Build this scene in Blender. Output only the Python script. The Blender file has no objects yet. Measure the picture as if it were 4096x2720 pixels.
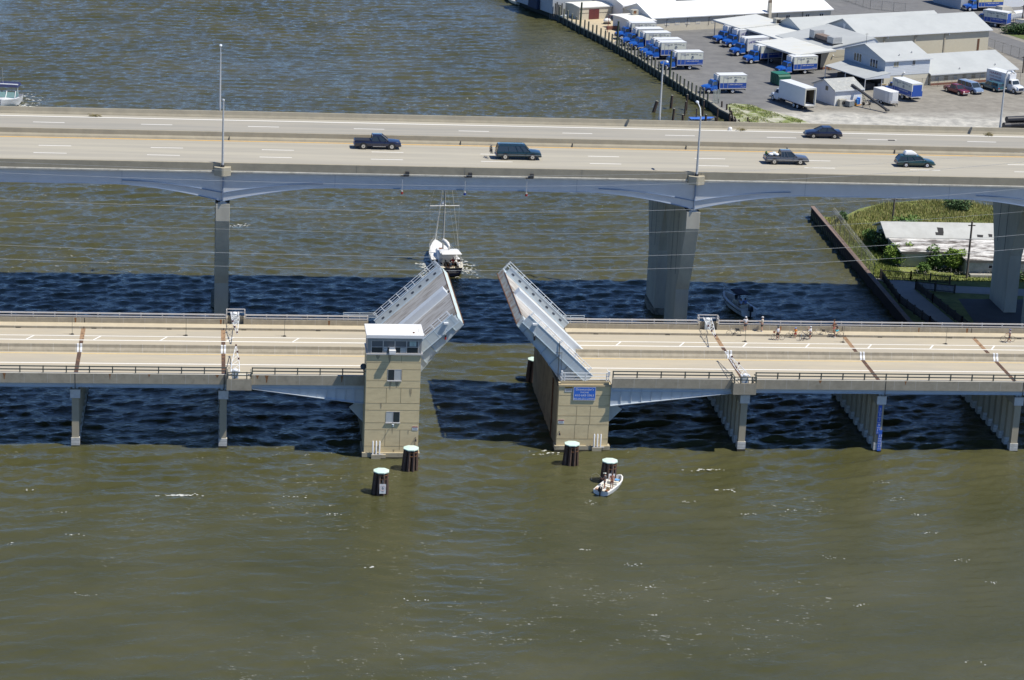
import bpy, bmesh, math, random
import numpy as np
from mathutils import Vector, Matrix
random.seed(7)
scn = bpy.context.scene
COL = scn.collection
R = math.radians
# ---------------------------------------------------------------- camera
CAM = Vector((-19.805, -257.497, 92.476))
F_PX, TH, PS, RO = 10091.87, 0.2995303, 0.1257014, 0.0483040
fw = Vector((math.cos(TH)*math.sin(PS), math.cos(TH)*math.cos(PS), -math.sin(TH)))
rt0 = Vector((math.cos(PS), -math.sin(PS), 0)); up0 = rt0.cross(fw)
rt = rt0*math.cos(RO) + up0*math.sin(RO); up = up0*math.cos(RO) - rt0*math.sin(RO)
cd = bpy.data.cameras.new('camera'); cam = bpy.data.objects.new('camera', cd); COL.objects.link(cam)
cd.sensor_fit = 'HORIZONTAL'; cd.sensor_width = 36; cd.lens = 36*F_PX/4096
cd.clip_start = 1; cd.clip_end = 20000
mw = Matrix((rt, up, -fw)).transposed().to_4x4(); mw.translation = CAM
cam.matrix_world = mw
scn.camera = cam
# ---------------------------------------------------------------- sky, sun, exposure
SUN = Vector((0.52, -0.20, 1.0)).normalized()            # towards the sun
elev = math.asin(SUN.z); azim = math.atan2(SUN.x, SUN.y)
w = bpy.data.worlds.new('World'); scn.world = w; w.use_nodes = True
nt = w.node_tree; bg = nt.nodes['Background']
sky = nt.nodes.new('ShaderNodeTexSky'); sky.sky_type = 'NISHITA'; sky.sun_disc = False
sky.sun_elevation = elev; sky.sun_rotation = azim; sky.air_density = 0.55; sky.dust_density = 0.0; sky.ozone_density = 4.0; sky.altitude = 1000
tint = nt.nodes.new('ShaderNodeMix'); tint.data_type = 'RGBA'; tint.blend_type = 'MULTIPLY'; tint.inputs[0].default_value = 1; tint.inputs[7].default_value = (.80, .95, 1.12, 1)
nt.links.new(sky.outputs[0], tint.inputs[6]); nt.links.new(tint.outputs[2], bg.inputs[0]); bg.inputs[1].default_value = 0.125
sd = bpy.data.lights.new('sun', 'SUN'); sun = bpy.data.objects.new('sun', sd); COL.objects.link(sun)
sd.energy = 4.3; sd.angle = R(0.53); sd.color = (1.0, 0.95, 0.86)
sun.rotation_euler = SUN.to_track_quat('Z', 'Y').to_euler(); sun.location = (0, 0, 200)
scn.view_settings.view_transform = 'Standard'; scn.view_settings.look = 'None'
scn.view_settings.exposure = 0.3; scn.view_settings.gamma = 1.0
try:
    scn.cycles.max_bounces = 5; scn.cycles.diffuse_bounces = 3; scn.cycles.glossy_bounces = 3
    scn.cycles.caustics_reflective = False; scn.cycles.caustics_refractive = False
except Exception: pass

# ---------------------------------------------------------------- measuring helpers (photo pixel -> a point on a level, or on a wall plane)
def _ray(x, y): return fw*F_PX + rt*(x-2048) - up*(y-1360)
def at(x, y, z=0.0):
    d = _ray(x, y); return CAM + d*((z-CAM.z)/d.z)
def atY(x, y, Y):
    d = _ray(x, y); return CAM + d*((Y-CAM.y)/d.y)
A22 = R(22)
def lot(u, v, z=1.2): return Vector((u*math.cos(A22)-v*math.sin(A22), u*math.sin(A22)+v*math.cos(A22), z))

# ---------------------------------------------------------------- materials
MATS = {}
def nd(t, kind, **kw):
    n = t.nodes.new(kind)
    for k, v in kw.items(): setattr(n, k, v)
    return n
def M(name, col, rough=.7, var=.12, scale=1.5, met=0.0, bump=0.0, spec=.5, stretch=(1,1,1), dark=None, dscale=.4, dthr=.58, damt=.5, island=0.0, coat=0.0):
    if name in MATS: return MATS[name]
    if not col: raise RuntimeError('material '+name)
    m = bpy.data.materials.new(name); m.use_nodes = True; t = m.node_tree; b = t.nodes['Principled BSDF']
    b.inputs['Roughness'].default_value = rough; b.inputs['Metallic'].default_value = met
    b.inputs['Specular IOR Level'].default_value = spec
    if coat: b.inputs['Coat Weight'].default_value = coat
    g = nd(t, 'ShaderNodeNewGeometry')
    mp = nd(t, 'ShaderNodeMapping'); mp.inputs['Scale'].default_value = stretch
    t.links.new(g.outputs['Position'], mp.inputs[0])
    c = Vector(col[:3])
    last = None
    if var > 0:
        n = nd(t, 'ShaderNodeTexNoise'); n.inputs['Scale'].default_value = scale; n.inputs['Detail'].default_value = 6; n.inputs['Roughness'].default_value = .65
        t.links.new(mp.outputs[0], n.inputs['Vector'])
        r = nd(t, 'ShaderNodeValToRGB'); e = r.color_ramp.elements
        e[0].position = .28; e[1].position = .72
        e[0].color = (*(c*(1-var)), 1); e[1].color = (*[min(1, q*(1+var)) for q in c], 1)
        t.links.new(n.outputs['Fac'], r.inputs[0]); last = r.outputs[0]
        if bump:
            bp = nd(t, 'ShaderNodeBump'); bp.inputs['Strength'].default_value = .6; bp.inputs['Distance'].default_value = bump
            t.links.new(n.outputs['Fac'], bp.inputs['Height']); t.links.new(bp.outputs[0], b.inputs['Normal'])
    if dark is not None:
        n2 = nd(t, 'ShaderNodeTexNoise'); n2.inputs['Scale'].default_value = dscale; n2.inputs['Detail'].default_value = 7; n2.inputs['Roughness'].default_value = .7
        t.links.new(mp.outputs[0], n2.inputs['Vector'])
        mr = nd(t, 'ShaderNodeMapRange'); mr.inputs[1].default_value = dthr-.06; mr.inputs[2].default_value = dthr+.12; mr.inputs[3].default_value = 0; mr.inputs[4].default_value = damt
        t.links.new(n2.outputs['Fac'], mr.inputs[0])
        mx = nd(t, 'ShaderNodeMix', data_type='RGBA'); t.links.new(mr.outputs[0], mx.inputs[0])
        if last: t.links.new(last, mx.inputs[6])
        else: mx.inputs[6].default_value = (*c, 1)
        mx.inputs[7].default_value = (*dark, 1); last = mx.outputs[2]
    if island:
        hs = nd(t, 'ShaderNodeHueSaturation'); mr2 = nd(t, 'ShaderNodeMapRange')
        mr2.inputs[3].default_value = 1-island; mr2.inputs[4].default_value = 1+island
        t.links.new(g.outputs['Random Per Island'], mr2.inputs[0]); t.links.new(mr2.outputs[0], hs.inputs['Value'])
        if last: t.links.new(last, hs.inputs['Color'])
        else: hs.inputs['Color'].default_value = (*c, 1)
        last = hs.outputs[0]
    if last: t.links.new(last, b.inputs['Base Color'])
    else: b.inputs['Base Color'].default_value = (*c, 1)
    MATS[name] = m
    return m
def panels(m, axis, step, width, col, off=0.0):
    """cast joint lines every `step` metres along x or z, mixed over a material's own colour"""
    t = m.node_tree; b = t.nodes['Principled BSDF']; src = b.inputs['Base Color'].links[0].from_socket
    g = nd(t, 'ShaderNodeNewGeometry'); s = nd(t, 'ShaderNodeSeparateXYZ'); t.links.new(g.outputs['Position'], s.inputs[0])
    a = nd(t, 'ShaderNodeMath', operation='ADD'); a.inputs[1].default_value = off+1000*step; t.links.new(s.outputs[axis], a.inputs[0])
    d = nd(t, 'ShaderNodeMath', operation='MODULO'); d.inputs[1].default_value = step; t.links.new(a.outputs[0], d.inputs[0])
    l = nd(t, 'ShaderNodeMath', operation='LESS_THAN'); l.inputs[1].default_value = width; t.links.new(d.outputs[0], l.inputs[0])
    k = nd(t, 'ShaderNodeMath', operation='MULTIPLY'); k.inputs[1].default_value = .7; t.links.new(l.outputs[0], k.inputs[0])
    mx = nd(t, 'ShaderNodeMix', data_type='RGBA'); t.links.new(k.outputs[0], mx.inputs[0]); t.links.new(src, mx.inputs[6]); mx.inputs[7].default_value = (*col, 1)
    t.links.new(mx.outputs[2], b.inputs['Base Color'])
    return m

# ---------------------------------------------------------------- mesh builder
class MB:
    def __init__(s): s.v = []; s.f = []; s.m = []
    def add(s, vs, fs, m=0):
        o = len(s.v); s.v += [Vector(p) for p in vs]; s.f += [[i+o for i in f] for f in fs]; s.m += [m]*len(fs); return s
    def box(s, a, b, m=0, tf=None):
        x0, y0, z0 = a; x1, y1, z1 = b
        vs = [Vector(p) for p in ((x0,y0,z0),(x1,y0,z0),(x1,y1,z0),(x0,y1,z0),(x0,y0,z1),(x1,y0,z1),(x1,y1,z1),(x0,y1,z1))]
        if tf: vs = [tf @ p for p in vs]
        return s.add(vs, [(0,3,2,1),(4,5,6,7),(0,1,5,4),(1,2,6,5),(2,3,7,6),(3,0,4,7)], m)
    def prism(s, poly, axis, lo, hi, m=0, tf=None):
        n = len(poly)
        def P(p, h): return Vector((h, p[0], p[1])) if axis == 'x' else Vector((p[0], h, p[1])) if axis == 'y' else Vector((p[0], p[1], h))
        vs = [P(p, lo) for p in poly] + [P(p, hi) for p in poly]
        if tf: vs = [tf @ p for p in vs]
        fs = [list(range(n))[::-1], list(range(n, 2*n))] + [(i, (i+1) % n, n+(i+1) % n, n+i) for i in range(n)]
        return s.add(vs, fs, m)
    def tube(s, pts, r, n=6, m=0, cap=True):
        pts = [Vector(p) for p in pts]; k = len(pts); rr = r if isinstance(r, (list, tuple)) else [r]*k
        vs = []
        for i, p in enumerate(pts):
            d = (pts[min(i+1, k-1)]-pts[max(i-1, 0)])
            if d.length < 1e-9: d = Vector((0, 0, 1))
            d.normalize()
            a = d.cross(Vector((0, 0, 1)) if abs(d.z) < .95 else Vector((1, 0, 0))).normalized(); b = d.cross(a)
            for j in range(n):
                t = 2*math.pi*(j+.5)/n; vs.append(p+(a*math.cos(t)+b*math.sin(t))*rr[i])
        fs = [(i*n+j, i*n+(j+1) % n, (i+1)*n+(j+1) % n, (i+1)*n+j) for i in range(k-1) for j in range(n)]
        if cap: fs += [list(range(n))[::-1], list(range((k-1)*n, k*n))]
        return s.add(vs, fs, m)
    def loft(s, rings, m=0, caps=True):
        n = len(rings[0]); vs = [p for r in rings for p in r]; k = len(rings)
        fs = [(i*n+j, i*n+(j+1) % n, (i+1)*n+(j+1) % n, (i+1)*n+j) for i in range(k-1) for j in range(n)]
        if caps: fs += [list(range(n))[::-1], list(range((k-1)*n, k*n))]
        return s.add(vs, fs, m)
    def ell(s, c, r, m=0, seg=10, rg=6, tf=None):
        c = Vector(c); r = (r, r, r) if not isinstance(r, (tuple, list)) else r
        vs = [c+Vector((0, 0, -r[2]))]
        for i in range(1, rg):
            a = -math.pi/2+math.pi*i/rg
            for j in range(seg):
                t = 2*math.pi*j/seg; vs.append(c+Vector((r[0]*math.cos(a)*math.cos(t), r[1]*math.cos(a)*math.sin(t), r[2]*math.sin(a))))
        vs.append(c+Vector((0, 0, r[2]))); L = len(vs)-1
        if tf: vs = [tf @ p for p in vs]
        fs = [(0, 1+(j+1) % seg, 1+j) for j in range(seg)] + [(L, L-seg+j, L-seg+(j+1) % seg) for j in range(seg)]
        for i in range(rg-2):
            for j in range(seg): fs.append((1+i*seg+j, 1+i*seg+(j+1) % seg, 1+(i+1)*seg+(j+1) % seg, 1+(i+1)*seg+j))
        return s.add(vs, fs, m)
    def ring(s, c, R0, r, axis='y', n=20, k=5, m=0, tf=None):
        vs = []
        for i in range(n):
            a = 2*math.pi*i/n
            for j in range(k):
                b = 2*math.pi*j/k; q = R0+r*math.cos(b); h = r*math.sin(b)
                p = Vector((q*math.cos(a), h, q*math.sin(a))) if axis == 'y' else Vector((h, q*math.cos(a), q*math.sin(a))) if axis == 'x' else Vector((q*math.cos(a), q*math.sin(a), h))
                p = p+Vector(c); vs.append(tf @ p if tf else p)
        fs = [(i*k+j, i*k+(j+1) % k, ((i+1) % n)*k+(j+1) % k, ((i+1) % n)*k+j) for i in range(n) for j in range(k)]
        return s.add(vs, fs, m)
    def build(s, name, mats, parent=None, world=False, smooth=0, bevel=0, recalc=True):
        me = bpy.data.meshes.new(name); vs = s.v
        if world and parent is not None:
            inv = parent.matrix_basis.inverted()
            if parent.parent: inv = inv @ parent.parent.matrix_basis.inverted()
            vs = [inv @ v for v in vs]
        me.from_pydata([tuple(v) for v in vs], [], s.f)
        if not isinstance(mats, (list, tuple)): mats = [mats]
        for q in mats: me.materials.append(q)
        me.polygons.foreach_set('material_index', s.m)
        if recalc or bevel:
            bm = bmesh.new(); bm.from_mesh(me)
            if bevel: bmesh.ops.bevel(bm, geom=bm.edges[:], offset=bevel, segments=1, affect='EDGES', clamp_overlap=True)
            bmesh.ops.recalc_face_normals(bm, faces=bm.faces[:]); bm.to_mesh(me); bm.free()
        if smooth:
            me.polygons.foreach_set('use_smooth', [True]*len(me.polygons)); me.set_sharp_from_angle(angle=R(smooth))
        me.update()
        o = bpy.data.objects.new(name, me); COL.objects.link(o)
        if parent is not None: o.parent = parent
        return o
def tag(o, label=None, cat=None, group=None, kind=None):
    if label: o['label'] = label
    if cat: o['category'] = cat
    if group: o['group'] = group
    if kind: o['kind'] = kind
    return o
def thing(name, label, cat, loc=(0,0,0), rz=0, group=None):
    o = bpy.data.objects.new(name, None); COL.objects.link(o); o.location = loc; o.rotation_euler = (0, 0, rz)
    o.empty_display_size = .2
    o.matrix_basis = Matrix.Translation(Vector(loc)) @ Matrix.Rotation(rz, 4, 'Z')
    return tag(o, label, cat, group)
def copy_tree(o, parent=None):
    c = o.copy(); COL.objects.link(c)
    if parent is not None: c.parent = parent
    for ch in list(o.children): copy_tree(ch, c)
    return c
def dup(o, label, loc, rz=None, group=None):
    c = copy_tree(o); c.location = loc
    if rz is not None: c.rotation_euler = (0, 0, rz)
    if label: c['label'] = label
    if group: c['group'] = group
    return c
_tc = {}
def text_geo(s, size=1.0):
    """outline of a text as (verts, faces, width), lying in xy, centred on its own middle"""
    if s not in _tc:
        cu = bpy.data.curves.new('t', 'FONT'); cu.body = s; cu.size = 1; cu.align_x = 'CENTER'; cu.align_y = 'CENTER'; cu.resolution_u = 2
        o = bpy.data.objects.new('t', cu); COL.objects.link(o); bpy.context.view_layer.update()
        me = bpy.data.meshes.new_from_object(o.evaluated_get(bpy.context.evaluated_depsgraph_get()))
        vs = [v.co.copy() for v in me.vertices]; fs = [list(p.vertices) for p in me.polygons]
        wd = (max(v.x for v in vs)-min(v.x for v in vs)) if vs else .3
        bpy.data.objects.remove(o); bpy.data.meshes.remove(me); bpy.data.curves.remove(cu)
        _tc[s] = (vs, fs, wd)
    vs, fs, wd = _tc[s]
    return [v*size for v in vs], fs, wd*size
def put_text(mb, s, size, o, right, upv, m=0, width=None):
    vs, fs, wd = text_geo(s, size); o = Vector(o); right = Vector(right); upv = Vector(upv)
    k = width/wd if width else 1
    mb.add([o+right*(v.x*k)+upv*v.y for v in vs], fs, m)
def arc_text(mb, s, size, o, right, upv, span, rise, m=0):
    o = Vector(o); right = Vector(right); upv = Vector(upv); n = len(s)
    for i, ch in enumerate(s):
        if ch == ' ': continue
        t = (i/(n-1))*2-1; c = o+right*(t*span/2)+upv*(rise*(1-t*t)); a = -t*math.atan(4*rise/span)
        r2 = right*math.cos(a)+upv*math.sin(a); u2 = upv*math.cos(a)-right*math.sin(a)
        put_text(mb, ch, size, c, r2, u2, m)

# ---------------------------------------------------------------- palette
conc = panels(M('concrete_parapet', (.36,.32,.24), .85, .16, 1.2, dark=(.16,.14,.10), dscale=1.1, dthr=.6, damt=.45), 0, 2.41, .05, (.5,.48,.42), off=.4)
conc_hi = M('concrete_highway', (.34,.305,.225), .85, .10, .8, dark=(.24,.22,.17), dscale=.5, dthr=.55, damt=.4)
conc_pier = M('concrete_pier', (.50,.47,.375), .85, .12, .7, stretch=(1,1,.25), dark=(.36,.34,.28), dscale=.6, dthr=.55, damt=.4)
white_conc = M('concrete_whitewashed', (.62,.62,.6), .8, .12, 2.0, dark=(.35,.34,.3), dscale=1.5, dthr=.6, damt=.4)
tanwall = M('tan_board_marked_concrete', (.72,.585,.335), .85, .08, .9, stretch=(1,1,2.5), dark=(.52,.41,.23), dscale=.7, dthr=.58, damt=.4)
deck_lo = M('deck_concrete', (.46,.405,.30), .85, .07, .5, stretch=(.25,1.4,1), dark=(.38,.35,.29), dscale=.35, dthr=.5, damt=.6)
walk_c = M('sidewalk_concrete', (.52,.45,.32), .85, .08, .8)
steel_bl = M('pale_blue_steel', (.52,.58,.60), .5, .08, .9, dark=(.36,.40,.42), dscale=1.0, dthr=.6, damt=.35)
steel_gird = M('blue_grey_girder', (.60,.61,.60), .55, .06, .5, dark=(.51,.52,.51), dscale=.35, dthr=.58, damt=.4)
steel_gird2 = M('blue_girder', (.52,.57,.60), .55, .08, .8)
steel_wh = M('white_steel', (.78,.80,.80), .45, .05, 2)
alu = M('aluminium_rail', (.62,.60,.57), .4, .05, 3, met=.3)
bronze = M('dark_bronze_rail', (.09,.10,.085), .5, .1, 3)
rust = M('rust', (.20,.085,.035), .9, .35, 3, dark=(.06,.035,.02), dscale=2.5, dthr=.5, damt=.8)
rustdeck = M('rusty_joint_steel', (.085,.05,.035), .85, .3, 3, dark=(.3,.16,.07), dscale=1.2, dthr=.58, damt=.7)
black = M('black_rubber', (.018,.018,.018), .7, .1, 5)
dark = M('dark_steel', (.04,.04,.04), .6, .1, 5)
glass = M('dark_glass', (.03,.04,.045), .08, 0, spec=.8)
paint_w = M('white_marking', (.80,.79,.74), .7, .08, 4)
paint_y = M('yellow_marking', (.62,.36,.075), .75, .15, 3)
paint_yf = M('faded_yellow_marking', (.60,.45,.21), .75, .15, 3)
chrome = M('chrome', (.6,.6,.6), .2, 0, met=.9)
wood_d = M('creosoted_timber', (.065,.045,.035), .9, .35, 3, stretch=(3,3,.5), dark=(.2,.17,.14), dscale=2, dthr=.62, damt=.5)
wood_g = M('weathered_piling', (.16,.165,.12), .9, .3, 3, stretch=(3,3,.4), dark=(.05,.065,.05), dscale=2, dthr=.55, damt=.5)
red_lt = M('red_lens', (.45,.03,.02), .3, 0)
white_p = M('white_paint', (.80,.80,.78), .35, .03, 2)
M('pole_white', (.66,.69,.7), .5, .04, 3); M('galvanised_pole', (.52,.53,.52), .5, .08, 3, met=.2); M('lamp_glass', (.7,.74,.76), .3, .03, 3)
M('box_white', (.70,.72,.73), .5, .04, .8); M('tan_shed_wall', (.56,.51,.38), .85, .04, 1.5); M('unit_beige', (.42,.40,.33), .7, .2, 3); M('path_concrete', (.36,.35,.32), .9, .12, .7)
# ---------------------------------------------------------------- water
def water_mat():
    m = bpy.data.materials.new('water'); m.use_nodes = True; t = m.node_tree; b = t.nodes['Principled BSDF']
    b.inputs['Roughness'].default_value = .06; b.inputs['IOR'].default_value = 1.33; b.inputs['Specular IOR Level'].default_value = .5; b.inputs['Specular Tint'].default_value = (.75, .9, 1.0, 1)
    g = nd(t, 'ShaderNodeNewGeometry')
    def noise(scale, sx, sy, det, rot=0, rough=.55, dist=0):
        mp = nd(t, 'ShaderNodeMapping'); mp.inputs['Scale'].default_value = (sx, sy, 1); mp.inputs['Rotation'].default_value = (0, 0, rot)
        t.links.new(g.outputs['Position'], mp.inputs[0])
        n = nd(t, 'ShaderNodeTexNoise'); n.inputs['Scale'].default_value = scale; n.inputs['Detail'].default_value = det; n.inputs['Roughness'].default_value = rough; n.inputs['Distortion'].default_value = dist
        t.links.new(mp.outputs[0], n.inputs[0]); return n.outputs['Fac']
    def math_(op, a, b_=None, v=None):
        q = nd(t, 'ShaderNodeMath', operation=op)
        t.links.new(a, q.inputs[0])
        if b_ is not None: t.links.new(b_, q.inputs[1])
        if v is not None: q.inputs[1].default_value = v
        return q.outputs[0]
    # patches of calmer and rougher water
    patch = noise(.025, 1, 1.6, 3)
    mr = nd(t, 'ShaderNodeMapRange'); mr.inputs[1].default_value = .35; mr.inputs[2].default_value = .65; mr.inputs[3].default_value = .95; mr.inputs[4].default_value = 1.2
    t.links.new(patch, mr.inputs[0])
    # rougher chop away from the tidal slick in the foreground
    sp = nd(t, 'ShaderNodeSeparateXYZ'); t.links.new(g.outputs['Position'], sp.inputs[0])
    fr = nd(t, 'ShaderNodeMapRange'); fr.inputs[1].default_value = -34; fr.inputs[2].default_value = 8; fr.inputs[3].default_value = .40; fr.inputs[4].default_value = 1.0
    t.links.new(sp.outputs[1], fr.inputs[0])
    h3 = math_('MULTIPLY', noise(1.9, .75, 1.0, 4, -.3, .65, .5), v=.14)
    h4 = math_('MULTIPLY', noise(4.6, .8, 1.0, 3, .3, .6), v=.045)
    s = math_('MULTIPLY', math_('MULTIPLY', math_('ADD', h3, h4), mr.outputs[0]), fr.outputs[0])
    bp = nd(t, 'ShaderNodeBump'); bp.inputs['Strength'].default_value = 1.0; bp.inputs['Distance'].default_value = 1.0
    t.links.new(s, bp.inputs['Height']); t.links.new(bp.outputs[0], b.inputs['Normal'])
    # silt: browner here, greener there
    n = noise(.05, 1, 1.3, 4)
    r = nd(t, 'ShaderNodeValToRGB'); e = r.color_ramp.elements
    e[0].position = .35; e[0].color = (.060, .060, .022, 1); e[1].position = .68; e[1].color = (.084, .082, .038, 1)
    t.links.new(n, r.inputs[0])
    # broken foam lines and flecks
    f1 = noise(.07, 1, 1.2, 6, .5, .6, 2.2); f2 = noise(2.2, .6, 1.4, 5, 0, .7, .6)
    a1 = nd(t, 'ShaderNodeMath', operation='SUBTRACT'); t.links.new(f1, a1.inputs[0]); a1.inputs[1].default_value = .5
    ab = math_('ABSOLUTE', a1.outputs[0])
    mk = nd(t, 'ShaderNodeMapRange'); mk.inputs[1].default_value = .0; mk.inputs[2].default_value = .018; mk.inputs[3].default_value = 1; mk.inputs[4].default_value = 0
    t.links.new(ab, mk.inputs[0])
    fk = nd(t, 'ShaderNodeMapRange'); fk.inputs[1].default_value = .57; fk.inputs[2].default_value = .66; fk.inputs[3].default_value = 0; fk.inputs[4].default_value = .8
    t.links.new(f2, fk.inputs[0])
    zone = nd(t, 'ShaderNodeMapRange'); zone.inputs[1].default_value = .5; zone.inputs[2].default_value = .6; t.links.new(noise(.03, 1, 1, 3, 1.0), zone.inputs[0])
    foam = math_('MULTIPLY', math_('MULTIPLY', mk.outputs[0], fk.outputs[0]), zone.outputs[0])
    mx = nd(t, 'ShaderNodeMix', data_type='RGBA'); t.links.new(foam, mx.inputs[0]); t.links.new(r.outputs[0], mx.inputs[6]); mx.inputs[7].default_value = (.6, .6, .55, 1)
    t.links.new(mx.outputs[2], b.inputs['Base Color'])
    ro = nd(t, 'ShaderNodeMapRange'); ro.inputs[3].default_value = .06; ro.inputs[4].default_value = .6; t.links.new(foam, ro.inputs[0]); t.links.new(ro.outputs[0], b.inputs['Roughness'])
    return m
def water_mesh():
    """wind chop: a few dozen crossing wave trains on a fine grid where the photo looks, flat beyond it"""
    rg = np.random.default_rng(12)
    gx = np.arange(-64, 116.01, .36); gy = np.concatenate([np.arange(-96, 120, .30), np.arange(120, 345, .42)])
    X, Y = np.meshgrid(gx, gy); Z = np.zeros_like(X)
    # gusts and current bend the trains a little
    WX = X+1.6*np.sin(Y*.071+.5)+.9*np.sin(X*.11+Y*.05); WY = Y+1.8*np.sin(X*.063)+1.1*np.sin(Y*.093+X*.04+2)
    for k in range(60):
        lam = 1.15*(4.6/1.15)**(rg.random()**1.3); d = math.pi/2+.22+rg.normal(0, .5); kk = 2*math.pi/lam
        ph = rg.random()*6.283; amp = .0088*lam**1.0*(.6+.8*rg.random())*(.5+.5*min(1, lam/1.8))
        env = .65+.5*np.sin(X*rg.normal(0,.05)+Y*rg.normal(0,.05)+rg.random()*6.28)
        c = kk*(WX*math.cos(d)+WY*math.sin(d))+ph
        Z += amp*env*(np.sin(c)+.18*np.cos(2*c))
    gust = .9+.22*np.sin(X*.043+1.2*np.sin(Y*.021))*np.sin(Y*.037+.8)
    slick = .42+.58/(1+np.exp(-(Y+13+4*np.sin(X*.09))/5.5))
    Z *= gust*slick
    # slow boils where the tide runs out of the channel
    for _ in range(26):
        cx, cy, r_ = rg.uniform(-55,100), rg.uniform(-75,6), rg.uniform(2.5,7); q = ((X-cx)/r_)**2+((Y-cy)/(r_*.8))**2
        Z += .022*np.exp(-q)*np.cos(2.2*np.sqrt(q+.01)*3)
    ed = np.clip(np.minimum(np.minimum(X-gx[0], gx[-1]-X), np.minimum(Y-gy[0], gy[-1]-Y))/6, 0, 1); Z *= ed
    ny, nx = X.shape; co = np.stack([X, Y, Z], -1).reshape(-1, 3)
    i = (np.arange(ny-1)[:, None]*nx+np.arange(nx-1)[None, :]).reshape(-1); q = np.stack([i, i+1, i+nx+1, i+nx], 1)
    x0, x1, y0, y1 = gx[0], gx[-1], gy[0], gy[-1]; o = len(co)
    out = np.array([(-3000,-2500,0),(4000,-2500,0),(4000,5000,0),(-3000,5000,0),(x0,y0,0),(x1,y0,0),(x1,y1,0),(x0,y1,0)], float)
    q2 = np.array([(0,1,5,4),(1,2,6,5),(2,3,7,6),(3,0,4,7)])+o
    co = np.concatenate([co, out]); q = np.concatenate([q, q2])
    me = bpy.data.meshes.new('water'); me.vertices.add(len(co)); me.vertices.foreach_set('co', co.ravel())
    me.loops.add(q.size); me.loops.foreach_set('vertex_index', q.ravel().astype(np.int32))
    me.polygons.add(len(q)); me.polygons.foreach_set('loop_start', np.arange(0, q.size, 4, dtype=np.int32)); me.polygons.foreach_set('use_smooth', np.ones(len(q), bool))
    me.update(calc_edges=True); me.materials.append(water_mat())
    ob = bpy.data.objects.new('water', me); COL.objects.link(ob); return ob
tag(water_mesh(), kind='structure')
# unseen wooded shore, added as a dark rim to even out the water's reflections
def added_far_shore():
    rr = random.Random(3); mb = MB(); pts = [(-2600+i*90, 1500+160*math.sin(i*.4)+60*rr.random()) for i in range(62)]; vs = []
    for x, y in pts:
        h = 22+14*rr.random(); vs += [(x,y,-2),(x,y+8,h*.8),(x,y+40,h),(x,y+300,h*.7)]
    mb.add(vs, [(4*i+j,4*i+4+j,4*i+5+j,4*i+1+j) for i in range(len(pts)-1) for j in range(3)])
    return mb.build('unseen_shore', M('unseen_woods', (.045,.06,.03), .95, .4, .05), smooth=30)
tag(added_far_shore(), kind='structure')
tag(MB().add([(-3000,-2500,-3.4),(4000,-2500,-3.4),(4000,5000,-3.4),(-3000,5000,-3.4)], [(0,1,2,3)]).build('added_river_bed', M('mud', (.06,.055,.04), .9, .2, .3)), kind='structure')  # out of sight; added so reflected rays going below the water meet something dark
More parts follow.
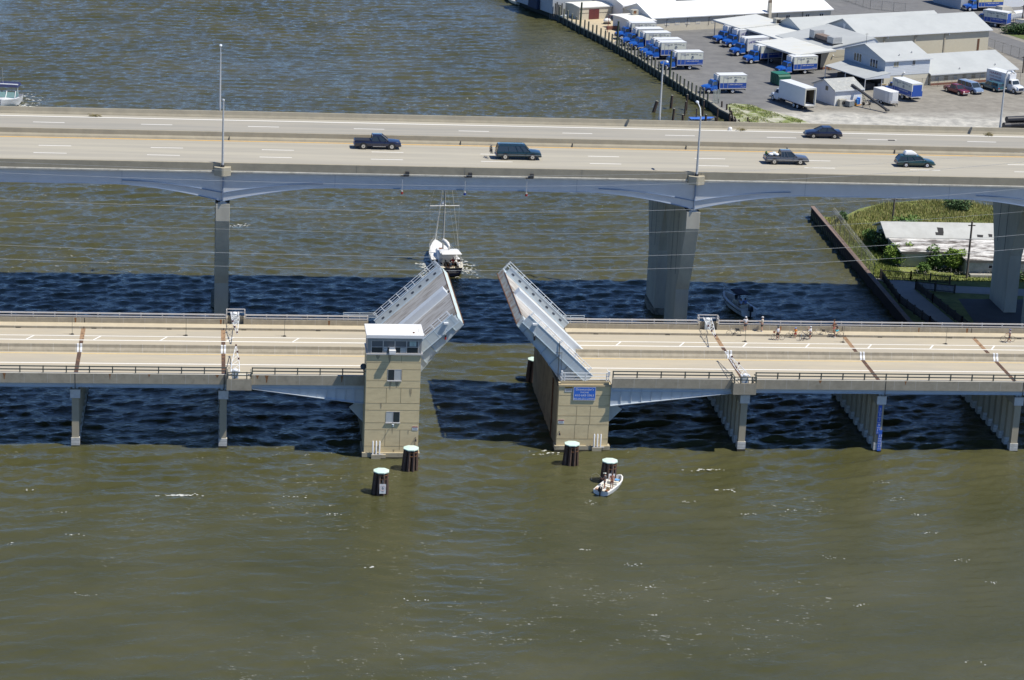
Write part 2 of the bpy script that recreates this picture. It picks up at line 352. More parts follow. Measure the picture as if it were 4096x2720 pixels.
# ---------------------------------------------------------------- land: shellfish yard shore
BHP = [(2101,7),(2213,51),(2244,64.4),(2327,110),(2408,149),(2474.4,186.4),(2557.4,233.8),(2625,278),(2684.5,315),(2742,352),(2789.6,383),(2836,404.6),(2880,437),(2916,455),(2954.6,493.5)]
BH = [at(x, y, 1.2) for x, y in BHP]
BH = [BH[0]+(BH[0]-BH[2])*3] + BH + [Vector((74, 150, 1.2))]
land_poly = [(p.x, p.y) for p in BH] + [(110,146),(250,150),(900,160),(900,1500),(-200,1500),(-60,700)]
def yard_mat():
    m = bpy.data.materials.new('yard_ground'); m.use_nodes = True; t = m.node_tree; b = t.nodes['Principled BSDF']; b.inputs['Roughness'].default_value = .9
    g = nd(t, 'ShaderNodeNewGeometry'); s = nd(t, 'ShaderNodeSeparateXYZ'); t.links.new(g.outputs['Position'], s.inputs[0])
    def noise(sc, det=6, ro=.6, st=(1,1,1)):
        mp = nd(t, 'ShaderNodeMapping'); mp.inputs['Scale'].default_value = st; t.links.new(g.outputs['Position'], mp.inputs[0])
        n = nd(t, 'ShaderNodeTexNoise'); n.inputs['Scale'].default_value = sc; n.inputs['Detail'].default_value = det; n.inputs['Roughness'].default_value = ro
        t.links.new(mp.outputs[0], n.inputs[0]); return n.outputs['Fac']
    def ramp(f, p0, c0, p1, c1):
        r = nd(t, 'ShaderNodeValToRGB'); e = r.color_ramp.elements; e[0].position = p0; e[1].position = p1; e[0].color = (*c0, 1); e[1].color = (*c1, 1); t.links.new(f, r.inputs[0]); return r.outputs[0]
    def mixc(f, a, c):
        x = nd(t, 'ShaderNodeMix', data_type='RGBA'); t.links.new(f, x.inputs[0]); t.links.new(a, x.inputs[6]); t.links.new(c, x.inputs[7]); return x.outputs[2]
    def step(v, lo, hi):
        r = nd(t, 'ShaderNodeMapRange'); r.inputs[1].default_value = lo; r.inputs[2].default_value = hi; t.links.new(v, r.inputs[0]); return r.outputs[0]
    def lin(ax, ay, c, nz, amp):
        a = nd(t, 'ShaderNodeMath', operation='MULTIPLY'); t.links.new(s.outputs[0], a.inputs[0]); a.inputs[1].default_value = ax
        d = nd(t, 'ShaderNodeMath', operation='MULTIPLY_ADD'); t.links.new(s.outputs[1], d.inputs[0]); d.inputs[1].default_value = ay; t.links.new(a.outputs[0], d.inputs[2])
        e = nd(t, 'ShaderNodeMath', operation='MULTIPLY_ADD'); t.links.new(nz, e.inputs[0]); e.inputs[1].default_value = amp; t.links.new(d.outputs[0], e.inputs[2])
        f = nd(t, 'ShaderNodeMath', operation='ADD'); t.links.new(e.outputs[0], f.inputs[0]); f.inputs[1].default_value = c-amp/2; return f.outputs[0]
    asph = ramp(noise(.35, 7, .65), .35, (.135,.135,.132), .68, (.19,.188,.18))
    grav = ramp(noise(.5, 8, .7), .32, (.19,.175,.145), .7, (.30,.28,.235))
    shell = ramp(noise(.6, 8, .7), .34, (.27,.265,.24), .66, (.56,.54,.47))
    nz = noise(.09, 4)
    f1 = step(lin(-1, .75, -51.0, nz, 22), -3, 5)          # asphalt inside the yard, gravel towards the road side
    c = mixc(f1, grav, asph)
    f2 = step(lin(0, -1, 176, noise(.12, 5, .6, (.45,1,1)), 17), -2, 5)
    c = mixc(f2, c, shell)
    t.links.new(c, b.inputs['Base Color']); return m
tag(MB().prism(land_poly, 'z', -3, 1.2).build('ground', yard_mat()), kind='structure')
pad = [at(x, y, 1.206) for x, y in [(2246,66),(2330,112),(2405,147),(2452,173),(2468,158),(2462,118),(2475,92),(2440,72),(2320,80),(2270,62)]]
tag(MB().prism([(p.x,p.y) for p in pad], 'z', 1.1, 1.206).build('concrete_pad', M('tan_pad', (.50,.42,.28), .85, .1, .5)), kind='structure')
# road beyond the yard with a lighter verge
rd = [at(x, y, 1.21) for x, y in [(3330,40),(3480,-12),(3700,-40),(3925,112),(4200,205),(4500,300),(4400,400),(4090,245),(3900,160),(3700,60),(3520,25),(3400,62)]]
tag(MB().prism([(p.x,p.y) for p in rd], 'z', 1.1, 1.21).build('road', M('road_asphalt', (.155,.155,.152), .9, .12, .6)), kind='structure')
vg = [at(x, y, 1.215) for x, y in [(4010,132),(4050,120),(4200,140),(4200,195),(4096,158)]]
tag(MB().prism([(p.x,p.y) for p in vg], 'z', 1.1, 1.215).build('grass_verge', M('verge_grass', (.10,.13,.035), .95, .3, 1.5)), kind='structure')
patchm = M('grass_on_gravel', (.17,.21,.05), .95, .3, 1.2, dark=(.50,.48,.40), dscale=.22, dthr=.50, damt=1.0)
wp = [at(x, y, 1.23) for x, y in [(2905,420),(2935,413),(3010,420),(3060,440),(3120,452),(3180,470),(3240,492),(3260,520),(3000,520),(2960,500),(2925,462)]]
tag(MB().prism([(p.x,p.y) for p in wp], 'z', 1.1, 1.23).build('weedy_bank', patchm), kind='structure')

# island with the ruined building, under the far end of the bridges
isl = [(70.3,103.6),(71.5,101),(74.7,101.3),(78.5,106.5),(83,110),(90,112.5),(98,111.3),(101,106),(108,101),(260,100),(260,24),(69.3,24)]
IZ = .75
def island_mat():
    m = M('island_soil', (.19,.215,.06), .95, .3, .9, dark=(.10,.125,.035), dscale=.35, dthr=.52, damt=.8)
    return m
tag(MB().prism(isl, 'z', -3, IZ).build('terrain', island_mat()), kind='structure')
tag(MB().prism([(70.2,67.8),(74.6,66.6),(80,64.4),(96,62.5),(96,59),(80,60.9),(75.1,62.6),(75.6,56),(76.5,45),(78.5,27),(74.4,27),(73.0,45),(71.6,55),(71.7,66)], 'z', .5, IZ+.02).build('footpath', M('path_concrete', (.36,.35,.32), .9, .12, .7)), kind='structure')
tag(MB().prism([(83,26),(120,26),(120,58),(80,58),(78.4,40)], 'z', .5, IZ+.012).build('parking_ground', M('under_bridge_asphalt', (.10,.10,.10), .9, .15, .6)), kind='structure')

# sheet pile wall along the island
def sheet_wall():
    t = thing('sheet_pile_wall', 'rust brown sheet pile wall edging the channel beside the ruined white roofed building', 'retaining wall', (69.9, 65, 0))
    a = Vector((70.35,103.9,0)); b = Vector((69.25,26,0)); d = (b-a); L = d.length; d.normalize(); n = Vector((d.y, -d.x, 0))
    n = -n if n.x > 0 else n
    mb = MB(); k = int(L/.55); pts = []
    for i in range(k+1):
        p = a+d*(L*i/k); pts.append(p+n*(.16 if i % 2 else -.02))
    vs = []; 
    for p in pts: vs += [p+Vector((0,0,-2)), p+Vector((0,0,1.55))]
    mb.add(vs, [(2*i,2*i+2,2*i+3,2*i+1) for i in range(k)])
    mb.build('pile_sheet', M('rusty_sheet_pile', (.034,.025,.022), .9, .3, 1.2, stretch=(1,1,.3)), t, world=True, recalc=False)
    cap = MB(); i = -n
    cap.add([a+n*.2+Vector((0,0,1.55)), b+n*.2+Vector((0,0,1.55)), b+i*.42+Vector((0,0,1.55)), a+i*.42+Vector((0,0,1.55)), a+n*.2+Vector((0,0,1.66)), b+n*.2+Vector((0,0,1.66)), b+i*.42+Vector((0,0,1.66)), a+i*.42+Vector((0,0,1.66))], [(0,1,2,3),(4,5,6,7),(0,1,5,4),(1,2,6,5),(2,3,7,6),(3,0,4,7)])
    cap.build('wall_cap', M('brown_cap_steel', (.20,.145,.118), .85, .2, .8), t, world=True)
sheet_wall()

# ---------------------------------------------------------------- low road bridge
ZD0 = 7.36; ZD = 7.63; SHL = Vector((0, -.82, .27))      # deck level, and the low bridge's overhang in front of its column faces
def approach(name, label, x0, x1, haunch, joints, plat):
    t = thing(name, label, 'bridge', ((x0+x1)/2, 10.4, 0)); ZD = ZD0; nx0, nx1 = (x0, -3.1) if x1 < 0 else (23.75, x1)
    B = lambda n, mb, m, **k: mb.build(n, m, t, world=True, **k)
    B('deck', MB().box((x0,1.6,7.02),(x1,20.5,ZD)).box((nx0,.05,7.02),(nx1,1.6,ZD)), deck_lo)
    B('sidewalk', MB().box((x0,18.5,ZD-.1),(x1,19.95,ZD+.25)), walk_c)
    B('kerb', MB().box((x0,18.42,ZD-.1),(x1,18.5,ZD+.253)), conc)
    nearp = MB(); cuts = [nx0]+[v for p in plat for v in (p[0], p[1])]+[nx1]
    for i in range(0, len(cuts), 2): nearp.prism([(-.38,7.12),(-.38,8.2),(.02,8.2),(.05,7.12)], 'x', cuts[i], cuts[i+1])
    B('near_parapet', nearp, conc)
    B('parapet_coping', MB().box((nx0,-.37,8.2),(nx1,.01,8.206)), M('pale_coping', (.52,.5,.43), .85, .1, 1))
    farp = MB(); c2 = [x0]+[v for p in plat for v in (p[2], p[3])]+[x1]
    for i in range(0, len(c2), 2): farp.prism([(19.95,7.0),(19.93,8.17),(20.3,8.17),(20.5,7.0)], 'x', c2[i], c2[i+1])
    B('far_parapet', farp, conc)
    B('median_barrier', MB().prism([(9.72,ZD-.05),(9.82,ZD+.2),(10.03,ZD+.45),(10.07,ZD+.78),(10.3,ZD+.78),(10.35,ZD+.45),(10.55,ZD+.2),(10.65,ZD-.05)], 'x', x0, x1), conc)
    gm = MB()
    for y in (1.0, 4.5, 8.2, 12, 15.8, 19.6): gm.box((x0, y-.25, 6.5), (x1, y+.25, 7.02))
    B('floor_beam', gm, steel_gird2)
    B('fascia_girder', MB().box((nx0,-.12,6.68),(nx1,.1,7.12)).box((nx0,-.2,6.62),(nx1,.18,6.68)), steel_gird2)
    if haunch:
        hx0, hx1 = haunch; d = 1 if hx1 > hx0 else -1
        hp = MB().prism([(hx0,6.62),(hx1,5.05),(hx1,7.1),(hx0,7.1)], 'y', -.06, .04)
        fl = MB()
        fl.add([(hx0,-.28,6.62),(hx1,-.28,5.05),(hx1,.25,5.05),(hx0,.25,6.62),(hx0,-.28,6.56),(hx1,-.28,4.98),(hx1,.25,4.98),(hx0,.25,6.56)], [(0,1,2,3),(4,5,6,7),(0,1,5,4),(1,2,6,5),(2,3,7,6),(3,0,4,7)])
        for y in (9, 20.2): hp.prism([(hx0,6.62),(hx1,5.05),(hx1,7.0),(hx0,7.0)], 'y', y, y+.1)
        B('haunch_girder', hp, steel_gird2); B('bottom_flange', fl, steel_gird2)
        st = MB(); n = 12
        for i in range(1, n):
            x = hx0+(hx1-hx0)*i/n; zb = 6.62-1.57*i/n; st.box((x-.025,-.17,zb),(x+.025,-.06,7.1))
        B('web_stiffener', st, steel_gird2)
    for y, wd, m in ((5.82,.22,paint_w),(9.25,.26,paint_yf),(14.15,.24,paint_w),(15.75,.18,paint_w)):
        B('lane_line', MB().box((x0,y-wd/2,ZD),(x1,y+wd/2,ZD+.004)), m)
    x = math.ceil((x0+3.1)/7.35)*7.35-3.1
    while x < x1-2:
        B('bike_lane_stripe', MB().add([(x,14.25,ZD+.004),(x+.2,14.25,ZD+.004),(x+.95,15.66,ZD+.004),(x+.75,15.66,ZD+.004)], [(0,1,2,3)]), paint_w); x += 7.35
    for jx in joints:
        B('expansion_joint', MB().box((jx-.22,.06,ZD),(jx+.22,9.7,ZD+.008)).box((jx-.22,10.66,ZD),(jx+.22,14.0,ZD+.008)), rustdeck)
        B('rusty_joint', MB().box((jx-.24,14.3,ZD),(jx+.24,18.4,ZD+.007)), M('orange_rust_joint', (.33,.21,.12), .9, .3, 2.5, dark=(.07,.04,.025), dscale=2, dthr=.55, damt=.8))
        B('median_joint_cover', MB().prism([(9.68,ZD-.05),(9.79,ZD+.2),(10.0,ZD+.46),(10.04,ZD+.8),(10.33,ZD+.8),(10.38,ZD+.46),(10.58,ZD+.2),(10.68,ZD-.05)], 'x', jx-.28, jx-.07).prism([(9.68,ZD-.05),(9.79,ZD+.2),(10.0,ZD+.46),(10.04,ZD+.8),(10.33,ZD+.8),(10.38,ZD+.46),(10.58,ZD+.2),(10.68,ZD-.05)], 'x', jx+.07, jx+.28), steel_wh)
        B('joint_gap', MB().box((jx+.02,-.392,6.6),(jx+.09,-.36,8.205)).box((jx+.02,19.92,7.6),(jx+.09,19.94,8.175)).box((jx+.02,18.41,ZD),(jx+.09,18.43,ZD+.256)), black)
    x = x0+3.2
    while x < x1-1:
        B('scupper', MB().box((x,18.405,ZD+.01),(x+.55,18.43,ZD+.11)), black); x += 8.4
    # near rail: bronze, two bars, posts
    rl = MB(); ps = MB()
    for i in range(0, len(cuts), 2):
        a, b = cuts[i], cuts[i+1]
        rl.box((a,-.24,8.88),(b,-.10,8.98)).box((a,-.24,8.52),(b,-.10,8.62))
        k = max(1, round((b-a)/2.41)); 
        for j in range(k+1):
            xx = min(max(a+.06+(b-a)*j/k, a+.06), b-.06); ps.box((xx-.06,-.25,8.206),(xx+.06,-.09,8.98))
    B('near_rail', rl, bronze); B('rail_post', ps, bronze)
    rl = MB(); ps = MB()
    for i in range(0, len(c2), 2):
        a, b = c2[i], c2[i+1]
        rl.box((a,20.03,8.62),(b,20.17,8.76)).box((a,20.03,8.30),(b,20.17,8.42))
        k = max(1, round((b-a)/2.45))
        for j in range(k+1):
            xx = min(max(a+.06+(b-a)*j/k, a+.06), b-.06); ps.box((xx-.07,20.17,8.17),(xx+.07,20.24,8.76))
    B('far_rail', rl, alu); B('far_rail_post', ps, alu)
    # rust stains that run down the parapets under the rail posts
    stn = MB(); rnd = random.Random(int(x0*7)+3)
    for k in range(int((x1-x0)/5.5)):
        xx = x0+rnd.random()*(x1-x0)
        if any(c[0]-.3 < xx < c[1]+.3 or c[2]-.3 < xx < c[3]+.3 for c in plat): continue
        h = .25+rnd.random()*.6; ww = .04+rnd.random()*.10; y = -.384 if rnd.random() < .6 else None
        if y: stn.add([(xx-ww*1.6,y,8.19),(xx+ww*1.6,y,8.19),(xx+ww*.8,y,8.19-h*.5),(xx+ww*.3,y,8.19-h),(xx-ww*.3,y,8.19-h),(xx-ww*.7,y,8.19-h*.45)], [(0,1,2,3,4,5)])
        else: stn.add([(xx-ww,19.925,8.16),(xx+ww,19.925,8.16),(xx+ww*.6,19.93,7.62),(xx-ww*.6,19.93,7.62)], [(0,1,2,3)])
    B('rust_stain', stn, M('rust_stain', (.24,.115,.045), .9, .4, 4), recalc=False)
    for p in plat:  # bump-outs that carry the gates
        a, b, c, d = p
        B('near_gate_platform', MB().box((a,-1.15,6.72),(b,-.95,7.98)).box((a,-.95,6.72),(a+.2,.05,7.98)).box((b-.2,-.95,6.72),(b,.05,7.98)).box((a+.2,-.95,6.72),(b-.2,.05,7.37)), conc)
        pr = MB()
        for z in (8.32, 8.66): pr.box((a+.05,-1.10,z),(b-.05,-1.02,z+.08)).box((a+.05,-1.02,z),(a+.13,0,z+.08)).box((b-.13,-1.02,z),(b-.05,0,z+.08))
        for xx in (a+.08, a+(b-a)*.3, b-(b-a)*.2, b-.08): pr.box((xx-.06,-1.12,7.98),(xx+.06,-1.0,8.76))
        B('near_platform_rail', pr, bronze)
        B('far_gate_platform', MB().box((c,19.93,7.5),(c+.2,20.9,8.35)).box((d-.2,19.93,7.5),(d,20.9,8.35)).box((c+.2,20.7,7.5),(d-.2,20.9,8.35)).box((c,19.93,6.8),(d,20.9,7.5)), conc)
        fr = MB()
        for z in (8.72, 9.08): fr.box((c+.02,20.86,z),(d-.02,20.94,z+.1)).box((c+.02,20.02,z),(c+.12,20.86,z+.1)).box((d-.12,20.02,z),(d-.02,20.86,z+.1))
        for xx in (c+.07, d-.07):
            for yy in (20.05, 20.85): fr.box((xx-.05,yy-.05,8.17),(xx+.05,yy+.05,9.18))
        B('far_platform_rail', fr, alu)
    t.location += SHL
    return t
APL = approach('bridge_approach', 'low concrete road bridge span running left from the tan control tower', -78, -1.55, (-15, -3.1), (-33.7, -18.06), [(-17.75,-15.1,-17.75,-15.55)])
APR = approach('bridge_approach', 'low concrete road bridge span with cyclists, right of the phone sign pier', 21.2, 105, (37.2, 23.7), (38.69, 54.04, 69.65, 85.2), [(36.95,39.5,36.9,39.35)])
# white end rails where the fixed far rails stop
for nm, xa, xb, lab in (('end_rail', -4.4, -.6, 'short thin pale end railing at the far kerb left of the raised span'), ('end_rail', 20.3, 23.6, 'short thin pale end railing at the far kerb right of the raised span')):
    t = thing(nm, lab, 'railing', ((xa+xb)/2, 20.6, 8.17))
    mb = MB()
    for z in (8.42, 8.68, 8.92): mb.tube([(xa,20.7,z),(xb,20.7,z)], .035)
    mb.build('rail', steel_bl, t, world=True)
    mb = MB()
    for k in range(3): mb.tube([(xa+.05+(xb-xa-.1)*k/2,20.7,7.0),(xa+.05+(xb-xa-.1)*k/2,20.7,8.95)], .04)
    mb.build('post', steel_bl, t, world=True); t.location += SHL

def bent(x, label, gauge=False):
    t = thing('bridge_pier', label, 'bridge pier', (x, 10, 0), group='column piers under the low bridge')
    MB().box((x-.54,-.42,5.46),(x+.54,20.6,6.45)).build('cap_beam', M('cap_concrete', (.40,.39,.35), .85, .12, 1, dark=(.22,.21,.19), dscale=.8, dthr=.55, damt=.4), t, world=True, bevel=.02)
    MB().box((x-.52,-.45,5.48),(x+.52,-.42,6.43)).build('cap_end', white_conc, t, world=True)
    MB().box((x-.3,-.15,6.45),(x-.05,.15,6.62)).box((x+.05,-.15,6.45),(x+.3,.15,6.62)).build('bearing', steel_gird2, t, world=True)
    for k in range(10):
        y = .02+k*2.1
        c = MB().box((x-.37,y-.3,1.0),(x+.37,y+.45,5.46)).build('column', tanc, t, world=True)
        MB().box((x-.45,y-.4,-2),(x+.45,y+.55,.98)).build('column_base', basec, c, world=True)
        MB().box((x-.46,y-.41,-.5),(x+.46,y+.56,.14)).build('tide_band', M('tide_band', (.055,.05,.032), .7, .3, 3), c, world=True)
tanc = M('tan_column', (.41,.355,.25), .85, .1, .8, stretch=(1,1,.3))
basec = panels(M('whitewashed_base', (.58,.57,.52), .85, .15, 1.5, dark=(.2,.18,.12), dscale=1.4, dthr=.56, damt=.5), 2, .33, .035, (.2,.2,.18), off=.0)
bent(-33.68, 'row of square columns under the low bridge, farthest left')
bent(-18.06, 'row of square columns under the low bridge, next left of the tan control tower')
bent(38.69, 'row of square columns under the right gate platform of the low bridge')
bent(54.04, 'row of square columns carrying the blue water clearance gauge')
bent(69.65, 'row of square columns under the low bridge at the right edge')
# clearance gauge on the third bent
t = thing('clearance_gauge', 'tall narrow blue clearance gauge with white numbers on a bridge column', 'gauge', (54.0, -.4, 0))
bl = M('sign_blue', (.03,.12,.52), .5, .06, 3)
MB().box((53.78,-.34,1.95),(54.18,-.31,5.35)).build('upper_board', bl, t, world=True)
MB().box((54.0,-.46,.05),(54.42,-.43,2.5)).build('lower_board', bl, t, world=True)
nb = MB()
for i, n in enumerate((3,5,7,9,11,13,15,17)):
    z = 4.87-i*.6096; put_text(nb, str(n), .42, (54.0 if n < 12 else 54.24, -.345 if n < 12 else -.465, z), (1,0,0), (0,0,1))
    nb.box((53.79 if n < 12 else 54.01, -.344 if n < 12 else -.464, z-.33),(54.17 if n < 12 else 54.41, -.342 if n < 12 else -.462, z-.29))
nb.build('number', paint_w, t, world=True, recalc=False)

tide = M('tide_band', (.055,.05,.032), .7, .3, 3)
# ---------------------------------------------------------------- control tower (left bascule pier)
tw = thing('control_tower', 'tan concrete bridge control tower with white flat roof and glazed operator room', 'tower', (-.2, -1.6, 0))
B = lambda n, mb, m, **k: mb.build(n, m, tw, world=True, **k)
shaft = B('shaft', MB().box((-3.07,-3.4,.62),(2.71,.1,11.62)), tanwall)
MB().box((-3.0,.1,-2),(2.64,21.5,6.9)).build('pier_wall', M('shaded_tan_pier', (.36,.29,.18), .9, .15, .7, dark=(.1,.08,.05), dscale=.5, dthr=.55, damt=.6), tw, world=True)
B('plinth', MB().box((-3.28,-3.62,-2),(2.9,.2,.62)).box((-1.72,-3.9,-2),(-.9+.15,-3.6,.50)), M('plinth_concrete', (.42,.37,.26), .85, .1, 1.2, dark=(.06,.05,.03), dscale=1.5, dthr=.62, damt=.7))
gr = MB()
for z in (10.75, 9.98, 8.72, 7.92, 6.2, 5.42, 4.0, 3.2, 1.35): gr.box((-3.06,-3.412,z-.012),(2.70,-3.39,z+.012))
for x, z0, z1 in ((.62,10.75,11.6),(-.85,3.2,1.4),(.72,.9,3.2),(-.86,7.92,6.2),(.68,7.92,6.2),(-.8,9.98,8.72),(.72,9.98,8.72)): gr.box((x-.018,-3.412,min(z0,z1)),(x+.018,-3.39,max(z0,z1)))
B('board_joint', gr, M('dark_joint', (.34,.26,.14), .9, .2, 3))
def wall_window(x0, x1, z0, z1, ac):
    f = MB().box((x0,-3.43,z0),(x1,-3.40,z0+.05)).box((x0,-3.43,z1-.05),(x1,-3.40,z1)).box((x0,-3.43,z0+.05),(x0+.05,-3.40,z1-.05)).box((x1-.05,-3.43,z0+.05),(x1,-3.40,z1-.05)).box(((x0+x1)/2-.03,-3.43,z0+.05),((x0+x1)/2+.03,-3.40,z1-.05)).box((x0-.05,-3.52,z0-.06),(x1+.05,-3.40,z0))
    f = B('window', f, alu)
    MB().box((x0+.05,-3.415,z0+.05),((x0+x1)/2-.03,-3.40,z1-.05), 0 if ac else 1).box(((x0+x1)/2+.03,-3.415,z0+.05),(x1-.05,-3.40,z1-.05), 1 if ac else 0).build('pane', [M('window_blind', (.50,.52,.50), .4, .05, 2), glass], f, world=True)
wall_window(-.81,.67,8.72,9.98, False); wall_window(-.84,.66,4.0,5.25, True)
B('tide_band', MB().box((-3.30,-3.64,-.5),(2.92,.22,.16)).box((-1.74,-3.92,-.5),(-.73,-3.62,.14)), tide)
stn = MB()
for x, z, w_, h in ((-.65,11.58,.16,.9),(-1.9,11.58,.25,.5),(-.5,8.64,.12,1.0),(.2,8.64,.2,.7),(-.1,3.92,.07,1.3),(1.6,3.1,.05,.5),(2.35,2.0,.1,1.3),(.1,.95,.1,.3),(-1.4,6.2,.1,.7),(1.7,7.8,.14,.9)): stn.add([(x-w_,-3.4135,z),(x+w_,-3.4135,z),(x+w_*.7,-3.4135,z-h*.6),(x+w_*.1,-3.4135,z-h),(x-w_*.5,-3.4135,z-h*.7)], [(0,1,2,3,4)])
B('stain', stn, M('water_stain', (.40,.325,.20), .9, .25, 3), recalc=False)
# operator room
fas = M('grey_cladding', (.30,.32,.33), .6, .08, 2)
B('operator_room', MB().box((-3.0,-3.38,11.72),(2.72,.05,13.7)), fas)
B('sill_band', MB().box((-3.14,-3.55,11.60),(2.84,.2,11.74)), alu)
B('roof', MB().box((-3.18,-3.75,13.52),(2.9,.35,13.86)), white_p)
B('roof_membrane', MB().box((-3.1,-3.66,13.86),(2.82,.27,13.872)), M('white_membrane', (.80,.80,.77), .6, .05, .6, dark=(.55,.5,.36), dscale=.7, dthr=.66, damt=.6))
B('fascia', MB().box((-3.05,-3.48,13.22),(2.77,.1,13.52)), M('fascia_grey', (.36,.37,.37), .6, .06, 2))
cl = MB()
for i in range(7): cl.box((-2.98+i*.05,-3.41,11.74),(-2.955+i*.05,-3.37,13.2)).box((2.38+i*.05,-3.41,11.74),(2.405+i*.05,-3.37,13.2))
B('cladding_rib', cl, alu)
fr = MB()
for i in range(5): fr.box((-2.62+i*1.245-.045,-3.44,11.76),(-2.62+i*1.245+.045,-3.36,13.18))
for z in (11.76,12.43,13.12): fr.box((-2.62,-3.43,z),(2.36,-3.37,z+.06))
fr = B('window_frame', fr, alu)
for i in range(4):
    a = -2.575+i*1.245
    MB().box((a,-3.40,11.82),(a+1.155,-3.385,12.43)).box((a,-3.40,12.49),(a+1.155,-3.385,13.12),1).build('pane', [glass, M('blind_grey', (.14,.15,.155), .5, .05, 2)], fr, world=True)
MB().box((.95,-3.403,11.84),(1.05,-3.401,12.4)).box((.45,-3.403,11.84),(.95,-3.401,12.38)).build('window_blind', M('window_blind', (.5,.52,.5), .4, 0), fr, world=True)
MB().box((1.42,-3.406,12.55),(2.12,-3.403,13.08)).build('window_notice', M('pale_notice', (.52,.62,.56), .6, .1, 6), fr, world=True)
nb = MB(); put_text(nb, 'CHAN', .2, (1.77,-3.409,12.96), (1,0,0), (0,0,1)); put_text(nb, '13', .34, (1.77,-3.409,12.70), (1,0,0), (0,0,1)); nb.build('notice_lettering', M('notice_ink', (.12,.25,.22), .6, 0), fr, world=True, recalc=False)
MB().box((-1.3,-3.406,11.84),(-.92,-3.403,12.42)).box((-.7,-3.406,12.2),(-.2,-3.403,12.42)).build('window_paper', M('paper', (.62,.63,.6), .7, .05, 5), fr, world=True)
nb = MB(); put_text(nb, 'AVI', .26, (-1.11,-3.409,12.0), (-1,0,0), (0,0,-1)); put_text(nb, 'NO', .2, (-1.11,-3.409,12.3), (1,0,0), (0,0,1)); nb.build('paper_lettering', M('ink', (.02,.03,.06), .7, 0), fr, world=True, recalc=False)
li = MB()
for x in (-1.36,-.12,1.13): li.ell((x,-3.5,13.3), .05)
B('soffit_light', li, chrome)
B('roof_vent', MB().tube([(1.86,-2.9,13.87),(1.86,-2.9,13.98)], .11, 8), rust)
B('roof_antenna', MB().tube([(2.42,-2.6,13.87),(2.42,-2.6,14.3)], .02), dark)
tag(MB().box((-.75,-3.98,11.78),(-.05,-3.43,12.22)).box((-.72,-3.99,11.8),(-.08,-3.98,12.0)).build('air_conditioner', M('ac_white', (.72,.72,.70), .5, .04, 4), bevel=.02), 'white window air conditioner jutting from the control tower operator room', 'air conditioner')
t = thing('satellite_dish', 'dark round satellite dish on the left side of the control tower', 'satellite dish', (-3.1,-2.6,9.6))
MB().tube([(-3.07,-2.6,9.4),(-3.35,-2.75,9.6),(-3.4,-2.8,9.95)], .03).build('bracket', dark, t, world=True)
MB().tube([(-3.42,-2.86,10.1),(-3.40,-2.95,10.12),(-3.38,-3.03,10.14)], [.12,.3,.34], 14).build('dish', M('dish_grey', (.05,.055,.06), .5, .1, 4), t, world=True)
def fender_pipes(x, y, lab):
    t = thing('pipe_cluster', lab, 'pipes', (x, y, 0))
    for k in range(3): MB().tube([(x+k*.36,y,.2),(x+k*.36,y,1.95),(x+k*.36,y+.03,2.05)], [.085,.085,.04], 8).build('pipe', white_p, t, world=True, smooth=40)
    MB().box((x-.12,y-.1,.45),(x+1.15,y+.1,.55)).build('bracket', alu, t, world=True)
    return t
fender_pipes(-2.15, -3.75, 'three white standpipes at the foot of the control tower')
MB().box((-2.3,-3.95,-1),(-1.3,-3.62,.5)).build('pipe_footing', M('plinth_concrete', (1,1,1)), tw, world=True)
def small_sign(name, lab, x0, x1, y, z0, z1, head, headcol, lines, bg=(.75,.75,.73)):
    t = thing(name, lab, 'sign', ((x0+x1)/2, y, z0))
    MB().box((x0,y-.02,z0),(x1,y,z1)).build('board', M('sign_board_%d' % int(bg[0]*100), bg, .6, .04, 4), t, world=True)
    if headcol: MB().box((x0+.01,y-.024,z1-(z1-z0)*.32),(x1-.01,y-.02,z1-.01)).build('header_band', M('band_%d' % int(headcol[0]*100), headcol, .6, 0), t, world=True)
    nb = MB(); h = z1-z0
    put_text(nb, head, h*.26, ((x0+x1)/2,y-.028,z1-h*.17), (1,0,0), (0,0,1), width=(x1-x0)*.7)
    for i in range(lines): nb.box((x0+(x1-x0)*.12,y-.029,z1-h*(.52+.24*i)),(x1-(x1-x0)*.12,y-.027,z1-h*(.46+.24*i)))
    nb.build('lettering', M('ink', (.02,.03,.06), .7, 0), t, world=True, recalc=False)
    return t
small_sign('warning_sign', 'small white danger notice low on the right of the control tower face', 2.02, 2.62, -3.41, 3.15, 3.62, 'DANGER', (.5,.12,.08), 2)
def wall_lamp(x, y, z, lab):
    t = thing('flood_light', lab, 'lamp', (x, y, z))
    MB().tube([(x,y,z),(x,y-.3,z),(x,y-.42,z-.12)], .03).build('arm', dark, t, world=True)
    MB().tube([(x,y-.42,z-.02),(x,y-.42,z-.3)], [.06,.12], 8).build('lamp_head', M('lamp_dark', (.06,.05,.05), .5, .1, 4), t, world=True)
wall_lamp(2.4,-3.4,2.35,'dark fender light on the control tower below the danger notice')
t = thing('lantern_arm', 'short bracket light below the lower window of the control tower', 'lamp', (-.1,-3.4,4.0))
MB().tube([(-.1,-3.4,3.98),(-.1,-4.0,3.98)], .03).build('arm', dark, t, world=True); MB().tube([(-.1,-4.0,4.02),(-.1,-4.0,3.75)], [.13,.09], 8).build('lamp_head', M('pale_blue_steel', ()), t, world=True)

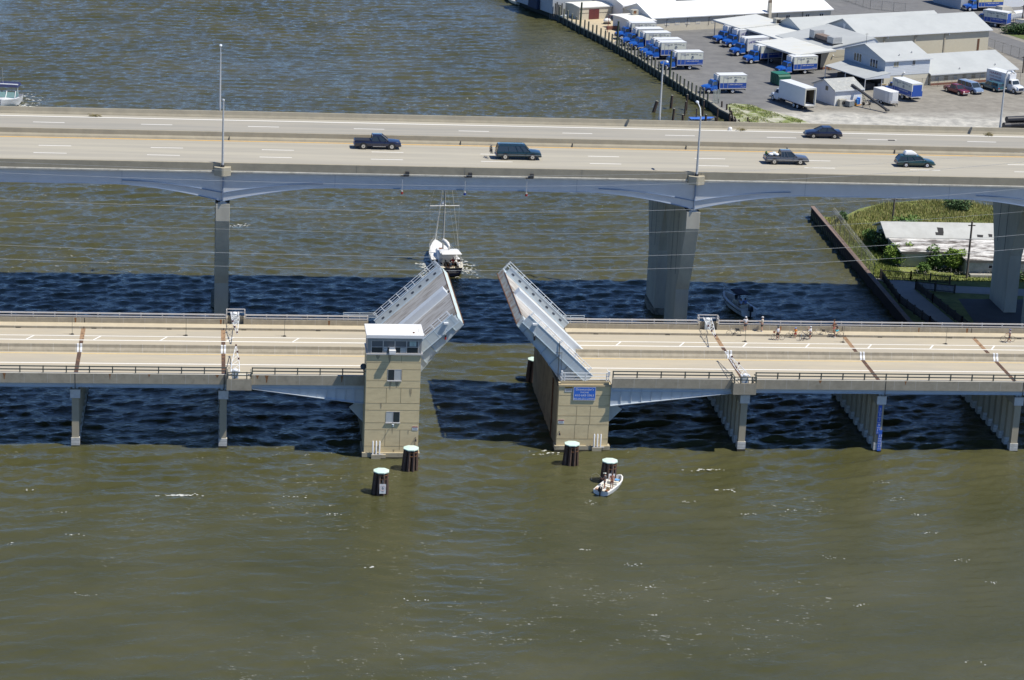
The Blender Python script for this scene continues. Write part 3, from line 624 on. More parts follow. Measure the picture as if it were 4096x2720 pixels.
# ---------------------------------------------------------------- right bascule pier
rp = thing('bascule_pier', 'tan concrete bascule pier with blue phone sign and white railing on top', 'bridge pier', (20.9, 10, 0))
B = lambda n, mb, m, **k: mb.build(n, m, rp, world=True, **k)
B('pier_face', MB().box((18.05,-.7,.58),(23.7,.05,7.36)), tanwall)
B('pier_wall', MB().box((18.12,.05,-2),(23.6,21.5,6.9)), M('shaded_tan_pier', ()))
B('plinth', MB().box((17.85,-.92,-2),(23.95,.3,.58)).box((21.95,-1.2,-1),(23.0,-.9,.48)), M('plinth_concrete', ()))
B('tide_band', MB().box((17.83,-.94,-.5),(23.97,.32,.15)), tide)
B('coping', MB().box((17.98,-.8,7.36),(23.78,.3,7.56)).box((18.2,-.62,7.56),(23.5,-.42,7.92)), M('tan_coping', (.50,.41,.25), .85, .1, 1))
gr = MB()
for z in (6.35,5.15,4.0,3.0,1.35): gr.box((18.06,-.712,z-.016),(23.69,-.69,z+.016))
for x, a, b in ((20.1,3,5.15),(21.6,3,5.15),(20.0,1.35,3),(21.5,1.35,3)): gr.box((x-.016,-.712,a),(x+.016,-.69,b))
B('board_joint', gr, M('dark_joint', ()))
rl = MB()
for z in (8.12,8.45,8.82): rl.tube([(18.3,-.52,z),(23.45,-.52,z)], .035)
for x in (18.3,18.6,20.9,23.2,23.45): rl.tube([(x,-.52,7.9),(x,-.52,8.86)], .05)
for x in (18.3,23.45):
    for z in (8.12,8.45,8.82): rl.tube([(x,-.52,z),(x,.9,z)], .035)
    rl.box((x-.1,-.62,8.6),(x+.1,-.42,9.05))
B('pier_railing', rl, steel_wh)
fender_pipes(22.15, -1.05, 'three white standpipes at the foot of the phone sign pier')
t = thing('phone_sign', "large blue sign with white lettering reading Drawtender's PHONE", 'sign', (20.8,-.72,5.8))
MB().box((19.62,-.80,5.82),(22.06,-.74,7.32)).build('board', M('sign_blue_bright', (.035,.16,.62), .5, .05, 3), t, world=True)
bd = MB()
for a, b in (((19.62,5.82),(22.06,5.86)),((19.62,7.28),(22.06,7.32)),((19.62,5.86),(19.66,7.28)),((22.02,5.86),(22.06,7.28))): bd.box((a[0],-.806,a[1]),(b[0],-.80,b[1]))
bd.build('border', paint_w, t, world=True)
nb = MB()
put_text(nb, "Drawtender's", .36, (20.84,-.806,7.04), (1,0,0), (0,0,1), width=1.95); put_text(nb, 'PHONE', .26, (20.84,-.806,6.70), (1,0,0), (0,0,1), width=.9)
put_text(nb, '410·643·5963', .36, (20.84,-.806,6.36), (1,0,0), (0,0,1), width=2.08); put_text(nb, '800-543-2515 (24HRS)', .23, (20.84,-.806,6.0), (1,0,0), (0,0,1), width=2.3)
nb.build('lettering', paint_w, t, world=True, recalc=False)
small_sign('notice_sign', 'small notice board with orange header beside the blue phone sign', 18.66, 19.52, -.71, 6.72, 7.33, 'NOTICE', (.55,.28,.03), 2, bg=(.55,.55,.54))
small_sign('warning_sign', 'small white danger notice low on the left of the phone sign pier', 18.14, 18.78, -.71, 3.1, 3.57, 'DANGER', (.5,.12,.08), 2)
wall_lamp(18.3,-.7,2.2,'dark fender light on the phone sign pier below the danger notice')
t = thing('rust_ladder', 'rusty access ladder on the channel side of the right bascule pier', 'ladder', (18.0,4,2))
MB().tube([(18.0,3.6,0),(18.0,3.6,6.8)], .04).tube([(18.0,4.1,0),(18.0,4.1,6.8)], .04).build('stile', rust, t, world=True)
mb = MB()
for k in range(16): mb.box((17.97,3.6,.4+k*.4),(18.03,4.1,.46+k*.4))
mb.build('rung', rust, t, world=True)
t = thing('flag_mast', 'thin dark mast with cross arm at the corner of the phone sign pier', 'mast', (18.15,.2,7.5))
MB().tube([(17.95,.1,7.2),(17.95,.1,12.2)], .035).build('pole', dark, t, world=True); MB().tube([(17.6,.1,10.9),(18.3,.1,10.9)], .03).tube([(18.25,.1,10.9),(18.3,.1,8.5)], .015).build('cross_arm', dark, t, world=True)

# ---------------------------------------------------------------- raised leaves
ca, sa = math.cos(R(43)), math.sin(R(43))
grid = M('weathered_steel_grid', (.50,.485,.45), .75, .10, 2.0, stretch=(1,5,1), dark=(.20,.165,.125), dscale=.45, dthr=.52, damt=.8)
gridd = M('grimy_steel_grid', (.44,.425,.39), .8, .12, 2.0, stretch=(1,4,1), dark=(.15,.12,.085), dscale=.4, dthr=.46, damt=.85)
rustsoff = M('rust_streaked_steel', (.42,.46,.43), .6, .15, 1.2, dark=(.24,.11,.04), dscale=1.2, dthr=.5, damt=.85, stretch=(1,1,.6))
def leaf(mir, label):
    hx = -.97; ZD = ZD0
    def W(s, y, n):
        x = hx+s*ca-n*sa; z = ZD+s*sa+n*ca
        return Vector((20.7-x if mir else x, y, z))
    t = thing('bascule_leaf', label, 'bridge leaf', ((20.7-hx if mir else hx), 10.4, ZD))
    def sb(mb, s0, s1, y0, y1, n0, n1, m=0):
        vs = [W(s,y,n) for n in (n0,n1) for s, y in ((s0,y0),(s1,y0),(s1,y1),(s0,y1))]
        return mb.add(vs, [(0,3,2,1),(4,5,6,7),(0,1,5,4),(1,2,6,5),(2,3,7,6),(3,0,4,7)], m)
    def pr(mb, poly, y0, y1, m=0):
        n = len(poly); vs = [W(s,y0,k) for s, k in poly]+[W(s,y1,k) for s, k in poly]
        return mb.add(vs, [list(range(n)), list(range(n,2*n))]+[(i,(i+1) % n,n+(i+1) % n,n+i) for i in range(n)], m)
    B = lambda n, mb, m, **k: mb.build(n, m, t, world=True, **k)
    T = 10.62
    mb = MB(); sb(mb, -.4, T, 1.7, 4.6, -.12, 0, 1); sb(mb, -.4, T, 4.6, 9.6, -.12, 0, 0); B('near_roadway', mb, [grid, gridd])
    mb = MB(); sb(mb, -.4, T, 11.1, 13.6, -.12, 0, 1); sb(mb, -.4, T, 13.6, 18.3, -.12, 0, 0); B('far_roadway', mb, [grid, gridd])
    med = MB(); pr(med, [(-.2,0),(T-.25,0),(T-.25,.8),(-.2,.8)], 9.75, 11.0)
    B('median', med, M('white_median_steel', (.66,.70,.72), .45, .06, .8))
    med = MB(); pr(med, [(-.2,-.12),(T,-.12),(T,.06),(-.2,.06)], 9.6, 9.75); pr(med, [(-.2,-.12),(T,-.12),(T,.06),(-.2,.06)], 11.0, 11.1); B('median_kerb', med, steel_wh)
    prof = [(T,-.1),(T,-.95),(6.6,-1.35),(3.5,-1.9),(0,-2.6),(-4.7,-2.4),(-4.7,.25),(0,-.1)]
    for y in (.28, 20.1):
        mb = MB(); pr(mb, prof, y, y+.1); gd = B('girder', mb, steel_bl)
        st = MB()
        for s in (1.6,3.2,4.8,6.4,8.0,9.5):
            d = -.95-(T-s)*.16
            sb(st, s-.03, s+.03, y-.1, y, d+.06, -.12); sb(st, s-.03, s+.03, y+.1, y+.2, d+.06, -.12)
        pr(st, [(T,-.95),(6.6,-1.35),(3.5,-1.9),(0,-2.6),(0,-2.68),(3.5,-1.98),(6.6,-1.43),(T,-1.03)], y-.16, y+.26)
        st.build('flange', M('flange_steel', (.40,.46,.48), .6, .15, 2, dark=(.2,.11,.05), dscale=1.5, dthr=.6, damt=.8), gd, world=True)
    for y in (5.5, 10.35, 15.2):
        mb = MB(); pr(mb, [(T-.2,-.12),(T-.2,-.8),(0,-1.8),(0,-.12)], y, y+.08); B('stringer', mb, steel_bl)
    mb = MB(); sb(mb, T-.02, T+.03, .4, 20.1, -.9, -.06); B('tip_floor_beam', mb, M('pale_aqua_steel', (.58,.68,.66), .5, .08, .8, dark=(.24,.12,.045), dscale=.8, dthr=.6, damt=.8) if not mir else rustsoff)
    mb = MB(); sb(mb, T-.02, T+.10, .3, 20.2, -.98, -.9); sb(mb, T-.01, T+.06, 1.6, 18.4, -.06, .02); B('tip_edge_angle', mb, M('rust', ()))
    mb = MB()
    for s in (2, 4, 6, 8): sb(mb, s-.08, s+.08, .4, 20.1, -.75, -.12)
    B('cross_beam', mb, steel_bl)
    # near outer barrier and walkway
    mb = MB(); pr(mb, [(.55,-.32),(T-.15,-.32),(T-.15,.72),(.55,.72)], -.12, 0); sb(mb, .55, T-.15, 0, 1.7, -.15, -.02); B('near_barrier', mb, steel_bl)
    mb = MB(); sb(mb, .5, T-.1, -.16, .06, .72, .78); sb(mb, .5, T-.1, -.17, -.12, -.36, -.30)
    for k in range(9):
        s = .9+k*1.15; sb(mb, s-.02, s+.02, -.135, -.12, -.3, .72)
    B('barrier_rib', mb, M('pale_blue_trim', (.58,.68,.74), .45, .04, 2))
    rl = MB()
    for n in (1.0,1.25,1.5): rl.tube([W(.9,.75,n-.35),W(T-.5,.75,n-.35)], .033)
    for k in range(9):
        s = 1.0+k*1.13
        for q in ((0, .12) if k % 2 == 0 else (0,)): rl.tube([W(s+q,.75,-.02),W(s+q,.75,1.2)], .035)
        rl.tube([W(s,.75,.45),W(s,.0,.6)], .022)
    B('near_railing', rl, steel_wh)
    # far barrier with oval holes
    mb = MB(); pr(mb, [(.9,-.3),(T-.1,-.3),(T-.1,.85),(.9,.85)], 18.4, 18.5); B('far_barrier', mb, steel_bl)
    mb = MB(); sb(mb, .9, T-.1, 18.36, 18.56, .85, .92); sb(mb, .9, T-.1, 18.32, 18.4, -.02, .1); sb(mb, 1.2, T-.15, 18.5, 20.6, -.15, -.05); B('walkway', mb, M('pale_blue_trim', ()))
    hl = MB()
    for k in range(8):
        s = 1.9+k*1.12; pts = []
        for j in range(12):
            a = 2*math.pi*j/12; pts.append((s+.2*math.copysign(abs(math.cos(a))**.6, math.cos(a)), .45+.115*math.copysign(abs(math.sin(a))**.8, math.sin(a))))
        pr(hl, pts, 18.385, 18.401)
    B('oval_hole', hl, M('hole_dark', (.06,.075,.10), .8, 0))
    rl = MB()
    for n in (.5,.78,1.05): rl.tube([W(1.0,20.5,n),W(T-.1,20.5,n)], .03)
    for k in range(9):
        s = 1.1+k*1.16
        for q in ((0, .12) if k % 2 == 0 else (0,)): rl.tube([W(s+q,20.5,-.1),W(s+q,20.5,1.1)], .033)
    B('far_railing', rl, steel_wh)
    # fender: tip lantern hanging from the near barrier
    lt = thing('navigation_light', 'red hanging navigation light at the tip of the %s raised leaf' % ('right' if mir else 'left'), 'lamp', W(T-1.3,-.2,.3))
    p = W(T-1.3,-.25,.45)
    MB().box(p+Vector((-.25,-.12,-.05)), p+Vector((.25,.2,.12))).build('bracket', steel_wh, lt, world=True)
    MB().tube([p, p+Vector((0,-.05,-1.25))], .025).build('hanger', steel_wh, lt, world=True)
    q = p+Vector((0,-.05,-1.25)); MB().tube([q, q+Vector((0,0,-.22))], .11, 8).build('lantern_top', black, lt, world=True); MB().tube([q+Vector((0,0,-.22)), q+Vector((0,0,-.48))], .10, 8).build('lens', red_lt if not mir else black, lt, world=True)
    t.location.y += .3; lt.location.y += .3
    return t
leaf(False, 'left raised bridge leaf with pale blue barriers, tip pointing at the sailboat')
leaf(True, 'right raised bridge leaf with rust streaked tip above the phone sign pier')
# ---------------------------------------------------------------- high road bridge
ZH = 21.9; SHH = Vector((0, -2.45, .57))
hb = thing('highway_bridge', 'high concrete highway bridge with blue grey haunched steel girders', 'bridge', (20, 50.6, 0))
B = lambda n, mb, m, **k: mb.build(n, m, hb, world=True, **k)
HX0, HX1 = -110, 190
road_m = M('highway_deck', (.42,.39,.31), .85, .05, .4, stretch=(.06,1.2,1), dark=(.33,.31,.26), dscale=.45, dthr=.47, damt=.75)
B('deck', MB().box((HX0,36.6,21.55),(HX1,64.9,ZH)), road_m)
far_m = M('highway_deck_worn', (.37,.345,.285), .85, .06, .5, stretch=(.06,1.3,1), dark=(.28,.27,.235), dscale=.5, dthr=.46, damt=.8)
B('far_lanes', MB().box((HX0,55.0,ZH),(HX1,62.9,ZH+.004)), far_m)
B('near_parapet', MB().prism([(36.42,21.5),(36.42,22.62),(36.66,22.66),(36.78,22.25),(37.0,21.95),(37.0,21.5)], 'x', HX0, HX1), conc_hi)
B('parapet_ledge', MB().prism([(36.36,21.44),(36.36,21.60),(36.419,21.66),(36.419,21.44)], 'x', HX0, HX1), M('pale_ledge', (.50,.48,.41), .9, .2, 1.5, dark=(.2,.18,.14), dscale=1.2, dthr=.58, damt=.6))
B('far_parapet', MB().prism([(64.5,21.6),(64.5,21.95),(64.66,22.22),(64.78,22.68),(65.05,22.68),(65.05,21.4),(64.5,21.4)], 'x', HX0, HX1), conc_hi)
B('median_barrier', MB().prism([(51.5,21.85),(51.62,22.1),(51.85,22.3),(51.9,22.85),(52.25,22.85),(52.3,22.3),(52.5,22.1),(52.6,21.85)], 'x', HX0, HX1), conc_hi)
for y, m in ((38.9,paint_w),(51.15,paint_y),(63.05,paint_w),(55.0,paint_y)):
    B('lane_line', MB().box((HX0,y-.15,ZH+.004),(HX1,y+.15,ZH+.008)), m)
for pts in ([(430,497.7,1),(1350,523,1)],):
    pass
def dashes(y, x0):
    mb = MB(); x = x0
    while x > HX0: x -= 13.4
    while x < HX1:
        mb.box((x,y-.10,ZH+.004),(x+3.9,y+.10,ZH+.008)); x += 13.4
    B('lane_dash', mb, paint_w)
dashes(46.75, at(158,587,ZH).x); dashes(42.85, at(138,616,ZH).x); dashes(59.6, at(135,497,ZH).x); dashes(56.0, at(175,522,ZH).x)
jt = MB()
for x in (-50.5,-18.3,-2.5,10.4,24.5,39,52,66,85): jt.box((x-.02,36.405,21.66),(x+.02,36.425,22.62)).box((x+.9,51.47,21.95),(x+.94,51.9,22.4))
B('parapet_joint', jt, M('joint_shadow', (.2,.19,.16), .9, 0))
PX = (-18.2, 38.45, 85.2)
def zbot(x):
    d = min(abs(x-p) for p in PX); t = min(1, d/13.2)
    return 17.95+1.88*(1-(1-t)**1.65)
xs = sorted(set([HX0+i*2.0 for i in range(151)]+[p+k*.7 for p in PX for k in range(-19, 20)]+list(PX)))
def girder(y, m, nm='girder'):
    poly = [(x, 21.5) for x in (HX0, HX1)]
    mb = MB(); n = len(xs)
    vs = [(x,yy,z) for x in xs for yy in (y,y+.08) for z in (zbot(x),21.5)]
    fs = []
    for i in range(n-1):
        a, b = 4*i, 4*i+4
        fs += [(a,b,b+1,a+1),(a+2,a+3,b+3,b+2)]
    mb.add(vs, fs)
    fl = MB(); vs = [(x,yy,zbot(x)+dz) for x in xs for yy in (y-.12,y+.22) for dz in (-.07,0)]
    fs = []
    for i in range(n-1):
        a, b = 4*i, 4*i+4
        fs += [(a,b,b+1,a+1),(a+2,a+3,b+3,b+2),(a,a+2,b+2,b),(a+1,b+1,b+3,a+3)]
    fl.add(vs, fs)
    g = mb.build(nm, m, hb, world=True); fl.build('bottom_flange', M('flange_blue', (.22,.28,.38), .6, .06, 1), g, world=True)
    return g
for y in (36.75, 41.4, 46, 50.6, 55.2, 59.9, 64.5): girder(y, steel_gird)
st = MB()
for p in PX: st.box((p-.06,36.5,17.95),(p+.06,36.75,21.45))
B('bearing_stiffener', st, M('flange_blue', ()))
sp = MB()
for x in (-47,-30,-5,24,52,70): sp.box((x-.015,36.735,zbot(x)),(x+.015,36.752,21.48))
B('splice_line', sp, M('splice_shadow', (.2,.25,.31), .6, 0))
ls = MB()
for p in PX:
    for sg in (-1, 1):
        q = [p+sg*(.1+i*.9) for i in range(14)]
        for a, b in zip(q[:-1], q[1:]):
            za, zb = zbot(a)+.95-.045*abs(a-p), zbot(b)+.95-.045*abs(b-p)
            ls.add([(a,36.62,za),(b,36.62,zb),(b,36.752,zb),(a,36.752,za),(a,36.62,za+.09),(b,36.62,zb+.09),(b,36.752,zb+.09),(a,36.752,za+.09)], [(0,1,2,3),(4,5,6,7),(0,1,5,4)])
B('haunch_stiffener', ls, M('flange_blue', ()))
hb.location += SHH; ZH += SHH.z

def pier(x, label, base_z=-3, footing=True):
    t = thing('highway_pier', label, 'bridge pier', (x, 50.6, max(base_z,0)), group='flared piers of the high bridge')
    for sg in (-1, 1):
        Y = lambda d: 50.65+sg*d
        prof = [(Y(13.95),18.15),(Y(13.95),16.0),(Y(10.2),7.3),(Y(10.1),base_z),(Y(3.6),base_z),(Y(3.6),8.5),(Y(.06),15.9),(Y(.06),18.15)]
        c = MB().prism(prof, 'x', x-.83, x+.83).build('column', conc_pier, t, world=True, bevel=.03)
        gv = MB().box((x-.845,Y(9.2)-.12,9.0),(x-.82,Y(9.2)+.12,16.8)).box((x-.845,Y(6.0)-.12,8.6),(x-.82,Y(6.0)+.12,16.8))
        gv.build('groove', M('groove_shadow', (.2,.2,.18), .9, .1, 2), c, world=True)
        if footing:
            pts = []
            for k in range(20):
                a = 2*math.pi*k/20; pts.append((x+1.25*math.copysign(abs(math.cos(a))**.7, math.cos(a)), Y(6.9)+3.9*math.copysign(abs(math.sin(a))**.7, math.sin(a))))
            MB().prism(pts, 'z', -2, .75).build('footing', M('wet_footing', (.27,.26,.21), .8, .2, 1, dark=(.04,.04,.03), dscale=.8, dthr=.5, damt=.7), t, world=True)
    br = MB()
    for y in (37.1, 41.4, 46, 50.6, 55.2, 59.9, 64.2): br.box((x-.5,y-.25,18.15),(x+.5,y+.35,18.27)).box((x-.3,y-.2,18.27),(x+.3,y+.3,18.44))
    br.build('bearing', M('bearing_pale', (.55,.56,.55), .6, .1, 3), t, world=True)
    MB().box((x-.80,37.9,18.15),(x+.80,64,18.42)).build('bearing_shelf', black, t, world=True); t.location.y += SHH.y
pier(PX[0], 'flared concrete pier of the high bridge, left one standing in the water')
pier(PX[1], 'flared concrete pier of the high bridge, middle one beside the motor boat')
pier(PX[2], 'flared concrete pier of the high bridge, right one on the dark parking ground', .5, False)
# lamp posts
def lamp_post(x, y, ztop, arm, lab, near=True):
    t = thing('street_lamp', lab, 'street lamp', (x, y, 22), group='lamp posts on the high bridge')
    if near: MB().prism([(x-1.0,y+.9),(x-.95,y-.1),(x-.1,y-.55),(x+.1,y-.55),(x+.95,y-.1),(x+1.0,y+.9)], 'z', 21.2, 22.2).build('pedestal', M('pedestal_concrete', (.42,.38,.28), .85, .1, 1, dark=(.25,.23,.18), dscale=.8, dthr=.6, damt=.5), t, world=True)
    z0 = 22.2 if near else 21.6
    MB().tube([(x,y+.15,z0),(x,y+.15,ztop)], [.16,.09], 8).build('pole', M('galvanised_pole', (.52,.53,.52), .5, .08, 3, met=.2), t, world=True, smooth=50)
    MB().tube([(x,y+.15,z0),(x,y+.15,z0+.25)], .24, 8).build('base_flange', dark, t, world=True)
    if arm:
        MB().tube([(x,y+.15,ztop-.15),(x,y+.15+arm*.6,ztop+.75),(x,y+.15+arm*2.4,ztop+1.1)], .06, 6).build('bracket', M('pole_white', (.66,.69,.7), .5, .04, 3), t, world=True)
        MB().ell((x,y+.15+arm*2.7,ztop+1.08), (.2,.48,.16)).build('lamp_head', M('lamp_glass', (.7,.74,.76), .3, .03, 3), t, world=True, smooth=60)
    else: MB().tube([(x,y+.15,ztop-.12),(x,y+.15,ztop+.1)], .14, 8).build('pole_cap', M('pole_white', ()), t, world=True)
    t.location += SHH
lamp_post(-18.27, 36.0, 30.2, 0, 'tall grey pole on the near parapet above the left pier, its lamp head missing')
lamp_post(38.4, 36.0, 29.6, 1.0, 'tall lamp post on the near parapet above the middle pier')
lamp_post(-18.55, 65.4, 30.1, -.25, 'tall lamp post on the far parapet rising over open water at left', False)
lamp_post(38.8, 65.4, 29.8, -1.0, 'tall lamp post on the far parapet in front of the pilings and blue trucks', False)
lamp_post(84.95, 65.4, 29.6, -1.0, 'tall lamp post on the far parapet at the right edge', False)
# navigation lights under the main span
for x, c, lab in ((2.94,(.35,.03,.02),'red lensed light, left of three hung from the high bridge'),(10.45,(.02,.05,.28),'middle of three lights hung from the high bridge, blue lens'),(17.85,(.35,.03,.02),'right of three lights hung from the high bridge, red lens')):
    t = thing('navigation_light', lab, 'lamp', (x, 36.1, 21.6))
    MB().box((x-.1,35.9,21.5),(x+.75,36.4,21.58)).box((x+.35,35.95,21.6),(x+.8,36.35,22.05)).build('bracket', dark, t, world=True)
    MB().tube([(x,36.0,21.55),(x,36.0,19.75)], .035).build('hanger', M('galvanised_pole', ()), t, world=True)
    MB().tube([(x,36.0,19.75),(x,36.0,19.62)], .13, 8).build('lens_cap', alu, t, world=True); MB().tube([(x,36.0,19.62),(x,36.0,19.36)], .15, 8).build('lens', M('lens_%d' % int(c[0]*100), c, .3, 0), t, world=True); t.location += SHH
# bits lying on the far shoulder
def debris(pts, lab, nm, m, size, n=40):
    p = at(*pts, ZH); mb = MB(); rr = random.Random(int(pts[0]))
    for k in range(n):
        a = rr.random()*6.28; q = p+Vector((rr.gauss(0,size), rr.gauss(0,size*.4), abs(rr.gauss(0,.14))+.02)); d = Vector((math.cos(a)*.3, math.sin(a)*.3, rr.gauss(0,.1)))
        mb.tube([q-d, q+d], .03, 4)
    tag(mb.build(nm, m), lab, 'debris')
dry = M('dry_weeds', (.26,.22,.10), .95, .4, 4)
debris((382,466), 'heap of dry weeds on the far shoulder of the high bridge at left', 'dry_weed_heap', dry, .35)
debris((2968,522), 'scattered dry stalks on the far shoulder beside the white sack', 'dry_weed_heap', dry, .4, 26)
debris((3955,542), 'dry weed clump on the far shoulder of the high bridge at right', 'dry_weed_heap', dry, .3)
p = at(2920, 521, ZH); tag(MB().ell(p+Vector((0,0,.2)), (.3,.25,.26)).box(p+Vector((-.18,-.15,0)), p+Vector((.2,.15,.3))).build('sack', white_p, smooth=60), 'white sack lying on the far shoulder of the high bridge', 'sack')
p = at(3566, 562, ZH); tag(MB().box(p+Vector((-.45,-.18,.01)), p+Vector((.45,.18,.05)), tf=None).build('tyre_scrap', black), 'dark flat tyre scrap on the far lane behind the sedan', 'scrap')
p = at(2624, 684, ZH); tag(MB().tube([p+Vector((0,0,0)), p+Vector((0,0,.04))], .28, 10).build('drain_cover', dark), 'small dark round cover on the near shoulder by the middle lamp post', 'drain')
for i, x in enumerate((2644, 3876)):
    p = at(x, 496 if i == 0 else 530, 22.6)
    
# ---------------------------------------------------------------- traffic gates
def gate(base, tip, lab, far=False):
    t = thing('traffic_gate', lab, 'barrier gate', base)
    b = Vector(base); tp = Vector(tip); d = (tp-b); d.z = 0; d.normalize(); n = Vector((-d.y, d.x, 0))
    back = b-d*.15
    cab = MB().box((-.34,-.3,0),(.34,.3,1.15), tf=Matrix.Translation(Vector((b.x,b.y,7.4))-d*.15)); cab.build('cabinet', M('cabinet_grey', (.55,.60,.62), .5, .05, 3), t, world=True, bevel=.03)
    MB().ell(Vector((b.x,b.y,8.72))-d*.15, (.3,.26,.18)).build('cabinet_hood', steel_wh, t, world=True, smooth=60)
    ar = MB(); z0 = b.z; L = (tp-b).length
    def P(s, side, frac=1): 
        w = .42*min(1,(1-s)*1.25+.06)
        q = b.lerp(tp, s)+n*side*w; return q
    for side in (-1, 1): ar.tube([P(k/8, side) for k in range(9)], .038)
    K = 5
    for k in range(K):
        s0, s1 = k/K, (k+1)/K
        ar.tube([P(s0,-1 if k % 2 else 1), P(s1,1 if k % 2 else -1)], .02)
        if k < K-2: ar.tube([P(s0,1 if k % 2 else -1), P(s1,-1 if k % 2 else 1)], .02)
        ar.tube([P(s0,-1), P(s0,1)], .02)
    ar.tube([P(0,-1)-d*.7, P(0,-1)], .09).tube([P(0,1)-d*.7, P(0,1)], .09)
    ar.build('arm', steel_wh, t, world=True)
    for s, sd_ in ((.42,-1),(.7,-1),(.97,0)):
        q = P(s, sd_); MB().box(q+Vector((-.09,-.09,.0)), q+Vector((.09,.09,.2))).build('warning_lamp', M('dark_red_lamp', (.08,.02,.02), .4, 0), t, world=True)
    t.location += SHL
    return t
gate((-16.85,-.2,8.7), (-16.7,8.55,8.66), 'near traffic gate left of the control tower, white truss arm lowered over the road')
gate((-16.75,20.45,8.7), (-16.55,12.9,8.66), 'far traffic gate left of the control tower, white truss arm lowered over the road', True)
gate((38.3,-.2,8.7), at(2891,1402,8.66), 'near traffic gate right of the phone sign pier, white truss arm lowered over the road')
gate((38.1,20.45,8.7), at(2856,1349,8.66), 'far traffic gate right of the raised spans, white truss arm lowered over the road', True)
# slender delineator poles in the bike lane
for x, y, lab in ((289,1337,'slender pole on round base in the bike lane, farthest left'),(744,1342,'slender pole on round base in the bike lane, second from left'),(1138,1345,'slender pole on round base in the bike lane, nearest the left raised span'),(2980,1366,'slender pole on round base in the bike lane behind the loaded bicycle'),(3372,1369,'slender pole on round base in the bike lane beside the seated cyclist'),(3783,1376,'slender pole on round base in the bike lane before the walking cyclist at right')):
    p = at(x, y, ZD); t = thing('delineator_pole', lab, 'pole', p, group='slender poles in the bike lane')
    MB().tube([(0,0,.05),(0,0,2.0)], .022).build('pole', bronze, t); MB().tube([(0,0,.003),(0,0,.07)], [.22,.16], 10).build('base', black, t)
    MB().box((-.35,-.05,.004),(-.15,.05,.05)).build('weight', black, t)

# ---------------------------------------------------------------- overhead wires, in front of the bridges
for i, (yl, ym, yr, lab) in enumerate(((647,699,607,'topmost overhead wire, crossing the near parapet of the high bridge'),(691,741,648,'second overhead wire from the top, crossing the blue grey girder'),(799,846,754,'third overhead wire from the top, just below the girder'),(886,933,846,'fourth overhead wire from the top, over sunlit water'),(980,1027,938,'fifth overhead wire from the top, over the sailboat deck'),(1035,1080,994,'lowest overhead wire, just above the water shadow edge'))):
    a, b, c = atY(0,yl,-40), atY(1650,ym,-40), atY(4096,yr,-40); pts = []
    for k in range(-8, 41):
        s = k/32; x = a.x+(c.x-a.x)*s; u = (x-b.x)
        kl = (a.z-b.z)/(a.x-b.x)**2; kr = (c.z-b.z)/(c.x-b.x)**2; kk = kl if u < 0 else kr
        pts.append((x, -40, b.z+kk*u*u))
    tag(MB().tube(pts, .010 if i in (0,3) else .014, 4).build('power_line', M('bare_wire', (.66,.65,.60), .5, 0, met=.3)), lab, 'wire', 'overhead wires')

# ---------------------------------------------------------------- timber dolphins
tealcap = M('verdigris_cap', (.55,.72,.63), .8, .1, 1.5, dark=(.68,.66,.54), dscale=.9, dthr=.54, damt=.7)
def dolphin(x, y, h, lab, sign=None, r=.62):
    t = thing('timber_dolphin', lab, 'mooring dolphin', (x, y, 0), group='capped timber dolphins by the channel')
    rr = random.Random(int(x*10)); lean = -.10
    for k in range(9):
        a = 2*math.pi*k/9+.2; R0 = r*1.25
        MB().tube([(R0*1.05*math.cos(a)+lean,R0*1.05*math.sin(a),-1.5),(r*.98*math.cos(a),r*.98*math.sin(a),h-.1-.05*rr.random())], [.2,.17], 7).build('pile', M('wet_pile', (.085,.052,.036), .8, .4, 2.5, stretch=(3,3,.5), dark=(.30,.26,.22), dscale=1.4, dthr=.6, damt=.55), t, smooth=50)
    MB().tube([(lean,0,-1.5),(0,0,h-.1)], .45, 8).build('centre_pile', wood_d, t)
    for z in (h-.75, h-.35): MB().ring((0,0,z), r*1.2, .035, 'z', 20, 4).build('wire_lashing', rust, t)
    pts = [((r+.24)*math.cos(2*math.pi*k/8+.3), (r+.24)*math.sin(2*math.pi*k/8+.3)) for k in range(8)]
    MB().prism(pts, 'z', h-.1, h).loft([[Vector((p[0],p[1],h)) for p in pts], [Vector((p[0]*.5,p[1]*.5,h+.06)) for p in pts]]).build('cap', tealcap, t)
    if sign:
        s = thing('speed_sign', sign, 'sign', (x+.12, y-r-.32, h-2.2))
        MB().box((-.32,-.02,0),(.34,0,1.05)).build('board', white_p, s)
        nb = MB(); put_text(nb, '6', .5, (.01,-.026,.60), (1,0,0), (0,0,1)); nb.box((-.08,-.025,.2),(.1,-.022,.24)); nb.build('number', black, s, recalc=False)
        rg = MB().ring((.01,-.022,.6), .27, .014, 'y', 24, 4); rg.build('ring', M('sign_ring', (.75,.45,.3), .6, 0), s)
        MB().tube([(-.1,0,1.05),(.02,.12,1.55),(.12,0,1.05)], .012, 4).build('rope', alu, s)
def dpos(x, y): return at(x, y, 0)
p = at(1643,1885,0); dolphin(p.x, p.y+.6, 2.42, 'teal capped timber dolphin in front of the control tower')
p = at(1524,1978,0); dolphin(p.x, p.y+.6, 2.42, 'teal capped timber dolphin carrying the left speed sign 6', 'white speed sign 6 hung on the left dolphin')
p = at(2287,1865,0); dolphin(p.x, p.y+.6, 2.4, 'teal capped timber dolphin in front of the phone sign pier')
p = at(2438,1935,0); dolphin(p.x, p.y+.6, 2.4, 'teal capped timber dolphin behind the white skiff', 'white speed sign 6 hung on the dolphin behind the skiff')
p = at(2112,1525,0); dolphin(p.x+.75, p.y+.6, 2.6, 'timber dolphin half hidden behind the right bascule pier')
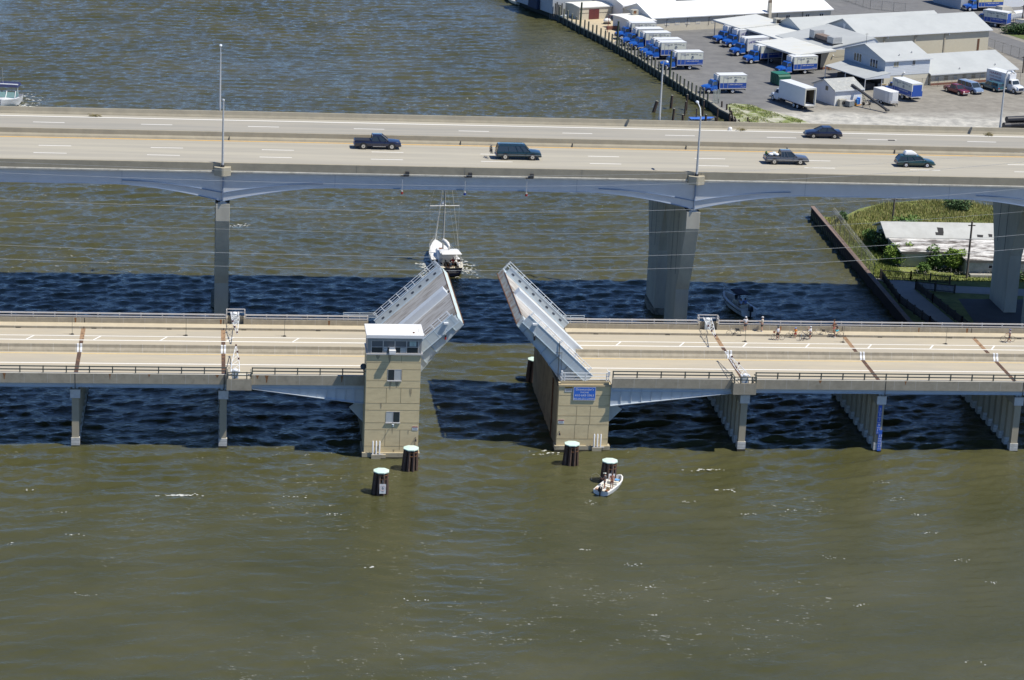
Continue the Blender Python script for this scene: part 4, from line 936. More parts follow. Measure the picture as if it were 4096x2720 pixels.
# ---------------------------------------------------------------- vehicles
def carpaint(n, c): return M('paint_'+n, c, .28, .02, 3, spec=.6, coat=.6)
def sect(x, zb, zt, hw, tuck=.9):
    return [Vector((x, s*hw*k, z)) for s, k, z in ((-1,.86,zb),(-1,.97,zb+.1),(-1,1,zb+(zt-zb)*.5),(-1,.985,zt-.13),(-1,tuck,zt-.01),(-1,tuck*.5,zt+.015),(1,tuck*.5,zt+.015),(1,tuck,zt-.01),(1,.985,zt-.13),(1,1,zb+(zt-zb)*.5),(1,.97,zb+.1),(1,.86,zb))]
def wheel(t, x, y, r, w, rimm, dual=0):
    s = 1 if y > 0 else -1
    o = MB().tube([(x,y-s*w,r),(x,y-s*w*.85,r),(x,y-s*.03,r),(x,y,r)], [r*.93,r,r,r*.9], 16).build('wheel', black, t, smooth=40)
    MB().tube([(x,y-s*.02,r),(x,y+s*.012,r)], [r*.62,r*.58], 14).ell((x,y+s*.012,r), (r*.16,.03,r*.16), 1, 8, 4).build('rim', [rimm, dark], o, smooth=40)
def arch(mb, x, y, r, m):
    s = 1 if y > 0 else -1
    mb.tube([(x,y-s*.1,r),(x,y+s*.004,r)], r+.09, 16, m)
def car(name, label, loc, rz, paint, L=4.8, W=1.8, low=None, gh=None, belt=.95, roof=1.42, wb=(-1.4,1.4), wr=.32, rim=chrome, pillars=(), roofm=None, lowm=None, cat='car', zb=.26, stripe=None, group=None, tall=.74):
    t = thing(name, label, cat, loc, rz, group)
    hw = W/2; body = MB(); body.loft([sect(x, zb+(q[2] if len(q) > 2 else 0), z, hw*f) for (x, z, f, *q) in low])
    for x in wb:
        for y in (-hw-.002, hw+.002): arch(body, x, y, wr, 1)
    bo = body.build('body', [paint, black], t, smooth=38)
    rb, rtp, ft, fb = gh; a = hw*.93; b = hw*tall
    base = [Vector((rb,-a,belt-.03)), Vector((rb,a,belt-.03)), Vector((fb,a,belt-.03)), Vector((fb,-a,belt-.03))]
    top = [Vector((rtp,-b,roof-.05)), Vector((rtp,b,roof-.05)), Vector((ft,b,roof-.05)), Vector((ft,-b,roof-.05))]
    MB().loft([base, top]).build('window', glass, t)
    rf = MB(); n = [Vector((0,0,.0)), Vector((0,0,.05)), Vector((0,0,.075))]
    def ringr(sc, dz):
        cx = (rtp+ft)/2; return [Vector((cx+(p.x-cx)*sc, p.y*sc, p.z+dz)) for p in top]
    rf.loft([ringr(1.03,-.02), ringr(1.02,.03), ringr(.93,.065)])
    for i in range(4): rf.tube([base[i], top[i]], .05, 5)
    for px in pillars:
        for s in (-1, 1):
            k = (px-rb)/(fb-rb); xt = rtp+(ft-rtp)*k
            rf.tube([(px,s*(a+.012),belt-.02),(px*.5+xt*.5 if False else xt,s*(b+.012),roof-.05)], .045, 5)
    rf.build('roof', roofm or paint, t, smooth=30)
    for x in wb:
        for y in (-hw-.01, hw+.01): wheel(t, x, y, wr, .2, rim)
    xf, xr = low[-1][0], low[0][0]; zl = low[-1][1]
    for y in (-hw*.66, hw*.66):
        MB().ell((xf-.06,y,zl-.14), (.12,.17,.09)).build('headlight', M('lamp_glass', ()), t, smooth=60)
        MB().box((xr-.02,y-.14,low[0][1]-.28),(xr+.06,y+.14,low[0][1]-.08)).build('tail_light', red_lt, t)
    MB().box((xf-.12,-hw*.86,zb+.06),(xf+.07,hw*.86,zb+.24)).build('front_bumper', lowm or paint, t, bevel=.03)
    MB().box((xr-.09,-hw*.86,zb+.06),(xr+.1,hw*.86,zb+.24)).build('rear_bumper', lowm or paint, t, bevel=.03)
    for y in (-hw-.09, hw+.09): MB().ell((fb-.35 if fb-.35 > ft else ft, y, belt+.07), (.08,.1,.07)).build('mirror', paint, t, smooth=60)
    if stripe:
        for s in (-1, 1): MB().box((low[0][0]+.15, s*(hw+.006)-.008, zb+(low[0][1]-zb)*.42),(low[-1][0]-.15, s*(hw+.006)+.008, zb+(low[0][1]-zb)*.42+.045)).build('side_moulding', stripe, t)
    return t
def hz(x, y): return at(x, y, ZH)
# highway traffic (x forward)
navy = carpaint('navy', (.012,.014,.035)); teal = carpaint('dark_teal', (.008,.030,.036)); grey = carpaint('grey', (.085,.09,.10)); green = carpaint('dark_green', (.008,.045,.042))
p = at(1510, 599, ZH)
t = car('pickup_truck', 'dark navy pickup truck with covered bed driving right on the highway bridge', (p.x, p.y+.95, ZH), 0, navy, W=1.95,
    low=[(-2.85,1.02,.93),(-2.75,1.06,1),(-.6,1.06,1),(1.1,1.06,1),(2.2,1.0,.99),(2.75,.93,.95),(2.9,.75,.88)], gh=(-.72,-.62,.55,1.35), belt=1.06, roof=1.74, wb=(-1.75,1.75), wr=.40, pillars=(.35,), zb=.36, cat='pickup', lowm=chrome)
MB().box((-2.78,-.82,1.06),(-.8,.82,1.10)).build('bed_cover', M('tonneau', (.02,.021,.025), .6, .1, 3), t)
MB().tube([(-.6,-1.02,.42),(1.0,-1.02,.42)], .05).tube([(-.6,1.02,.42),(1.0,1.02,.42)], .05).build('running_board', chrome, t)
p = at(2075, 641, ZH)
sv = car('suv', 'dark teal estate wagon with a bicycle rack driving right on the highway bridge', (p.x, p.y+.97, ZH), 0, teal, W=1.98,
    low=[(-2.75,.95,.95),(-2.68,1.08,1),(0,1.08,1),(1.2,1.06,1),(2.3,.98,.99),(2.7,.9,.95),(2.8,.7,.88)], gh=(-2.7,-2.5,.72,1.4), belt=1.06, roof=1.80, wb=(-1.68,1.68), wr=.39, pillars=(-1.2,-.1,.6), zb=.36, cat='suv', stripe=M('grey_cladding', ()), lowm=alu, tall=.8)
MB().tube([(-2.85,0,.6),(-3.25,0,.6),(-3.3,0,1.5)], .03).tube([(-3.3,-.4,1.42),(-3.3,.4,1.42)], .025).build('bike_rack', dark, sv)
mb = MB()
for y in (-.55,.55): mb.box((-2.3,y-.02,1.86),(.5,y+.02,1.90))
mb.build('roof_rail', dark, sv)
SUV = Vector((p.x, p.y+.97, ZH))
p = at(3148, 660, ZH)
t = car('pickup_truck', 'dark grey pickup truck with loaded open bed on the highway bridge', (p.x, p.y+.92, ZH), 0, grey, W=1.85,
    low=[(-2.68,.95,.93),(-2.6,.98,1),(-.75,.98,1),(1.0,1.0,1),(2.1,.95,.99),(2.6,.88,.94),(2.75,.7,.86)], gh=(-.85,-.75,.5,1.25), belt=1.0, roof=1.66, wb=(-1.62,1.66), wr=.37, pillars=(.1,-.4), zb=.34, cat='pickup', stripe=alu)
MB().box((-2.55,-.72,.985),(-.9,.72,.995)).build('bed_floor', black, t)
mb = MB(); mb.box((-2.5,-.75,.99),(-2.42,.75,1.05)).box((-2.5,-.8,.99),(-.9,-.74,1.06)).box((-2.5,.74,.99),(-.9,.8,1.06)); mb.build('bed_rail', grey, t)
ld = thing('luggage_pile', 'white and blue bags heaped in the open bed of the grey pickup', 'bags', (p.x-1.7, p.y+.92, ZH+1.0))
for i, (x, y, r, m) in enumerate(((-.3,-.3,.28,white_p),(.2,.2,.3,M('bag_pale', (.6,.66,.66), .6, .1, 3)),(-.1,.35,.22,M('bag_blue', (.1,.2,.55), .6, .1, 3)),(.45,-.3,.26,white_p))): MB().ell((x,y,r*.6), (r*1.2,r,r*.75)).build('bag', m, ld, smooth=60)
MB().ell((-.75,.35,.2), (.16,.16,.24)).build('plant', M('plant_green', (.05,.12,.03), .9, .3, 6), ld, smooth=60)
p = at(3665, 671, ZH)
t = car('estate_car', 'dark green estate car with a white roof box on the highway bridge', (p.x, p.y+.9, ZH), 0, green, W=1.82,
    low=[(-2.4,.72,.88),(-2.3,.88,.97),(-.5,.9,1),(.9,.9,1),(1.9,.82,.97),(2.3,.7,.9),(2.42,.5,.8)], gh=(-2.3,-1.95,.35,1.25), belt=.88, roof=1.42, wb=(-1.32,1.38), wr=.31, pillars=(-1.1,-.1), cat='estate car', rim=M('wheel_cover', (.66,.67,.68), .4, .03, 3))
rb = thing('roof_box', 'white rounded roof box strapped on the dark green estate car', 'roof box', (p.x-.75, p.y+.9, ZH+1.47))
MB().loft([[Vector((-.75,-.5,0)),Vector((.85,-.5,0)),Vector((.85,.5,0)),Vector((-.75,.5,0))],[Vector((-.72,-.52,.22)),Vector((.8,-.52,.22)),Vector((.8,.52,.22)),Vector((-.72,.52,.22))],[Vector((-.55,-.42,.48)),Vector((.3,-.42,.48)),Vector((.3,.42,.48)),Vector((-.55,.42,.48))]]).build('box_shell', white_p, rb, bevel=.04)
MB().box((-.65,-.45,-.05),(.7,.45,0)).build('box_base', dark, rb)
p = at(3296, 555, ZH)
car('saloon_car', 'dark navy saloon car driving left in the far lanes of the highway bridge', (p.x, p.y+.9, ZH), math.pi, navy, W=1.8,
    low=[(-2.4,.78,.86),(-2.25,.95,.96),(-1.5,.98,1),(.9,.94,1),(1.8,.84,.97),(2.25,.72,.9),(2.4,.52,.8)], gh=(-1.75,-1.0,.15,1.05), belt=.93, roof=1.43, wb=(-1.4,1.42), wr=.32, pillars=(-.35,), cat='saloon car', tall=.7)

# ---------------------------------------------------------------- bicycles
RIM = M('tyre_thin', (.03,.03,.03), .7, 0)
def bicycle(label, loc, rz, frame, lean=0, steer=0, s=1.0, bag=None, basket=None, group='bicycles on the low bridge', low=False):
    t = thing('bicycle', label, 'bicycle', loc, rz, group)
    if lean: t.rotation_euler = (lean, 0, rz)
    r = .34*s; fx, rx = .53*s, -.53*s
    def WH(x, tf=None):
        o = MB().ring((x,0,r) if tf is None else (0,0,0), r-.02, .019, 'y', 24, 5, tf=tf).build('wheel', RIM, t)
        sp = MB()
        for k in range(9):
            a = math.pi*k/9*2; p1 = Vector((x if tf is None else 0,0,r if tf is None else 0)); q = Vector((math.cos(a)*(r-.02),0,math.sin(a)*(r-.02)))
            A_, B_ = p1, p1+q
            if tf is not None: A_, B_ = tf @ A_, tf @ B_
            sp.tube([A_, B_], .004, 3, cap=False)
        sp.build('spokes', chrome, o)
    WH(rx)
    tf = Matrix.Translation((fx,0,r)) @ Matrix.Rotation(steer, 4, 'Z') if steer else None
    WH(fx, tf)
    bb = Vector((-.05*s,0,.28*s)); st = Vector((-.2*s,0,.72*s)); hd = Vector((.36*s,0,.80*s)); h2 = Vector((.39*s,0,.62*s)); ra = Vector((rx,0,r)); fa = Vector((fx,0,r))
    f = MB()
    if low: f.tube([st*.96, Vector((.1*s,0,.5*s)), h2], .02).tube([bb, h2], .022)
    else: f.tube([st*.97, hd], .018).tube([bb, h2], .021)
    f.tube([bb, st], .018).tube([ra, bb], .013).tube([ra, st*.95], .012).tube([h2, hd], .022).tube([hd, h2, fa], .015)
    f.build('frame', frame, t)
    MB().ell(st+Vector((-.04,0,.2*s)), (.14,.07,.035)).tube([st, st+Vector((-.03,0,.2*s))], .014).build('saddle', black, t)
    hb_ = hd+Vector((-.02,0,.17*s))
    MB().tube([hd, hb_], .014).tube([hb_+Vector((-.1,-.27,.05)), hb_+Vector((0,-.12,0)), hb_+Vector((0,.12,0)), hb_+Vector((-.1,.27,.05))], .014).build('handlebar', chrome, t)
    MB().tube([bb+Vector((0,-.06,0)), bb+Vector((0,.06,0))], .08, 10).tube([bb+Vector((0,.07,0)), bb+Vector((.12,.08,-.1))], .01).tube([bb+Vector((0,-.07,0)), bb+Vector((-.12,-.08,.1))], .01).box(bb+Vector((.09,.06,-.12)), bb+Vector((.17,.16,-.09))).box(bb+Vector((-.17,-.16,.09)), bb+Vector((-.09,-.06,.12))).build('crankset', dark, t)
    MB().tube([bb+Vector((-.05,-.04,0)), bb+Vector((-.1,-.22,-.27*s))], .01).build('kickstand', chrome, t)
    if bag: MB().box((rx-.12,-.12,.72),(rx+.25,.12,.92)).build('pannier', bag, t, bevel=.04)
    if basket: MB().box((rx-.15,-.16,.62),(rx+.15,.16,.86)).build('basket', basket, t, bevel=.02)
    return t
def lo(x, y): return at(x, y, ZD)
fr_b = M('bike_black', (.02,.02,.022), .3, 0); fr_s = M('bike_silver', (.5,.5,.5), .3, 0, met=.6); fr_bl = M('bike_blue', (.03,.05,.22), .3, 0); fr_w = M('bike_cream', (.6,.58,.5), .3, 0)
p = lo(2933, 1343.5); bicycle('lone bicycle with black rear bag and orange bottle parked at the kerb', p, math.pi, fr_s, lean=-.03, bag=black)
p = lo(3112, 1359); bicycle('bicycle with an orange helmet on its bars beside the woman in a white top', (p.x-.1,p.y,ZD), R(172), fr_b, steer=.9, lean=.1)
hm = thing('helmet', 'orange and black helmet hung on the handlebar of a bicycle', 'helmet', (p.x-.52,p.y+.02,ZD+.93))
MB().ell((0,0,.0), (.13,.16,.13)).build('shell', M('helmet_orange', (.75,.16,.05), .4, .3, 12, dark=(.05,.02,.03), dscale=9, dthr=.5, damt=.9), hm, smooth=60)
p = lo(3165, 1350); bicycle('dark cruiser bicycle standing just left of the boy in orange', p, math.pi, fr_b, s=.82, low=True)
p = lo(3210, 1359); bicycle('child bicycle tilted on its stand right of the boy in orange', (p.x+.1,p.y-.25,ZD), R(205), fr_s, s=.92, steer=.5, lean=.14)
p = lo(3222, 1348); bicycle('blue bicycle with a white front bag behind the boy in white', p, math.pi, fr_bl, s=.98, bag=white_p)
p = lo(3274, 1346); bicycle('cream bicycle with a dark low basket right of the boy in white', p, R(180), fr_w, s=1.0, basket=M('basket_dark', (.06,.055,.05), .8, .2, 9))
p = lo(3343, 1349); bicycle('black bicycle with the seated cyclist in turquoise shorts', p, math.pi, fr_b, s=1.05); CY1 = p
p = lo(4030, 1366.5); bicycle('black bicycle pushed by the walking cyclist at the right edge', p, math.pi, fr_b, s=1.03); CY2 = p
for i, (dx, lab) in enumerate(((-.48,'bicycle on the rack of the teal wagon, inner one'),(-.62,'bicycle on the rack of the teal wagon, outer one'))):
    b_ = bicycle(lab, (SUV.x-2.85+dx+.05, SUV.y+(.08 if i else -.08), SUV.z+.62), R(90 if i else 270), fr_b, group='bicycles on the car rack')

# ---------------------------------------------------------------- people
def skin_mesh(pts, edges, rad, root=0, sub=1):
    me = bpy.data.meshes.new('s'); me.from_pydata([tuple(p) for p in pts], edges, [])
    o = bpy.data.objects.new('s', me); COL.objects.link(o)
    md = o.modifiers.new('k', 'SKIN'); md.use_smooth_shade = True
    for i, v in enumerate(me.skin_vertices[0].data):
        v.radius = (rad[i], rad[i]) if not isinstance(rad[i], tuple) else rad[i]; v.use_root = (i == root)
    if sub: o.modifiers.new('u', 'SUBSURF').levels = sub
    bpy.context.view_layer.update()
    m2 = bpy.data.meshes.new_from_object(o.evaluated_get(bpy.context.evaluated_depsgraph_get()))
    vs = [v.co.copy() for v in m2.vertices]; fs = [list(p.vertices) for p in m2.polygons]
    bpy.data.objects.remove(o); bpy.data.meshes.remove(me); bpy.data.meshes.remove(m2)
    return vs, fs
SK = {'light': M('skin_light', (.50,.29,.20), .55, .04, 4), 'tan': M('skin_tan', (.36,.17,.10), .5, .04, 4)}
def person(label, loc, rz, h=1.75, pose=None, shirt=None, sleeves=.45, shorts=None, sk='light', head=('hair', (.03,.02,.015)), shoes=(.75,.75,.72), wide=1.0, skirt=False):
    t = thing('person', label, 'person', loc, rz)
    J = dict(pel=(0,0,.93), spi=(0,.0,1.13), che=(0,.0,1.34), nec=(0,.0,1.50), jaw=(0,.02,1.56), hea=(0,.02,1.64), cro=(0,.0,1.72))
    for s, n in ((-1,'L'),(1,'R')):
        J.update({'sh'+n:(s*.185,0,1.42),'el'+n:(s*.25,-.03,1.15),'wr'+n:(s*.24,.07,.92),'ha'+n:(s*.235,.09,.86),'hi'+n:(s*.095,0,.88),'kn'+n:(s*.105,.02,.48),'an'+n:(s*.11,-.02,.09),'to'+n:(s*.13,.15,.04)})
    if pose: J.update(pose)
    k = h/1.75; P = {a: Vector(b)*k for a, b in J.items()}
    names = list(J); ix = {n: i for i, n in enumerate(names)}
    E_ = [('pel','spi'),('spi','che'),('che','nec'),('nec','jaw'),('jaw','hea'),('hea','cro')]
    for n in 'LR': E_ += [('che','sh'+n),('sh'+n,'el'+n),('el'+n,'wr'+n),('wr'+n,'ha'+n),('pel','hi'+n),('hi'+n,'kn'+n),('kn'+n,'an'+n),('an'+n,'to'+n)]
    rad = dict(pel=.135*wide, spi=.125*wide, che=.14*wide, nec=.06, jaw=.07, hea=.098, cro=.07, sh=.065, el=.045, wr=.032, ha=.036, hi=.095, kn=.06, an=.042, to=.038)
    rr = [rad[n if n in rad else n[:2]]*k for n in names]
    vs, fs = skin_mesh([P[n] for n in names], [(ix[a], ix[b]) for a, b in E_], rr)
    mb = MB().add(vs, fs)
    hd = P['hea']; fwd = Vector((0,1,0))
    mb.ell(hd+Vector((0,.105*k,-.02*k)), (.018*k,.03*k,.025*k), 0, 6, 4)
    for s in (-1, 1):
        mb.ell(hd+Vector((s*.1*k,0,-.01)), (.015*k,.025*k,.035*k), 0, 6, 4); mb.ell(hd+Vector((s*.037*k,.092*k,.015*k)), (.014*k,.012*k,.009*k), 1, 6, 4)
    mb.ell(hd+Vector((0,.092*k,-.06*k)), (.028*k,.01*k,.008*k), 2, 6, 4)
    for n, s in (('L',-1),('R',1)):
        wv = (P['ha'+n]-P['wr'+n]).normalized(); o = P['ha'+n]; side = wv.cross(Vector((0,1,0)) if abs(wv.y) < .9 else Vector((0,0,1))).normalized(); pal = side.cross(wv)
        for j, ln in enumerate((.062,.075,.07,.055)):
            b0 = o+side*((j-1.5)*.02*k)+wv*.025*k; mb.tube([b0, b0+(wv*.6*ln+pal*.1*ln)*k, b0+(wv*ln*.9+pal*.45*ln)*k], [.0095*k,.0088*k,.007*k], 5)
        b0 = o+side*(-s*.03*k); mb.tube([b0, b0+(side*(-s)*.025+wv*.02)*k, b0+(side*(-s)*.03+wv*.05)*k], [.011*k,.01*k,.008*k], 5)
    mb.build('body', [SK[sk], black, M('lips', (.35,.12,.1), .5, 0)], t, smooth=60)
    def cloth(nm, nodes, edges, radd, m, sub=1):
        idx = {n: i for i, n in enumerate(nodes)}
        v2, f2 = skin_mesh([nodes[n] for n in nodes], [(idx[a], idx[b]) for a, b in edges], [radd[n] for n in nodes], 0, sub)
        MB().add(v2, f2).build(nm, m, t, smooth=60)
    if shirt is not None:
        nodes = {'b': P['pel'].lerp(P['spi'], .15), 'spi': P['spi'], 'che': P['che']+Vector((0,0,.03*k)), 'n': P['che'].lerp(P['nec'], .55)}
        rd = {'b': .155*k*wide, 'spi': .15*k*wide, 'che': .155*k*wide, 'n': .09*k}; ed = [('b','spi'),('spi','che'),('che','n')]
        for n in 'LR':
            nodes['sh'+n] = P['sh'+n]; rd['sh'+n] = .085*k; ed.append(('che','sh'+n))
            if sleeves > .05: nodes['sl'+n] = P['sh'+n].lerp(P['el'+n], min(1, sleeves*1.6)); rd['sl'+n] = .075*k; ed.append(('sh'+n,'sl'+n))
        cloth('shirt', nodes, ed, rd, shirt)
    if shorts is not None:
        nodes = {'p': P['pel']+Vector((0,0,.05*k)), 'q': P['pel']-Vector((0,0,.02*k))}; rd = {'p': .15*k*wide, 'q': .15*k*wide}; ed = [('p','q')]
        for n in 'LR':
            nodes['h'+n] = P['hi'+n]; nodes['e'+n] = P['hi'+n].lerp(P['kn'+n], .72); rd['h'+n] = .115*k; rd['e'+n] = .105*k; ed += [('q','h'+n),('h'+n,'e'+n)]
        cloth('shorts', nodes, ed, rd, shorts)
    if shoes:
        for n in 'LR': MB().ell(P['an'+n].lerp(P['to'+n], .5)-Vector((0,0,.02*k)), (.055*k,.145*k,.055*k)).build('shoe', M('shoe_%d' % int(shoes[0]*100), shoes, .6, .05, 5), t, smooth=60)
    kind, c = head; m = M('%s_%d_%d' % (kind, int(c[0]*100), int(c[2]*100)), c, .5 if kind == 'hair' else .35, .1, 8)
    top = hd+Vector((0,-.015*k,.045*k))
    if kind == 'hair': MB().ell(top, (.112*k,.12*k,.095*k)).ell(hd+Vector((0,-.06*k,-.02*k)), (.1*k,.07*k,.1*k)).build('hair', m, t, smooth=60)
    elif kind == 'cap': MB().ell(top, (.113*k,.125*k,.085*k)).box(hd+Vector((-.08*k,.08*k,.05*k)), hd+Vector((.08*k,.2*k,.065*k))).build('cap', m, t, smooth=40)
    else: MB().ell(top+Vector((0,0,.01)), (.125*k,.155*k,.10*k)).build('helmet', m, t, smooth=60); MB().ell(hd+Vector((0,-.05*k,-.03*k)), (.1*k,.07*k,.09*k)).build('hair', M('hair_dark', (.03,.02,.015), .6, 0), t, smooth=60)
    return t
cl_w = M('cloth_white', (.74,.74,.74), .8, .05, 5); cl_g = M('cloth_pale_grey', (.52,.53,.55), .8, .06, 5); cl_b = M('cloth_beige', (.58,.52,.42), .8, .06, 5); cl_k = M('cloth_black', (.02,.02,.025), .8, .1, 5); cl_n = M('cloth_navy', (.03,.045,.07), .8, .1, 5)
cl_o = M('cloth_orange', (.78,.27,.05), .8, .05, 5); cl_r = M('cloth_red', (.50,.03,.025), .8, .05, 5); cl_t = M('cloth_turquoise', (.08,.55,.62), .8, .05, 5); cl_bl = M('cloth_blue', (.16,.26,.55), .8, .05, 5); cl_lb = M('cloth_pale_blue', (.35,.47,.72), .8, .05, 5)
ZS = ZD+.25
p = at(2980, 1325.5, ZS); person('person in pale grey shirt and dark shorts on the sidewalk, one hand on the rail', p, R(15), 1.8, dict(elL=(-.38,.02,1.25), wrL=(-.58,.12,1.22), haL=(-.64,.15,1.23)), cl_g, .5, cl_n, head=('helmet', (.6,.62,.63)), wide=1.12)
p = at(3046.5, 1326, ZS); person('person in beige shirt and black shorts looking over the far rail', p, R(62), 1.8, dict(elL=(-.22,.12,1.14), wrL=(-.12,.33,1.12), haL=(-.06,.38,1.13), anL=(-.11,-.1,.09), toL=(-.12,.06,.04)), cl_b, .5, cl_k, head=('helmet', (.62,.62,.6)))
p = at(3109, 1361, ZD); person('person in white sleeveless top and black shorts, seen from behind beside a bicycle', p, R(-8), 1.72, dict(elL=(-.27,-.02,1.16), wrL=(-.22,.14,1.0), haL=(-.2,.19,.97), anL=(-.15,-.02,.09), toL=(-.18,.13,.04)), cl_w, .0, cl_k, head=('helmet', (.06,.07,.08)))
p = at(3180, 1353, ZD); person('child in orange shirt, red shorts and blue helmet', p, R(-20), 1.28, dict(elL=(-.32,.12,1.3), wrL=(-.45,.3,1.42), haL=(-.48,.34,1.46)), cl_o, .5, cl_r, head=('helmet', (.22,.32,.75)))
p = at(3239.5, 1357, ZD); person('boy in white shirt and navy shorts raising a camera to his eyes', p, R(55), 1.55, dict(elL=(-.26,.2,1.36), wrL=(-.1,.28,1.58), haL=(-.05,.27,1.63), elR=(.24,.2,1.36), wrR=(.08,.28,1.58), haR=(.04,.27,1.63)), cl_w, .45, cl_n, head=('helmet', (.6,.61,.62)))
p = at(3337, 1344, ZD); person('bare chested person in red shorts standing behind the seated cyclist', (p.x+.02, p.y+.55, ZD), R(70), 1.88, dict(elL=(-.25,.1,1.15), wrL=(-.1,.28,1.0), haL=(-.05,.32,.98)), None, 0, cl_r, 'tan', ('hair', (.02,.015,.012)), shoes=(.5,.5,.5))
person('cyclist in black top and turquoise shorts sitting on a bicycle', (CY1.x, CY1.y, ZD), R(90), 1.7,
   dict(pel=(0,-.2,.98), spi=(0,-.12,1.16), che=(0,.0,1.34), nec=(0,.08,1.48), jaw=(0,.12,1.53), hea=(0,.14,1.61), cro=(0,.13,1.69), shL=(-.18,.02,1.40), shR=(.18,.02,1.40), elL=(-.24,.22,1.22), elR=(.24,.22,1.22), wrL=(-.24,.40,1.06), wrR=(.24,.40,1.06), haL=(-.24,.45,1.04), haR=(.24,.45,1.04), hiL=(-.1,-.18,.92), hiR=(.1,-.18,.92), knL=(-.17,.22,.68), knR=(.15,.2,.62), anL=(-.2,.1,.12), anR=(.14,.02,.24), toL=(-.22,.26,.05), toR=(.14,.18,.2)), cl_k, .35, cl_t, head=('hair', (.09,.04,.02)))
person('walking cyclist in white top and dark shorts pushing a bicycle', (CY2.x+.05, CY2.y-.42, ZD), R(88), 1.65,
   dict(elL=(-.2,.16,1.2), wrL=(-.1,.38,1.12), haL=(-.08,.43,1.12), elR=(.3,.1,1.18), wrR=(.36,.32,1.08), haR=(.38,.37,1.07), knL=(-.1,.16,.5), anL=(-.11,.2,.09), toL=(-.12,.37,.05), knR=(.1,-.02,.48), anR=(.11,-.3,.13), toR=(.12,-.16,.04)), cl_w, .1, cl_n, 'tan', head=('helmet', (.16,.17,.30)))

# ---------------------------------------------------------------- boats
def hull(mb, st, m=0, deck=None, mdeck=0):
    """st: stations (x, half beam at sheer, z sheer, half beam at chine, z chine, z keel)"""
    rings = [[Vector((x,-b,zs)), Vector((x,-(b*.5+c*.5)*1.01,(zs+zc)/2)), Vector((x,-c,zc)), Vector((x,0,zk)), Vector((x,c,zc)), Vector((x,(b*.5+c*.5)*1.01,(zs+zc)/2)), Vector((x,b,zs))] for x, b, zs, c, zc, zk in st]
    n = 7; vs = [p for r in rings for p in r]; k = len(rings)
    mb.add(vs, [(i*n+j, i*n+j+1, (i+1)*n+j+1, (i+1)*n+j) for i in range(k-1) for j in range(n-1)]+[tuple(range(n))], m)
    return mb
def deck_rim(mb, st, inner, zin, m=0, x0=None, x1=None):
    """gunwale strip and cockpit well: inner = inset of the well from the sheer"""
    for s in (-1, 1):
        o = [Vector((x,s*b,zs)) for x, b, zs, *_ in st]; i_ = [Vector((x-(.0 if j < len(st)-1 else inner*1.4),s*max(b-inner,.02),zs+.02)) for j, (x, b, zs, *_) in enumerate(st)]; w_ = [Vector((p.x,p.y*.97,zin)) for p in i_]
        n = len(o); vs = o+i_+w_
        mb.add(vs, [(j,j+1,n+j+1,n+j) for j in range(n-1)]+[(n+j,n+j+1,2*n+j+1,2*n+j) for j in range(n-1)], m)
    fl = [Vector((x-(.0 if j < len(st)-1 else inner*1.4),-max(b-inner,.02),zin)) for j, (x, b, *_) in enumerate(st)]+[Vector((x-(.0 if j < len(st)-1 else inner*1.4),max(b-inner,.02),zin)) for j, (x, b, *_) in reversed(list(enumerate(st)))]
    mb.add(fl, [tuple(range(len(fl)))], m)
def full_deck(mb, st, dz=0, m=0):
    L_ = [Vector((x,-b,zs+dz)) for x, b, zs, *_ in st]; R_ = [Vector((x,b,zs+dz)) for x, b, zs, *_ in st]; C_ = [Vector((x,0,zs+dz+.08*min(1,b))) for x, b, zs, *_ in st]
    n = len(L_); mb.add(L_+C_+R_, [(j,j+1,n+j+1,n+j) for j in range(n-1)]+[(n+j,n+j+1,2*n+j+1,2*n+j) for j in range(n-1)], m)
gel = M('gelcoat_white', (.78,.78,.75), .3, .03, 1.5); gel_s = M('gelcoat_cream', (.66,.62,.50), .45, .05, 2)
def outboard(t, x, y, z, s=1.0, c=None):
    MB().loft([[Vector((x+a*s,y+b*s,z+h*s)) for a, b in ((-.28,-.2),(.28,-.2),(.28,.2),(-.28,.2))] if i in (0,) else [Vector((x+a*k*s,y+b*k*s,z+h*s)) for a, b in ((-.28,-.2),(.28,-.2),(.28,.2),(-.28,.2))] for i, (h, k) in enumerate(((.1,.8),(.35,1),(.6,.95),(.72,.6)))]).box((x-.1*s,y-.07*s,z-.9*s),(x+.12*s,y+.07*s,z+.1*s)).build('outboard_motor', c or M('outboard_black', (.012,.014,.02), .3, .05, 3), t, bevel=.02)
# skiff with two people
a = at(2402, 1982, 0); b = at(2487, 1922, 0); ang = math.atan2(b.y-a.y, b.x-a.x)
sk = thing('skiff', 'small white open skiff with two anglers beside the dolphin', 'skiff', (a.x, a.y, 0), ang)
S_ = [(0,.88,.52,.78,.12,-.12),(1.2,.95,.55,.85,.1,-.14),(2.6,.95,.60,.8,.1,-.12),(3.8,.78,.68,.58,.16,-.06),(4.6,.45,.76,.28,.25,.05),(5.0,.06,.82,.03,.4,.28)]
hull(MB(), S_).build('hull', gel, sk, smooth=35)
mb = MB(); deck_rim(mb, S_, .16, .22); mb.build('cockpit', M('gelcoat_inner', (.80,.79,.74), .4, .03, 2), sk)
mb = MB()
for x in (.25,): mb.box((x,-.74,.4),(x+.35,.74,.46))
mb.box((2.0,-.78,.45),(2.3,.78,.5)).box((3.1,-.66,.5),(3.45,.66,.55)); mb.build('thwart', gel_s, sk)
outboard(sk, -.18, .0, .45, .8)
MB().prism([(3.62,.52),(4.1,.52),(4.1,.6),(3.62,.6)], 'y', -.3, .28).build('blue_lid', M('pale_blue_lid', (.16,.40,.72), .4, 0), sk)
MB().box((.05,-.72,.5),(.5,-.42,.62)).build('seat_cushion', M('brown_cushion', (.22,.10,.045), .7, .2, 5), sk)
